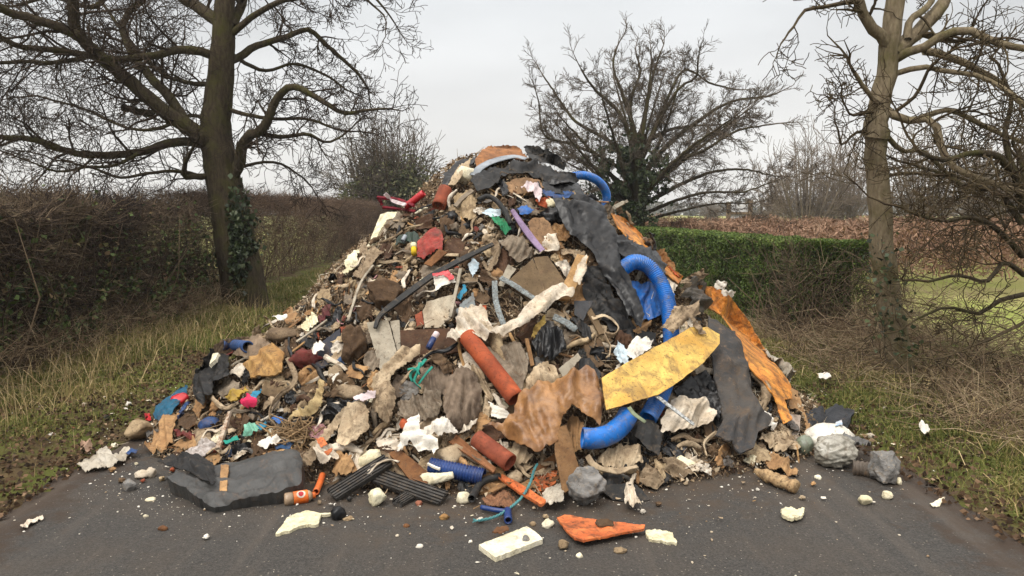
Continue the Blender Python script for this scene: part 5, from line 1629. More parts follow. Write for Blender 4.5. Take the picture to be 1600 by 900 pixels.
# ------------------------------------------------------------------ centre and lower face
sheet("grey_blanket", "grey-brown folded blanket behind the orange clay pipe", "blanket", GREYC, [(756, 553), (780, 546), (812, 545), (825, 576), (816, 622), (796, 608), (776, 586)], "the folded blanket", lift=.06, amp=.035, fs=9, ang=60)
pipe("orange_pipe", "long orange clay pipe slanting down the middle of the heap", "pipe", CLAY, [(733, 546), (760, 582), (784, 612), (808, 642)], 14.5, "the orange clay pipe", wall=.14, lift=.15, sides=26)
sheet("beige_ruffle", "beige ruffled cloth along the orange clay pipe's lower left", "cloth", BEIGE, [(733, 578), (751, 588), (762, 608), (772, 630), (764, 640), (750, 612)], None, lift=.08, amp=.03, fs=14, ang=55, aniso=5, bulge=.05)
sheet("taupe_sweatshirt", "limp taupe sweatshirt hanging in long folds left of the orange clay pipe", "clothing", TAUPE, [(695, 622), (706, 600), (722, 585), (744, 594), (752, 622), (751, 652), (744, 668), (722, 686), (700, 676), (694, 648)], "the taupe sweatshirt", lift=.09, amp=.035, fs=14, ang=105, aniso=6, bulge=.12, bw=12)
sheet("white_paper", "torn white paper below the orange clay pipe's lower end", "paper", WHITE, [(763, 640), (786, 650), (801, 661), (786, 668), (768, 664), (770, 652)], "the torn white paper", lift=.09, amp=.02, fs=8)
sheet("black_bag", "gathered black bag in the middle, right of the folded blanket", "bag", FILM, [(825, 548), (838, 530), (851, 519), (872, 532), (879, 562), (854, 576), (838, 568)], "the gathered black bag", lift=.10, amp=.035, fs=14, ang=80, aniso=4, bulge=.10)
board("white_tile", "pale grey tile standing right of the gathered black bag", "tile", GREYB, [(873, 576), (903, 551), (908, 559), (880, 592)], "the pale standing tile", thick=.015, lift=.13)
board("rubber_square", "square of black rubber right of the pale standing tile", "rubber", FILM2, [(904, 560), (922, 560), (940, 586), (934, 597), (906, 597)], None, thick=.02, lift=.08, amp=.008)
sheet("beige_rag", "heaped beige rag below the gathered black bag", "rag", BEIGE, [(816, 626), (828, 590), (846, 574), (872, 590), (900, 600), (862, 614), (830, 628)], "the heaped beige rag", lift=.06, amp=.045, fs=10, bulge=.08)
lump("foam_block", "small white foam block below the shredded tarpaulin", "foam", WHITE, 931, 544, 9, 6, None, facets=10, rough=.03, sink=-.1)
strip("twisted_rag", "looping pale rag strip right of the white foam block", "rag", BEIGE, [(920, 510), (940, 506), (958, 522), (952, 536), (938, 534), (948, 556), (944, 572)], 8, "the looping rag strip", lift=.09, thick=.006, amp=.01, twist=2.0)
strip("stick", "brown stick standing left of the gathered black bag", "stick", WOOD, [(820, 540), (825, 560), (830, 582)], 6, None, lift=.08, thick=.02)
sheet("yellow_scrap", "crumpled yellowish scrap under the twisted cream cloth", "scrap", M("dull_yellow", (200, 172, 96), (170, 140, 76), d=.3), [(830, 522), (846, 506), (850, 514), (838, 536), (828, 538)], None, lift=.07, amp=.025)
strip("mesh_strip", "white-streaked mesh strip right of the gathered black bag's top", "mesh", MESHM, [(860, 508), (878, 516), (896, 528)], 13, None, lift=.09, thick=.006, amp=.01)
sheet("black_rag", "black rag sliding between mesh strip and shredded tarpaulin", "rag", FILM2, [(888, 508), (904, 506), (922, 530), (920, 544), (904, 534)], None, lift=.07, amp=.03)
sheet("tan_tarpaulin", "wet tan leathery sheet slumped over a plank, lower centre", "sheet", LEATH, [(764, 690), (786, 688), (806, 668), (812, 640), (850, 618), (884, 608), (906, 603), (926, 618), (931, 650), (926, 692), (908, 674), (886, 660), (874, 678), (868, 722), (834, 738), (816, 728), (802, 712), (786, 700)], "the wet tan sheet", lift=.18, amp=.045, fs=7.5, ang=72, aniso=3.0, bulge=.14, bw=16, thick=.006)
board("wood_plank", "upright wet plank coming out from under the wet tan sheet", "plank", WOOD, [(870, 668), (885, 664), (911, 752), (880, 772), (866, 702)], "the upright plank", thick=.035, lift=.20, tilt=.5)
COVER.append([(876, 760), (890, 752), (946, 756), (948, 806), (880, 808)])
lump("concrete_rock", "grey concrete rock in front of the upright plank, foot of the heap", "rock", CONC, 913, 788, 35, 31, "the front concrete rock", facets=16, rough=.11, sink=0, sub=5, cut=.76)
board("terracotta_tile", "curved orange clay shard behind the front concrete rock's left side", "shard", TERRA, [(829, 764), (840, 741), (870, 738), (868, 757), (848, 775)], "the curved clay shard", thick=.02, lift=.05, warp=.04, plane=False)
strip("clay_gutter", "upper brown half-pipe gutter slanting to the road beside the red pipe", "gutter", M("brown_gutter", (168, 118, 82), (140, 94, 62), d=.3), [(708, 698), (738, 724), (772, 752)], [18, 15, 10], "the brown gutter", lift=.10, thick=.014, bow=-.02)
strip("clay_gutter", "lower broken orange gutter ending left of the front concrete rock", "gutter", TERRA, [(782, 756), (808, 776), (846, 803)], [9, 20, 16], "the orange gutter", lift=.07, thick=.014, bow=-.02)
pipe("red_pipe", "thick red clay pipe lying below the wet tan sheet", "pipe", CLAYR, [(746, 704), (770, 724), (798, 746)], 14.5, "the red clay pipe", wall=.16, lift=.13, sides=26)
lump("beige_wad", "beige wad stuffed in the red clay pipe's lower end", "wad", BEIGE, 805, 752, 12, 11, None, facets=4, fold=.2, sink=-.1)
sheet("brown_rag", "brown rag mass between the sweatshirt and the red clay pipe", "rag", RUSTB, [(756, 670), (780, 668), (800, 676), (790, 690), (770, 700), (750, 694)], None, lift=.05, amp=.04)
sheet("white_rag", "clean white cloth draped over a broken board, lower centre", "cloth", WHITE, [(627, 733), (634, 706), (646, 674), (662, 665), (662, 690), (686, 708), (688, 722), (682, 738), (678, 722), (664, 731), (648, 712), (640, 716)], "the clean white cloth", lift=.15, amp=.03, fs=11, bulge=.06)
sheet("white_rag", "flapping white cloth between clean white cloth and taupe sweatshirt", "cloth", WHITE, [(663, 696), (680, 682), (698, 670), (717, 695), (704, 700), (684, 700), (670, 706)], None, lift=.15, amp=.03, fs=9, bulge=.05)
sheet("cream_paper", "cream torn paper edge under the taupe sweatshirt", "paper", PALE, [(716, 690), (732, 676), (748, 666), (744, 678), (728, 688)], None, lift=.11, amp=.02)
lump("stuffed_bag", "plump dirty beige bag above the navy pipe", "bag", BEIGE, 706, 716, 24, 18, "the plump beige bag", facets=5, fold=.1, sink=.2)
pipe("navy_pipe", "ribbed navy blue pipe lying near the road, lower centre", "pipe", NAVY, [(674, 738), (700, 744), (728, 750), (756, 757)], 14, "the navy pipe", ribs=.018, lift=.06)
pipe("black_elbow", "bent black pipe with open end beside the navy pipe", "pipe", RUBB, [(737, 793), (745, 776), (752, 765), (764, 758), (782, 754)], 6.2, "the bent black pipe", wall=.2, lift=.05)
lump("foam_chunk", "angular white foam chunk on the road by the bent black pipe", "foam", PLAST, 724, 786, 14, 10, None, facets=9, rough=.05, sink=0)
board("broken_board", "splintered brown board under the clean white cloth", "board", WOODB, [(608, 708), (624, 701), (652, 724), (680, 747), (676, 755), (670, 751), (665, 763), (654, 754), (640, 749), (622, 726)], "the splintered board", thick=.03, lift=.11)
strip("white_stick", "thin white stick beside the splintered board's end", "stick", WHITE, [(672, 744), (682, 750), (690, 754)], 3.5, None, lift=.12, thick=.014)
def grooved_plank(label, P, wpx, thick, lifts, short=None):
    p0 = [path3([P[0]], lifts[0])[0], path3([P[1]], lifts[1])[0]]
    t = (p0[1] - p0[0]).normalized()
    n = (Vector((0, -.55, .83)) - t * Vector((0, -.55, .83)).dot(t)).normalized()
    sd_ = t.cross(n)
    w_ = wpx * p0[0].y / F
    prof = [(-.5, -1), (-.5, -.1), (-.44, 0)]
    for k in range(5):
        u = -.40 + .2 * k
        prof += [(u - .055, 0), (u - .045, -.28), (u + .02, -.28), (u + .03, 0)]
    prof += [(.44, 0), (.5, -.1), (.5, -1)]
    V, Fc = [], []
    N = 16; m = len(prof)
    for i in range(N + 1):
        f = i / N
        for k, (u, h) in enumerate(prof):
            e_ = 0
            if i in (0, N): e_ = (.02 * noise.noise(Vector((k * .7, P[0][0], i)))) * (1 if i else -1)
            q = p0[0].lerp(p0[1], f) + t * e_ + sd_ * (u * w_) + n * (h * thick + .003 * noise.noise(Vector((i * .5, k * .8, P[0][1]))))
            V.append(tuple(q))
    for i in range(N):
        for k in range(m):
            a = i * m + k; b_ = i * m + (k + 1) % m
            Fc.append((a, a + m, b_ + m, b_))
    Fc.append(tuple(range(m))); Fc.append(tuple(N * m + k for k in range(m))[::-1])
    tag(link("black_plank", mesh_py("black_plank", V, Fc, PLANK, smooth_=False)), label, "plank")
    if short: LAND.append(((P[0][0] + P[1][0]) / 2, (P[0][1] + P[1][1]) / 2, short))
    dx, dy = P[1][0] - P[0][0], P[1][1] - P[0][1]; l = math.hypot(dx, dy); nx, ny = -dy / l * wpx / 2, dx / l * wpx / 2
    COVER.append([(P[0][0] + nx, P[0][1] + ny), (P[1][0] + nx, P[1][1] + ny), (P[1][0] - nx, P[1][1] - ny), (P[0][0] - nx, P[0][1] - ny)])
grooved_plank("grooved black plank slanting up from the road, left of two crossing", [(518, 784), (612, 732)], 26, .04, (.05, .10), "the left black plank")
grooved_plank("grooved black plank slanting down to the road, right of the white torn strip", [(590, 752), (692, 790)], 27, .04, (.07, .05), "the right black plank")
grooved_plank("short stub of black plank under the right black plank", [(622, 793), (652, 775)], 20, .035, (.04, .045))
strip("white_strip", "white torn cloth strip between the two black planks", "cloth", PALE, [(581, 766), (588, 752), (600, 742), (616, 737), (630, 740)], 9, None, lift=.11, thick=.005, amp=.01, twist=.6)
lump("paper_cup", "crushed cream paper cup on the road before the black planks", "cup", CREAM, 590, 789, 15, 14, "the crushed cup", facets=9, fold=.1, sink=0)
lump("brick_bit", "small reddish stone at the short plank stub's end", "stone", RSTONE, 654, 790, 6.5, 6, None, facets=10, sink=0)
lump("foam_block", "long yellow-white foam block above the left black plank", "foam", CREAM, 582, 720, 24, 13, "the foam block", facets=8, rough=.08, sink=.1, rot=-.35)
lump("foam_block", "lower foam piece between foam block and left black plank", "foam", PLAST, 578, 738, 18, 7, None, facets=8, rough=.1, sink=.2)

# bottle, elbow, foam blade, boards, stones on the road
def lathe_between(a, b, prof, sides, V, Fc):
    n = len(prof); t = (b - a)
    tube_geo([a + t * s for s, r in prof], [r for s, r in prof], sides, V, Fc)
a, b_ = path3([(444, 790)], .034)[0], path3([(490, 783)], .034)[0]
e = empty("squash_bottle", (a.x, a.y, .0), "clear plastic bottle with an orange label lying on the road", "bottle")
BOT = M("murky_bottle", (176, 150, 122), (150, 126, 100), d=.2, alpha=.9, rough=.2, spec=.6)
V, Fc = [], []; lathe_between(a, b_, [(0, .022), (.02, .032), (.06, .036), (.30, .036), (.302, .033), (.80, .033), (.802, .034), (.88, .03), (.97, .016)], 22, V, Fc); link("body", mesh_py("body", V, Fc, BOT), e)
V, Fc = [], []; lathe_between(a, b_, [(.31, .0355), (.33, .0365), (.78, .0365), (.80, .0355)], 22, V, Fc); link("label", mesh_py("label", V, Fc, M("orange_label", (232, 122, 34), (214, 96, 24), d=.1, rough=.45, spec=.5)), e)
V, Fc = [], []; lathe_between(a, b_, [(.965, .018), (1.07, .018)], 16, V, Fc); link("cap", mesh_py("cap", V, Fc, M("orange_cap", (226, 110, 40), d=.1, rough=.4)), e)
# oval emblem on the label
ax = (b_ - a).normalized(); up = (Vector((0, -1, 1.1))).normalized(); up = (up - ax * up.dot(ax)).normalized(); sdv = ax.cross(up)
def emblem(name, sx, ang_w, r, mat, off=0):
    V, Fc = [], []
    N = 20
    cmid = a.lerp(b_, .56 + off)
    for ring in (0, .5, 1):
        for k in range(N):
            th = 2 * math.pi * k / N
            s = math.cos(th) * sx * ring; q = math.sin(th) * ang_w * ring
            for rr in (r,):
                p = cmid + ax * s + (up * math.cos(q) + sdv * math.sin(q)) * rr
                V.append(tuple(p))
    for j in range(2):
        for k in range(N):
            Fc.append((j * N + k, j * N + (k + 1) % N, (j + 1) * N + (k + 1) % N, (j + 1) * N + k))
    me = mesh_py(name, V, Fc, mat)
    link(name, me, e)
emblem("emblem", .024, .62, .0376, M("label_white", (236, 220, 200), d=.05, bump=0))
emblem("emblem", .014, .40, .0386, M("label_red", (190, 62, 70), d=.05, bump=0))
LAND.append((466, 786, "the orange-labelled bottle")); COVER.append([(438, 776), (494, 770), (496, 792), (440, 800)])
pipe("orange_elbow", "short narrow orange pipe standing up beside the bottle", "pipe", M("orange_pvc", (226, 118, 60), (206, 98, 46), d=.12, rough=.45, bump=.1), [(494, 778), (500, 764), (506, 749)], 5.2, "the short orange pipe", wall=.25, lift=.035, depth=None)
sheet("foam_offcut", "curved cream foam blade lying flat on the road", "foam", CREAM, [(431, 834), (447, 811), (462, 802), (479, 797), (503, 802), (497, 819), (472, 820), (452, 829)], "the cream foam blade", plane=True, lift=.022, thick=.018, amp=.004, ragged=.5, tilt=.02)
e = empty("broken_brush", path3([(515, 810)], .0)[0], "white handle with a black knob beside the cream foam blade", "handle")
strip("handle", None, None, CREAM, [(500, 809), (508, 809), (517, 808)], 6, parent=e, lift=.02, thick=.014)
lump("knob", None, None, FILM, 529, 811, 12, 11, parent=e, facets=6, fold=.12, sink=0)
LAND.append((520, 810, "the white handle"))
lump("brown_crumbs", "scatter of tan crumbs right of the black knob", "crumbs", CONC2, 545, 812, 9, 4, None, facets=4, rough=.25, sink=.3)
e = empty("white_board", path3([(798, 846)], .0)[0], "white board piece lying on the road in front of the heap", "board")
board("panel", None, None, PLAST, [(748, 851), (823, 822), (838, 832), (848, 842), (774, 871)], parent=e, thick=.025, lift=.032, tilt=.02)
sheet("rust_patch", None, None, WOODB, [(768, 846), (778, 838), (790, 837), (795, 843), (780, 849)], parent=e, lift=.05, amp=.004, thick=.006, cover=False)
LAND.append((798, 846, "the white board"))
lump("grey_stone", "small grey stone leaning on the white board's front edge", "stone", CONC, 821, 853, 7, 9, None, facets=9, sink=-1.2)
e = empty("orange_tray", path3([(940, 838)], .0)[0], "orange clay tray shard lying open in front of the concrete rock", "shard")
sheet("dish", None, None, TERRA, [(870, 822), (882, 817), (920, 824), (963, 829), (1008, 834), (1006, 840), (960, 849), (912, 859), (898, 855), (884, 842)], parent=e, lift=.045, amp=.003, thick=.011, bulge=-.04, bw=10, ragged=.35)
lump("soil_lump", "dark soil stuck in the tray", None, SOIL, 946, 831, 16, 8, parent=e, facets=4, rough=.2, sink=-1.6)
LAND.append((940, 838, "the orange tray shard"))
board("cream_offcut", "cream board offcut at the orange tray shard's right tip", "board", CREAM, [(1009, 830), (1024, 826), (1051, 832), (1057, 848), (1013, 842)], None, thick=.014, lift=.02, ragged=.8, tilt=.02)
for (x, y, a_, b2, m_, lab, sub_) in ((881, 858, 9.5, 9, CONC2, "round pale stone left of the orange tray shard", 3), (855, 824, 11, 9, PLAST, "cream shell-like foam lump between white board and orange tray", 3),
                                  (833, 822, 6, 5, CONC2, "small tan stone at the white board's far corner", 2), (895, 817, 4, 4, PLAST, "small white pebble under the concrete rock", 2),
                                  (905, 871, 6, 5, PLAST, "white foam crumb below the orange tray shard", 2), (945, 822, 6, 3, PLAST, "pair of cream crumbs above the orange tray shard", 2),
                                  (969, 863, 12, 5, CONC2, "tan flaky lump below the orange tray shard's right half", 3), (203, 767, 11, 11, CONC, "grey stone alone on the road at the left", 3),
                                  (656, 856, 8, 4, WHITE, "white paper crumb on the bare road, front centre", 2), (694, 812, 9, 6, OCHRE, "tan crumbling lump on the road below the navy pipe", 3),
                                  (635, 824, 6, 4, WOODB, "small brown lump on the bare road, front centre", 2), (236, 783, 9, 4, PLAST, "pale flat crumb on the road left of the black folded case", 2),
                                  (255, 829, 9, 6, WOODB, "brown flake on the road below the black folded case", 2), (228, 808, 5, 3, PLAST, "small pale pebble on the left of the road", 2)):
    lump("stone" if m_ in (CONC, CONC2) else "crumb", lab, "stone" if m_ in (CONC, CONC2) else "crumb", m_, x, y, a_, b2, None, facets=9, rough=.12, sink=0, sub=sub_)
sheet("pale_strip", "pale torn strip lying on the road at the far left", "scrap", PALE, [(32, 829), (44, 820), (66, 811), (68, 814), (54, 822), (36, 831)], None, lift=.015, amp=.012)
e = empty("blue_elbow", path3([(778, 808)], .0)[0], "thin blue pipe with elbow on the road beside the teal rope", "pipe")
def subpipe(P, rpx, parent, name, mat, lift=.02):
    p0 = path3(P, lift); r = rpx * p0[0].y / F; V, Fc = [], []
    hollow_geo(catmull(p0, 12), [r] * 13, r * .3, 14, V, Fc)
    link(name, mesh_py(name, V, Fc, mat), parent)
subpipe([(752, 801), (772, 805), (793, 808)], 4, e, "arm", NAVY, .03)
subpipe([(793, 806), (794, 822)], 6.5, e, "socket", NAVY, .03)
LAND.append((778, 808, "the blue elbow"))
V, Fc = [], []
pp = path3([(748, 822, .03), (768, 818, .03), (788, 811, .04), (814, 792, .05), (828, 774, .09), (834, 756, .12), (839, 745, .12)], .03)
rope = catmull(pp, 60)
for s in range(3):
    q = [p + Vector((math.cos(i * .9 + s * 2.1), 0, math.sin(i * .9 + s * 2.1))) * .0045 for i, p in enumerate(rope)]
    tube_geo(q, .0042, 6, V, Fc)
for s in range(9):
    d = rope[0] + Vector((-RNG.uniform(.01, .035), RNG.uniform(-.02, .02), RNG.uniform(-.012, .008)))
    tube_geo(catmull([rope[2], rope[0], d], 6), .0025, 5, V, Fc)
tag(link("teal_rope", mesh_py("teal_rope", V, Fc, M("teal_rope", (92, 150, 152), (70, 124, 126), d=.2))), "frayed teal rope trailing from the orange clay shard onto the road", "rope")
LAND.append((790, 806, "the teal rope"))
sheet("leafy_mush", "patch of brown leafy mush behind the blue elbow", "leaves", M("leaf_mush", (150, 106, 76), (96, 68, 50), d=.3, sc=22, bump=1.0, bscale=40), [(752, 788), (770, 774), (796, 772), (806, 790), (796, 802), (770, 800)], None, lift=.02, amp=.02, fs=22, bulge=.03)
# pieces right of the front concrete rock
board("rubber_board", "dark rubber board lying flat right of the front concrete rock", "board", RUBB, [(932, 762), (960, 756), (994, 757), (1016, 780), (990, 788), (958, 780)], "the dark rubber board", thick=.015, lift=.05, amp=.006)
pipe("blue_pipe", "smooth blue pipe elbow with open end pointing left, above the front concrete rock", "pipe", BLUE, [(903, 707), (922, 708), (944, 700), (960, 684), (968, 668)], 16.5, "the blue pipe elbow", wall=.13, lift=.16, sides=28)
strip("green_tape", "pale green tape hanging on the blue pipe elbow", "tape", M("pale_green_tape", (136, 146, 118), (116, 126, 100), d=.2), [(958, 676), (964, 684), (974, 694), (984, 704)], 8, None, lift=.30, thick=.004)
sheet("beige_bag", "dirty beige bag under the blue pipe elbow", "bag", BEIGE, [(928, 726), (946, 712), (964, 704), (994, 704), (999, 734), (964, 742), (940, 738)], "the dirty beige bag", lift=.05, amp=.035, fs=9, bulge=.08)
strip("twisted_rag", "twisted beige rag strip over the dark rubber board", "rag", BEIGE, [(914, 730), (924, 746), (946, 757), (970, 758), (990, 752)], 11, None, lift=.10, thick=.008, amp=.012, twist=1.0, bow=.02)
sheet("white_rag", "dirty pale rag strip dropping from the dark rubber board to the road", "rag", PALE, [(984, 754), (991, 752), (988, 768), (992, 788), (1002, 806), (990, 806), (976, 802), (976, 776)], None, lift=.06, amp=.02, fs=14, ang=85, bulge=.03)
sheet("white_plastic", "crumpled translucent plastic left of the front concrete rock", "plastic", CLEAR, [(846, 784), (860, 770), (876, 766), (882, 780), (880, 800), (862, 806), (850, 798)], None, lift=.05, amp=.04)

# ------------------------------------------------------------------ left slope and left foot
sheet("beige_drape", "beige cloth draped over the ridge below the dark rusty board", "cloth", BEIGE, [(588, 616), (606, 594), (622, 572), (636, 558), (664, 556), (662, 566), (644, 580), (628, 598), (604, 628)], "the beige drape", lift=.10, amp=.035, fs=13, ang=-48, aniso=5, bulge=.06)
e = empty("navy_tube", path3([(683, 554)], .06)[0], "small navy tube with a pink cap under the rumpled cream bag", "tube")
pp = path3([(677, 566), (685, 551), (690, 543)], .15)
V, Fc = [], []; tube_geo([pp[0], pp[1]], .02, 12, V, Fc); link("body", mesh_py("body", V, Fc, NAVY), e)
V, Fc = [], []; tube_geo([pp[1].lerp(pp[2], .02), pp[2]], .021, 12, V, Fc); link("cap", mesh_py("cap", V, Fc, PAPER), e)
LAND.append((683, 554, "the navy tube"))
e = empty("teal_tangle", path3([(656, 602)], .06)[0], "tangled teal plastic straps left of the taupe sweatshirt", "straps")
strip("strap", None, None, TEAL, [(672, 578), (662, 590), (650, 600), (652, 612)], 5, parent=e, lift=.12, thick=.004, twist=1)
strip("strap", None, None, TEAL, [(664, 586), (660, 602), (656, 614), (664, 624)], 4.5, parent=e, lift=.14, thick=.004, twist=2)
strip("strap", None, None, TEAL, [(680, 588), (670, 600), (660, 614)], 3.5, parent=e, lift=.11, thick=.004)
strip("strap", None, None, TEAL, [(648, 598), (658, 596), (664, 606)], 4, parent=e, lift=.15, thick=.004, twist=1)
LAND.append((658, 602, "the teal straps"))
lump("foam_ball", "round white foam ball left of the teal straps", "foam", PLAST, 642, 609, 8, 8, None, facets=3, rough=.06, sink=-.3)
sheet("pink_paper", "pinkish white paper lying on the long beige rags", "paper", PAPER, [(571, 643), (582, 635), (592, 633), (607, 633), (604, 641), (588, 649)], "the pinkish paper", lift=.17, amp=.012)
sheet("long_rag", "oval stained beige rag hanging below the pinkish paper", "rag", BEIGE, [(538, 714), (543, 676), (556, 646), (582, 642), (591, 660), (588, 686), (572, 706), (552, 717)], "the oval beige rag", lift=.12, amp=.02, fs=9, ang=100, aniso=4, bulge=.06)
sheet("long_rag", "long beige rag strip falling left of the oval beige rag", "rag", BEIGE, [(490, 716), (508, 698), (526, 676), (552, 648), (556, 662), (536, 690), (512, 714), (498, 720)], "the long rag strip", lift=.10, amp=.03, fs=14, ang=-45, aniso=6, bulge=.06)
sheet("long_rag", "stringy grey-beige rag hanging right of the oval beige rag", "rag", BEIGE2, [(598, 622), (620, 612), (628, 624), (624, 660), (614, 676), (602, 662), (592, 650)], None, lift=.10, amp=.035, fs=14, ang=95, aniso=5, bulge=.07)
sheet("long_rag", "crumpled grey-beige rags between stringy rag and taupe sweatshirt", "rag", GREYC, [(628, 640), (652, 622), (690, 618), (692, 646), (680, 664), (650, 668), (630, 662)], None, lift=.06, amp=.045, fs=11, bulge=.05)
lump("carpet_roll", "brown felt roll above the long beige rags", "roll", BEIGE2, 555, 615, 28, 12, "the brown felt roll", facets=5, rough=.08, sink=.2, rot=.2, fold=.05)
sheet("white_curl", "curl of white plastic edging on the brown felt roll", "scrap", WHITE, [(530, 608), (536, 600), (542, 598), (536, 606), (533, 616)], None, lift=.14, amp=.008)
sheet("black_bag", "crumpled black bag left of the pinkish paper", "bag", FILM, [(508, 656), (520, 634), (550, 631), (557, 640), (538, 656), (514, 662)], "the left black bag", lift=.07, amp=.04, fs=12, bulge=.06)
sheet("lacy_rag", "stiff cream rag spiking up left of the crumpled black bag", "rag", M("stiff_cream_rag", (190, 168, 122), (160, 136, 96), d=.3, sc=8), [(456, 672), (472, 654), (490, 650), (504, 628), (511, 606), (519, 611), (514, 636), (506, 656), (484, 666)], "the stiff cream rag", lift=.10, amp=.04, fs=11, bulge=.06)
pipe("blue_pipe_stub", "short ribbed blue-grey pipe stub on the left shoulder", "pipe", BLUED, [(362, 553), (380, 553), (402, 556)], 9, "the blue-grey pipe stub", ribs=.018, lift=.10)
sheet("brown_drape", "brown cloth drape behind the blue-grey pipe stub", "cloth", M("taupe_drape", (140, 120, 98), (112, 94, 76), d=.3), [(336, 548), (356, 538), (392, 538), (414, 534), (436, 550), (410, 572), (386, 566), (350, 562)], "the brown drape", lift=.06, amp=.025, fs=7, bulge=.06, tmax=6.8)
board("ochre_carton", "crushed ochre carton right of the blue-grey pipe stub", "carton", OCHRE, [(392, 580), (412, 566), (437, 551), (455, 566), (450, 596), (430, 600), (404, 603), (402, 592)], "the ochre carton", plane=False, amp=.018, fs=6, bulge=.07, thick=.012, lift=.09)
board("carton_base", "brown carton piece below the ochre carton", "carton", BOARD, [(412, 620), (420, 602), (448, 612), (449, 621), (432, 630)], None, plane=False, amp=.015, bulge=.04)
sheet("black_tarpaulin", "grey-black tarpaulin hanging down the far left slope", "tarpaulin", FILM2, [(312, 598), (330, 584), (348, 562), (370, 568), (376, 600), (350, 614), (334, 650), (318, 630)], "the far left tarpaulin", lift=.09, amp=.04, fs=9, ang=110, aniso=3, bulge=.05, tmax=6.6)
board("white_wedge", "white wedge of board left of the brown drape", "board", PLAST, [(326, 571), (333, 552), (341, 551), (336, 562)], None, thick=.03, lift=.06, tmax=6.6)
sheet("folded_jeans", "blue folded jeans at the heap's left end", "clothing", DENIM, [(243, 658), (246, 646), (264, 632), (282, 619), (296, 612), (300, 622), (284, 642), (276, 657), (262, 667), (248, 664)], "the blue jeans", lift=.05, amp=.02, fs=12, ang=-40, aniso=5, bulge=.10, bw=7, tmax=6.4)
lump("red_scoop", "bright red plastic scoop on the blue jeans", "scoop", RED, 287, 633, 14, 11, "the red cap", facets=7, fold=.12, sink=-.6, tmax=6.4)
sheet("red_scrap", "small red scrap left of the blue jeans", "scrap", RED, [(226, 657), (234, 654), (240, 665), (232, 667)], None, lift=.04, amp=.02, tmax=6.4)
sheet("gold_foil", "crumpled gold plastic right of the far left tarpaulin", "plastic", GOLD, [(366, 632), (380, 620), (398, 616), (402, 624), (388, 632), (376, 642)], None, lift=.07, amp=.035, fs=16)
sheet("pink_cloth", "bright pink cloth scrap on the left foot", "cloth", PINK, [(388, 641), (404, 633), (416, 640), (411, 647), (394, 649)], "the pink scrap", lift=.10, amp=.03, bulge=.05, bw=5)
sheet("blue_scrap", "small blue plastic strip against the pink cloth", "scrap", CYAN, [(403, 637), (411, 626), (422, 623), (413, 638)], None, lift=.11, amp=.01)
sheet("white_scrap", "jagged white wafer on the brown lump, left ridge", "scrap", WHITE, [(440, 512), (444, 506), (452, 510), (460, 505), (462, 515), (450, 519)], None, lift=.10, amp=.02, tmax=7)
lump("carpet_lump", "grey-brown felt lump on the left ridge", "lump", M("felt_lump", (132, 112, 88), (104, 86, 66), d=.4, sc=9, bump=.8), 446, 528, 34, 12, "the felt lump", facets=6, rough=.12, sink=.2, tmax=7)
sheet("cream_film", "ragged cream film on the left ridge right of the felt lump", "film", CREAM, [(478, 523), (484, 504), (492, 498), (502, 502), (506, 514), (490, 526)], "the ragged cream film", lift=.06, amp=.03, fs=14, tmax=7)
board("dark_board", "dark blue-black panel with white edge on the left face", "panel", M("blue_black_panel", (34, 38, 52), (26, 28, 36), d=.25, rough=.5), [(476, 554), (532, 512), (530, 560), (498, 578)], "the dark panel", thick=.02, lift=.06)
strip("white_edge", "thin white edging strip above the dark panel", "edging", GREYB, [(474, 549), (496, 533), (522, 514)], 4, None, lift=.10, thick=.01)
sheet("white_fan", "white fan-shaped plastic shell below the dark panel", "plastic", WHITE, [(498, 562), (504, 552), (512, 549), (519, 552), (516, 560), (503, 569)], "the white shell", lift=.11, amp=.014, fs=20)
strip("grey_strap", "limp grey-brown strap trailing down the left face", "strap", BEIGE2, [(459, 574), (470, 600), (464, 616), (446, 630), (433, 648), (430, 668), (438, 678)], [7, 9, 8, 7, 6, 5], "the grey strap", lift=.10, thick=.005, amp=.006, twist=1.4)
sheet("torn_cardboard", "torn brown cardboard at the left foot below the blue jeans", "cardboard", CARD, [(224, 710), (238, 694), (253, 682), (260, 660), (272, 652), (288, 656), (281, 682), (276, 702), (250, 716)], "the left torn cardboard", lift=.04, amp=.035, fs=8, bulge=.05)
lump("stone_block", "squarish tan stone block at the left end of the heap", "stone", CONC2, 216, 688, 24, 18, "the tan stone block", facets=8, rough=.03, sink=0, sub=4, cut=.66)
sheet("clear_bag", "clear plastic bag spread on the muddy road edge, far left", "bag", CLEAR, [(120, 735), (148, 724), (152, 712), (166, 706), (178, 716), (194, 706), (203, 710), (196, 728), (160, 738), (128, 742)], "the clear bag", lift=.02, amp=.035, fs=10, bulge=.05)
sheet("blue_wrapper", "small blue wrapper at the clear bag's right end", "wrapper", BLUED, [(198, 719), (206, 711), (216, 712), (214, 719)], None, lift=.04, amp=.015)
sheet("pink_rag", "pinkish tan rag on leaves above the clear bag", "rag", M("pinkish_rag", (200, 166, 142), (176, 144, 120), d=.25), [(124, 708), (126, 696), (135, 694), (149, 704), (140, 710)], None, lift=.03, amp=.03, bulge=.03)
for i, (x, y, a_, b2) in enumerate(((222, 748, 11, 7), (236, 746, 9, 8))):
    lump("plastic_wad", ("pale clear plastic wad on the road, left of a pair", "pale clear plastic wad on the road, right of a pair")[i], "wad", PALE, x, y, a_, b2, None, facets=5, fold=.14, sink=.1)
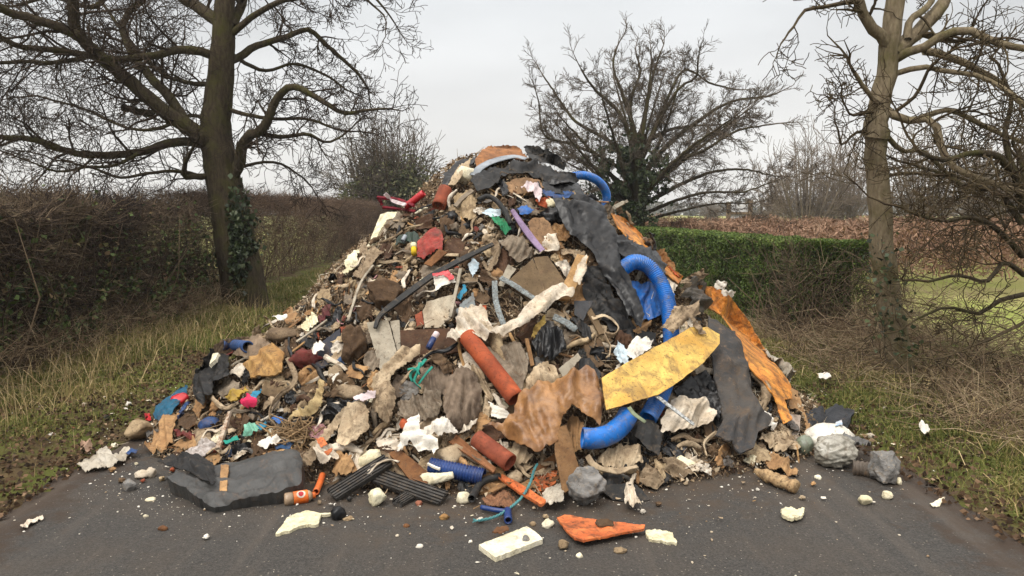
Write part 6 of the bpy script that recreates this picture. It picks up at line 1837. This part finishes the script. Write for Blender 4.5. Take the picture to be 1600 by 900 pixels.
# black folded case
e = empty("folded_case", path3([(365, 760)], .0)[0], "large flat black folded case lying at the heap's left front", "case")
sheet("cover", None, None, M("case_rubber", (70, 69, 67), (50, 50, 49), d=.2, rough=.5, bump=.5, bscale=40, spec=.4), [(262, 752), (290, 738), (330, 730), (400, 714), (466, 709), (474, 722), (472, 754), (440, 772), (390, 782), (336, 797), (312, 786), (292, 768)], parent=e, plane=True, lift=.13, thick=.11, amp=.034, fs=7, ang=-14, aniso=8, tilt=.10, bulge=.03, bw=6, ragged=.8)
sheet("flap", None, None, FILM2, [(248, 757), (264, 746), (292, 738), (318, 738), (334, 762), (338, 794), (314, 786), (292, 768), (270, 764)], parent=e, lift=.13, amp=.022, fs=9, ang=60)
sheet("strap", "rusty brown strap", None, CARD, [(345, 726), (357, 727), (354, 771), (343, 769)], parent=e, plane=True, lift=.185, thick=.012, amp=.003, tilt=.10, ragged=.3)
LAND.append((365, 750, "the black folded case"))
strip("stick", "speckled white stick rising behind the black folded case", "stick", M("speckled_stick", (206, 192, 172), (130, 92, 64), d=.3, sc=26), [(352, 720), (362, 694), (375, 660)], [8, 7, 5], "the speckled stick", lift=.12, thick=.02)
sheet("paper_bundle", "striped white paper bundle behind the black folded case", "paper", M("striped_paper", (222, 214, 208), (164, 150, 142), d=.2, sc=3, stretch=(9, 9, 9)), [(289, 725), (300, 712), (330, 694), (343, 702), (338, 716), (316, 728), (301, 736)], "the paper bundle", lift=.04, amp=.025, fs=16, ang=-30, aniso=6, bulge=.08, bw=6)
lump("black_carton", "small black box by the teal packet behind the black case", "box", FILM, 382, 704, 19, 11, None, facets=12, sink=.1, rot=-.4, cut=.62, rough=.02)
sheet("teal_packet", "small teal packet leaning on the black folded case", "packet", TEAL, [(363, 711), (382, 702), (387, 709), (366, 715)], "the teal packet", lift=.13, amp=.008)
sheet("mint_bag", "mint green bag above the teal packet", "bag", MINT, [(386, 691), (394, 678), (406, 675), (414, 684), (398, 693)], "the mint bag", lift=.08, amp=.03, bulge=.04)
sheet("blue_bag", "blue plastic scrap right of the mint bag", "scrap", CYAN, [(405, 677), (420, 666), (424, 675), (412, 682)], None, lift=.08, amp=.025)
sheet("blue_bag", "dark blue scrap inside the limp grey strap's loop", "scrap", BLUEF, [(431, 665), (440, 659), (454, 665), (442, 675)], None, lift=.06, amp=.025)
V, Fc = [], []
c0 = path3([(466, 690)], .06)[0]
for i in range(46):
    P = [c0 + Vector((RNG.gauss(0, .09), RNG.gauss(0, .03), RNG.gauss(0, .05))) for _ in range(4)]
    tube_geo(catmull(P, 14), .0045, 5, V, Fc)
V = [(x, y, max(z, .01)) for x, y, z in V]
tag(link("twine_tangle", mesh_py("twine_tangle", V, Fc, STRAW)), "tangle of straw-coloured twine right of the black folded case's top", "twine"); LAND.append((466, 690, "the twine tangle"))
sheet("white_paper", "white crumpled papers left of the twine tangle", "paper", WHITE, [(409, 709), (420, 698), (434, 691), (447, 700), (436, 708), (420, 712)], None, lift=.07, amp=.03, bulge=.03)
e = empty("torn_packet", path3([(516, 724)], .0)[0], "torn packet showing an orange lining, right of the black folded case", "packet")
sheet("wrapper", None, None, PALE, [(497, 720), (504, 709), (518, 711), (537, 729), (521, 744), (505, 739)], parent=e, lift=.10, amp=.03, bulge=.05)
sheet("lining", None, None, TERRA, [(503, 712), (518, 711), (524, 722), (512, 726)], parent=e, lift=.155, amp=.015, cover=False)
sheet("lining", None, None, TERRA, [(517, 733), (531, 727), (530, 733), (520, 739)], parent=e, lift=.14, amp=.015, cover=False)
LAND.append((516, 724, "the torn orange packet"))
sheet("brown_rag", "brown rag left of the torn orange packet", "rag", BEIGE2, [(470, 742), (478, 724), (492, 712), (502, 712), (496, 730), (484, 744)], None, lift=.05, amp=.035, bulge=.04)
sheet("brown_rag", "brown muddy rag right of the torn orange packet", "rag", CARD, [(522, 744), (532, 717), (556, 724), (560, 740), (546, 752), (528, 754)], None, lift=.05, amp=.04, bulge=.05)
sheet("film_scrap", "yellow-white film scrap on the heap's left edge below the foam panel", "film", CREAM, [(542, 432), (556, 406), (569, 396), (558, 430), (548, 440)], None, lift=.05, amp=.03, fs=14, tmax=7.2)
strip("metal_prong", "dark metal prong sticking out of the heap's left edge", "prong", ZINC, [(531, 411), (541, 412), (556, 415)], 3, None, depth=6.4, thick=.012)
pipe("thin_hoop", "thin grey hoop arching off the heap's left edge", "hoop", GREYC, [(487, 478), (492, 464), (506, 452), (524, 447)], 1.8, None, depth=6.3, sides=8, wall=.3)
lump("blue_lump", "crumpled dark blue bag at the left foot beside the speckled stick", "bag", BLUED, 332, 668, 16, 12, None, facets=4, fold=.16)
sheet("yellow_cloth", "gold-brown cloth on the ridge between foam panel and soil clod", "cloth", BEIGE2, [(560, 442), (576, 410), (592, 396), (606, 402), (590, 424), (576, 448)], None, lift=.05, amp=.035)
sheet("maroon_cloth", "dark maroon cloth fold on the left face beside the dark panel", "cloth", M("maroon_cloth", (110, 52, 54), (84, 40, 42), d=.35), [(504, 508), (516, 488), (526, 486), (522, 500), (510, 516)], None, lift=.05, amp=.03)

# ------------------------------------------------------------------ smaller dumped scraps: masters, then copies laid in the gaps
def crumple_proto(sd, amp, curl, fs, n=15, asp=1.0, thick=.03):
    r = random.Random(sd)
    k = r.randint(5, 8)
    poly = []
    for i in range(k):
        a = 2 * math.pi * i / k + r.uniform(-.25, .25); q = r.uniform(.6, 1.05)
        poly.append((math.cos(a) * q, math.sin(a) * q * asp))
    pts = []
    for i in range(k):
        ax, ay = poly[i]; bx, by = poly[(i + 1) % k]
        for j in range(5):
            u = j / 5; w_ = .08 * noise.noise(Vector((i * 3 + j, sd, 0)))
            pts.append((ax + (bx - ax) * u + w_, ay + (by - ay) * u + w_))
    out = list(pts); m = len(out)
    st = 2 / n
    y = -1.1
    while y < 1.1:
        x = -1.1
        while x < 1.1:
            qx, qy = x + r.uniform(-.3, .3) * st, y + r.uniform(-.3, .3) * st
            if inpoly(qx, qy, out) and edge_dist(qx, qy, out) > st * .5: pts.append((qx, qy))
            x += st
        y += st
    res = delaunay_2d_cdt([Vector(p) for p in pts], [], [list(range(m))], 1, 1e-5)
    A = [(v.x, v.y) for v in res[0]]
    ca = r.uniform(0, 3.14)
    V = []
    for x, y in A:
        u = x * math.cos(ca) + y * math.sin(ca); v = -x * math.sin(ca) + y * math.cos(ca)
        w1 = noise.noise(Vector((u * 1.2, v * 1.2, sd)))
        h = (1 - 2.2 * abs(noise.noise(Vector((u * fs * .5, v * fs + w1, sd))))) + .5 * (1 - 2.2 * abs(noise.noise(Vector((u * fs * 1.2, v * fs * 2.1, sd + 4)))))
        z = amp * h
        th = curl * (u + .4 * w1)
        if curl:
            R = 1 / curl
            px_, pz = math.sin(th) * R, -(1 - math.cos(th)) * R
            V.append(Vector((px_ - math.sin(th) * z * 0, v, pz + z)))
        else:
            V.append(Vector((u, v, z)))
    nV = len(V)
    VV = [tuple(p) for p in V] + [(p.x, p.y, p.z - thick) for p in V]
    Fc = []; cnt = {}
    for f in res[2]:
        f = list(f)
        Fc.append(tuple(f[::-1])); Fc.append(tuple(i + nV for i in f))
        for a, b_ in zip(f, f[1:] + f[:1]):
            if (b_, a) in cnt: del cnt[(b_, a)]
            else: cnt[(a, b_)] = 1
    for a, b_ in cnt:
        k = len(VV); VV += [VV[a], VV[b_], VV[b_ + nV], VV[a + nV]]
        Fc.append((k, k + 1, k + 2, k + 3))
    return VV, Fc

def splinter_proto(sd):
    r = random.Random(sd)
    w_, t = r.uniform(.08, .2), r.uniform(.04, .1)
    V, Fc = [], []
    n = 6
    for i in range(n + 1):
        x = -1 + 2 * i / n; k = w_ * (1 if 0 < i < n else r.uniform(.2, 1))
        b_ = .06 * noise.noise(Vector((i * .4, sd, 0)))
        V += [(x + r.uniform(-.05, .05), -k + b_, 0), (x + r.uniform(-.05, .05), k + b_, 0), (x, k + b_, t), (x, -k + b_, t)]
    for i in range(n):
        a = i * 4
        for j in range(4): Fc.append((a + j, a + (j + 1) % 4, a + 4 + (j + 1) % 4, a + 4 + j))
    Fc.append((3, 2, 1, 0)); Fc.append(tuple(n * 4 + j for j in range(4)))
    return V, Fc

def chunk_proto(sd, facets=9, rough=.1, sub=3):
    V, Fc = rock_geo(Vector((0, 0, 0)), 1, .8, .7, Matrix.Identity(3), sd, facets, rough, sub)
    return [tuple(v) for v in V], Fc

def twist_proto(sd):
    r = random.Random(sd)
    P = [Vector((-1, r.uniform(-.3, .3), 0)), Vector((-.35, r.uniform(-.35, .35), .12)), Vector((.3, r.uniform(-.35, .35), .1)), Vector((1, r.uniform(-.4, .4), 0))]
    pts = catmull(P, 30); V, Fc = [], []
    tube_geo(pts, [.2 * (1 - .5 * abs(i / 15 - 1)) for i in range(31)], 16, V, Fc)
    out = []
    for i, v in enumerate(V):
        v = Vector(v); j = (i // 16, i % 16)
        h = 1 - 2.2 * abs(noise.noise(Vector((j[0] * .13, math.cos((j[1] + j[0] * .4) * math.pi / 8) * 1.6, math.sin((j[1] + j[0] * .4) * math.pi / 8) * 1.6 + sd))))
        c = pts[min(j[0], 30)]
        out.append(tuple(c + (v - c) * (1 + .45 * h)))
    return out, Fc

PROTO = {}
DUMMY = BEIGE
def addp(kind, V, Fc, sm=True):
    PROTO.setdefault(kind, []).append(mesh_py(kind, V, Fc, DUMMY, smooth_=sm))
for i in range(14): addp("rag_scrap", *crumple_proto(100 + i, .22, .5 + .12 * (i % 5), 3.2, n=22))
for i in range(10): addp("film_scrap", *crumple_proto(200 + i, .26, .3 + .15 * (i % 4), 3.6, n=20, thick=.012), sm=i % 2 == 0)
for i in range(8): addp("board_scrap", *crumple_proto(300 + i, .02, .12, 1.5, n=8, asp=.7, thick=.09), sm=False)
for i in range(6): addp("paper_scrap", *crumple_proto(350 + i, .1, .5, 1.8, n=10, asp=.7, thick=.015), sm=False)
for i in range(9): addp("splinter", *splinter_proto(400 + i), sm=False)
for i in range(8): addp("lump", *chunk_proto(500 + i, 6, .3))
for i in range(6): addp("rag_twist", *twist_proto(600 + i))

MATS = {
    "brown": [M("rag_brown", (112, 90, 66), (84, 66, 48), d=.4, sc=8), BEIGE2, CARD, RUSTB],
    "beige": [BEIGE, M("rag_sand", (186, 164, 130), (150, 128, 98), d=.4, sc=8)],
    "pale": [PALE, PLAST, M("rag_offwhite", (222, 212, 196), (192, 180, 162), d=.3, sc=8)],
    "white": [WHITE],
    "grey": [GREYC, M("rag_grey", (128, 124, 118), (96, 92, 88), d=.3, sc=8)],
    "black": [FILM, FILM2, RUBB],
    "reddish": [CLAYR, M("rag_maroon", (122, 56, 50), (96, 44, 42), d=.3, sc=8)],
    "blue": [BLUED, M("rag_blue", (60, 92, 130), (46, 72, 104), d=.3)],
    "pink": [M("rag_pink", (196, 148, 146), (170, 124, 124), d=.25)],
    "orange": [CLAYR, CLAY],
}
WORD = {"rag_scrap": "crumpled rag", "film_scrap": "crumpled plastic film", "board_scrap": "board piece", "paper_scrap": "scrap of paper", "splinter": "wood splinter", "lump": "crumbly lump", "rag_twist": "twisted rag"}
CAT = {"rag_scrap": "rag", "film_scrap": "film", "board_scrap": "board", "paper_scrap": "paper", "splinter": "wood", "lump": "lump", "rag_twist": "rag"}
ZONES = [   # outline in the photo, sizes px, kinds, colours
    ([(560, 400), (610, 350), (690, 320), (740, 300), (830, 300), (850, 350), (800, 440), (700, 520), (560, 520), (500, 500), (490, 480)], (5, 14), [("rag_scrap", 6), ("splinter", 4), ("paper_scrap", 4), ("lump", 2), ("film_scrap", 2), ("rag_twist", 2), ("board_scrap", 2)],
     [("brown", 12), ("beige", 5), ("pale", 4), ("black", 4), ("reddish", 2), ("grey", 4), ("pink", 1)]),
    ([(480, 480), (570, 500), (600, 600), (560, 700), (430, 720), (300, 720), (230, 690), (300, 600), (430, 510)], (9, 30), [("rag_scrap", 8), ("splinter", 3), ("paper_scrap", 3), ("lump", 1.2), ("film_scrap", 3), ("rag_twist", 3), ("board_scrap", 2)],
     [("brown", 9), ("beige", 6), ("pale", 5), ("black", 5), ("reddish", 2), ("grey", 3), ("blue", 2), ("pink", 1)]),
    ([(600, 560), (720, 520), (900, 480), (960, 600), (880, 800), (700, 790), (540, 790), (520, 720)], (9, 32), [("rag_scrap", 9), ("splinter", 3), ("paper_scrap", 2), ("lump", 1.2), ("film_scrap", 1), ("rag_twist", 4), ("board_scrap", 2)],
     [("brown", 10), ("beige", 9), ("pale", 4), ("black", 2), ("grey", 5), ("orange", 1)]),
    ([(830, 300), (950, 320), (1060, 440), (1100, 470), (1220, 600), (1250, 720), (1180, 740), (1020, 780), (930, 780), (900, 600), (860, 470)], (9, 30), [("rag_scrap", 8), ("splinter", 2), ("paper_scrap", 3), ("lump", 1), ("film_scrap", 6), ("rag_twist", 3), ("board_scrap", 2)],
     [("black", 8), ("brown", 7), ("beige", 6), ("pale", 5), ("grey", 4), ("white", 2), ("orange", 1)]),
    ([(200, 700), (300, 640), (420, 700), (300, 740), (190, 740)], (7, 16), [("rag_scrap", 6), ("splinter", 3), ("paper_scrap", 3), ("lump", 1.5), ("film_scrap", 2)], [("brown", 9), ("beige", 4), ("pale", 4), ("black", 3), ("reddish", 1), ("blue", 1)]),
]
def wpick(r, items):
    t = sum(w_ for _, w_ in items); x = r.uniform(0, t)
    for k, w_ in items:
        x -= w_
        if x <= 0: return k
    return items[-1][0]

def side_word(dx, dy):
    if abs(dx) > abs(dy): return "right of" if dx > 0 else "left of"
    return "below" if dy > 0 else "above"

def aligned(n, rnd, tilt):
    n = Vector(n)
    n = (n + Vector((rnd.gauss(0, tilt), rnd.gauss(0, tilt), rnd.gauss(0, tilt)))).normalized()
    q = Vector((0, 0, 1)).rotation_difference(n)
    return (q.to_matrix().to_4x4() @ Matrix.Rotation(rnd.uniform(0, 6.28), 4, 'Z')).to_euler()

# larger rags and films draped in the gaps, each cut to its own outline
def covered0(x, y):
    return any(inpoly(x, y, q) for q in COVER)
r = random.Random(41)
RAGM = {"beige": [BEIGE, MATS["beige"][1]], "brown": [BEIGE2, MATS["brown"][0], CARD], "grey-brown": [GREYC, TAUPE], "pale": [PALE], "black": [FILM, FILM2], "dark brown": [RUSTB, SOIL]}
NOUN = {"black": ("film_sheet", "film", "plastic film")}
RZ = [(0, 34, (14, 26), [("brown", 5), ("dark brown", 4), ("beige", 3), ("black", 2), ("grey-brown", 2)]), (1, 30, (16, 30), [("brown", 5), ("beige", 4), ("black", 3), ("grey-brown", 3), ("dark brown", 2), ("pale", 1)]),
      (2, 44, (18, 34), [("beige", 6), ("brown", 4), ("grey-brown", 4), ("pale", 2), ("dark brown", 1)]), (3, 44, (18, 36), [("black", 6), ("beige", 4), ("brown", 3), ("pale", 3), ("grey-brown", 3)]), (4, 8, (12, 20), [("brown", 3), ("beige", 2), ("dark brown", 1)])]
ragpos = []
for zi, cnt_, (s0, s1), cols in RZ:
    zp = ZONES[zi][0]
    x0, x1 = min(p[0] for p in zp), max(p[0] for p in zp); y0, y1 = min(p[1] for p in zp), max(p[1] for p in zp)
    got = tries = 0
    while got < cnt_ and tries < 3000:
        tries += 1
        x, y = r.uniform(x0, x1), r.uniform(y0, y1)
        if not inpoly(x, y, zp) or covered0(x, y): continue
        h = hit(x, y, 7.4)
        if heapOnly(h[0][0], h[0][1]) < .05: continue
        px = r.uniform(s0, s1)
        if any((x - a) ** 2 + (y - b_) ** 2 < (.75 * (px + c)) ** 2 for a, b_, c in ragpos): continue
        ragpos.append((x, y, px)); got += 1
        col = wpick(r, cols)
        el = r.uniform(.45, .95); a0 = r.uniform(20, 160)
        if x < 700: a0 = r.uniform(80, 170)
        ca, sa = math.cos(math.radians(a0)), math.sin(math.radians(a0))
        k = r.randint(6, 9); poly = []
        for i in range(k):
            t = 2 * math.pi * (i + r.uniform(-.3, .3)) / k; q = px * r.uniform(.65, 1.15)
            u, v = math.cos(t) * q, math.sin(t) * q * el
            poly.append((x + u * ca - v * sa, y + u * sa + v * ca))
        nm, cat, noun = NOUN.get(col, ("draped_rag", "rag", "rag"))
        lx = min(LAND, key=lambda l: (l[0] - x) ** 2 + (l[1] - y) ** 2)
        sw = side_word(x - lx[0], y - lx[1])
        sheet(nm, f"creased {col} {noun} {sw} {lx[2]}", cat, r.choice(RAGM[col]), poly, None, group=f"{col} {noun}s {sw} {lx[2]}", lift=.015 + .02 * r.random(), amp=r.uniform(.02, .04), fs=r.uniform(7, 12), ang=a0, aniso=r.uniform(3, 7), bulge=r.uniform(.0, .06), ragged=1.4, cover=r.random() < .5)

# long strips of torn cloth and film trailing downhill
STR = [("beige", BEIGE, 9), ("pale", PALE, 6), ("brown", BEIGE2, 6), ("grey-brown", GREYC, 5), ("black", FILM, 5)]
got = tries = 0
spos = []
while got < 96 and tries < 4000:
    tries += 1
    zi = r.choice([0, 0, 1, 2, 2, 3])
    zp = ZONES[zi][0]
    x = r.uniform(min(p[0] for p in zp), max(p[0] for p in zp)); y = r.uniform(min(p[1] for p in zp), max(p[1] for p in zp))
    if not inpoly(x, y, zp) or covered0(x, y): continue
    if any((x - a) ** 2 + (y - b_) ** 2 < 26 ** 2 for a, b_ in spos): continue
    L = r.uniform(22, 70) * (.7 if zi == 0 else 1)
    a0 = math.radians(r.choice([r.uniform(95, 165), r.uniform(20, 80), r.uniform(150, 190)] if x < 760 else [r.uniform(20, 100), r.uniform(80, 150)]))
    P = []
    for i in range(4):
        t = (i / 3 - .5) * L
        q = r.gauss(0, L * .12)
        P.append((x + t * math.cos(a0) - q * math.sin(a0), y + t * math.sin(a0) + q * math.cos(a0)))
    hh_ = hit([p[0] for p in P], [p[1] for p in P], 7.4)
    if heapOnly(hh_[:, 0], hh_[:, 1]).min() < .04: continue
    if any(covered0(*p) for p in P[1:3]): continue
    spos.append((x, y)); got += 1
    x_ = r.uniform(0, 31); col, m_ = "beige", BEIGE
    for c_, mm, w_ in STR:
        x_ -= w_
        if x_ <= 0: col, m_ = c_, mm; break
    wp = r.uniform(3, 10) * (.7 if zi == 0 else 1)
    lx = min(LAND, key=lambda l: (l[0] - x) ** 2 + (l[1] - y) ** 2)
    sw = side_word(x - lx[0], y - lx[1])
    film = col == "black"
    strip("film_strip" if film else "rag_strip", f"long torn {col} {'film' if film else 'cloth'} strip {sw} {lx[2]}", "film" if film else "rag", m_, P, [wp * r.uniform(.4, 1), wp, wp * r.uniform(.7, 1.2), wp * r.uniform(.2, .8)], None,
          lift=r.uniform(.03, .07), thick=.004, amp=.012, twist=r.uniform(-1.6, 1.6), bow=r.uniform(0, .012), across=7, group=f"{col} strips {sw} {lx[2]}", tmax=7.4)

BOXES = [(min(p[0] for p in q), min(p[1] for p in q), max(p[0] for p in q), max(p[1] for p in q), q) for q in COVER]
def covered(x, y):
    return any(b[0] < x < b[2] and b[1] < y < b[3] and inpoly(x, y, b[4]) for b in BOXES)

def place_copy(kind, colour, x, y, px, P, N, d, r, tilt=.35, liftf=.25, group=None, label=None):
    me = r.choice(PROTO[kind])
    o = bpy.data.objects.new(kind, me)
    COL.objects.link(o)
    o.material_slots[0].link = 'OBJECT'
    o.material_slots[0].material = r.choice(MATS[colour]) if kind != "splinter" or colour == "black" else r.choice([WOOD, WOODP, WOODB, GREYB])
    s = px * d / F
    if kind in ("splinter", "rag_twist"): s *= 1.35
    o.scale = (s, s * r.uniform(.7, 1.15), s * r.uniform(.8, 1.2))
    o.rotation_euler = aligned(N, r, tilt)
    o.location = Vector(P) + Vector(N) * (s * liftf + .015)
    if label is None:
        lx = min(LAND, key=lambda l: (l[0] - x) ** 2 + (l[1] - y) ** 2)
        c = {"pale": "pale cream"}.get(colour, colour)
        w_ = WORD[kind]
        c = "weathered" if kind == "splinter" and colour != "black" else c
        label = f"small {c} {w_} {side_word(x - lx[0], y - lx[1])} {lx[2]}"
        g = f"{c} {w_}s {side_word(x - lx[0], y - lx[1])} {lx[2]}"
    else: g = group
    tag(o, label, CAT[kind], g)
    return o

r = random.Random(77)
placed = []
target = [340, 190, 220, 200, 60]
for zi, (zp, (s0, s1), kinds, cols) in enumerate(ZONES):
    x0, x1 = min(p[0] for p in zp), max(p[0] for p in zp); y0, y1 = min(p[1] for p in zp), max(p[1] for p in zp)
    cand = []
    tries = 0; got = 0
    while got < target[zi] and tries < 6000:
        tries += 1
        x, y = r.uniform(x0, x1), r.uniform(y0, y1)
        if not inpoly(x, y, zp) or covered(x, y): continue
        px = s0 + (s1 - s0) * r.random() ** 1.6
        if any((x - a) ** 2 + (y - b_) ** 2 < (.52 * (px + c)) ** 2 for a, b_, c in placed): continue
        h = hit(x, y, 7.6)
        if heapOnly(h[0][0], h[0][1]) < .015: continue
        placed.append((x, y, px)); got += 1
        place_copy(wpick(r, kinds), wpick(r, cols), x, y, px, h[0], normals(h)[0], h[0][1], r)
print("scraps", len(placed))

# ------------------------------------------------------------------ crumbs: what nobody could count
CRUMB = tintmat("crumbs", [(62, 48, 38), (92, 73, 55), (122, 100, 76), (150, 126, 98), (178, 156, 126), (204, 188, 162), (230, 222, 206)], rough=.9)
n = 42000
th = nrng.uniform(-np.pi, .25, n); Rr = np.interp(th, _ang, _rad); s = np.sqrt(nrng.uniform(0, 1, n)) * 1.01
x = HX + np.cos(th) * Rr * s; y = HY + np.sin(th) * Rr * s
z = heapH(x, y) + nrng.uniform(-.035, .05, n)
tint = np.clip(nrng.beta(1.9, 2.3, n) + .12 * nz2(x * 4, y * 4), 0, 1)
tag(link("litter", leafcards(np.stack([x, y, z], 1), .013 + .04 * nrng.uniform(0, 1, n) ** 2.4, tint, "litter", CRUMB, asp=.7, fold=.5)), "shredded bits of card, wood and cloth covering the heap", "litter", kind="stuff")

# fibres, strands and shavings
n = 9000
th = nrng.uniform(-np.pi, .25, n); Rr = np.interp(th, _ang, _rad); s = np.sqrt(nrng.uniform(0, 1, n)) * .99
x = HX + np.cos(th) * Rr * s; y = HY + np.sin(th) * Rr * s
P = np.stack([x, y, heapH(x, y) + nrng.uniform(-.01, .05, n)], 1)
Nn = normals(P)
Dv = nrng.normal(0, 1, (n, 3)); Dv -= Nn * (Dv * Nn).sum(1)[:, None] * .85
tag(link("litter", twigs(P, Dv, .03 + .16 * nrng.uniform(0, 1, n) ** 2.5, .0015 + .0035 * nrng.uniform(0, 1, n) ** 2, np.clip(nrng.beta(2, 2, n), 0, 1), "litter", CRUMB, bend=.6)), "strands and shavings of torn waste all over the heap", "litter", kind="stuff")

def grit(name, label, P, size, tint, mat):
    vs_, fs_ = ico(1)
    base_ = np.array([tuple(v) for v in vs_]); f = np.array(fs_)
    n = len(P)
    sc = size[:, None] * nrng.uniform(.5, 1.3, (n, 3)); sc[:, 2] *= .6
    jit = 1 + nrng.normal(0, .22, (n, len(base_), 1))
    V = (base_[None] * jit * sc[:, None, :] + P[:, None, :]).reshape(-1, 3)
    Q = (f[None] + (np.arange(n) * len(base_))[:, None, None]).reshape(-1, 3)
    tag(link(name, mesh_np(name, V, Q, mat, tint=np.repeat(tint, len(f)), smooth_=False)), label, "rubble", kind="stuff")
SPECK = tintmat("grit", [(84, 68, 54), (140, 116, 90), (196, 180, 156), (228, 220, 204), (240, 234, 222)], rough=.9)
n = 1900
th = nrng.uniform(-np.pi - .1, .1, n); Rr = np.interp(th, _ang, _rad)
s = 1.0 + np.abs(nrng.normal(0, .16, n))
k = nrng.uniform(0, 1, n) < .12
s[k] = 1 + nrng.uniform(0, .75, k.sum())
x = HX + np.cos(th) * Rr * s; y = HY + np.sin(th) * Rr * s
cl = nrng.uniform(0, 1, n) < .3
cx = np.array([-2.05, -1.6, 1.4, .55]); cy = np.array([4.1, 3.9, 4.35, 4.1]); ci = nrng.integers(0, 4, n)
x = np.where(cl, cx[ci] + nrng.normal(0, .22, n), x); y = np.where(cl, cy[ci] + nrng.normal(0, .14, n), y)
ok = (y > 2.5)
x, y = x[ok], y[ok]; n = len(x)
sz = .0016 + .008 * nrng.uniform(0, 1, n) ** 5
grit("rubble", "white foam grit and crumbs scattered on the road", np.stack([x, y, groundH(x, y) + .006 + sz * .3], 1), sz, np.clip(nrng.normal(.72, .25, n), 0, 1), SPECK)

# larger crumbs along the foot, each a thing
cnt = 0; tries = 0
while cnt < 95 and tries < 4000:
    tries += 1
    th = r.uniform(-math.pi + .05, -.05); R_ = float(np.interp(th, _ang, _rad)) * (1.0 + abs(r.gauss(.0, .10)))
    x, y = HX + math.cos(th) * R_, HY + math.sin(th) * R_
    if y < 3.0: continue
    px, py = to_px((x, y, 0))
    if covered(px, py): continue
    kind = r.choice(["lump", "lump", "board_scrap", "paper_scrap", "rag_scrap", "splinter"])
    colour = wpick(r, [("pale", 5), ("white", 2), ("brown", 4), ("beige", 3), ("black", 1), ("orange", 1)])
    place_copy(kind, colour, px, py, r.uniform(2.5, 6.5), (x, y, gz(x, y)), (0, 0, 1), y, r, .15, .3)
    cnt += 1
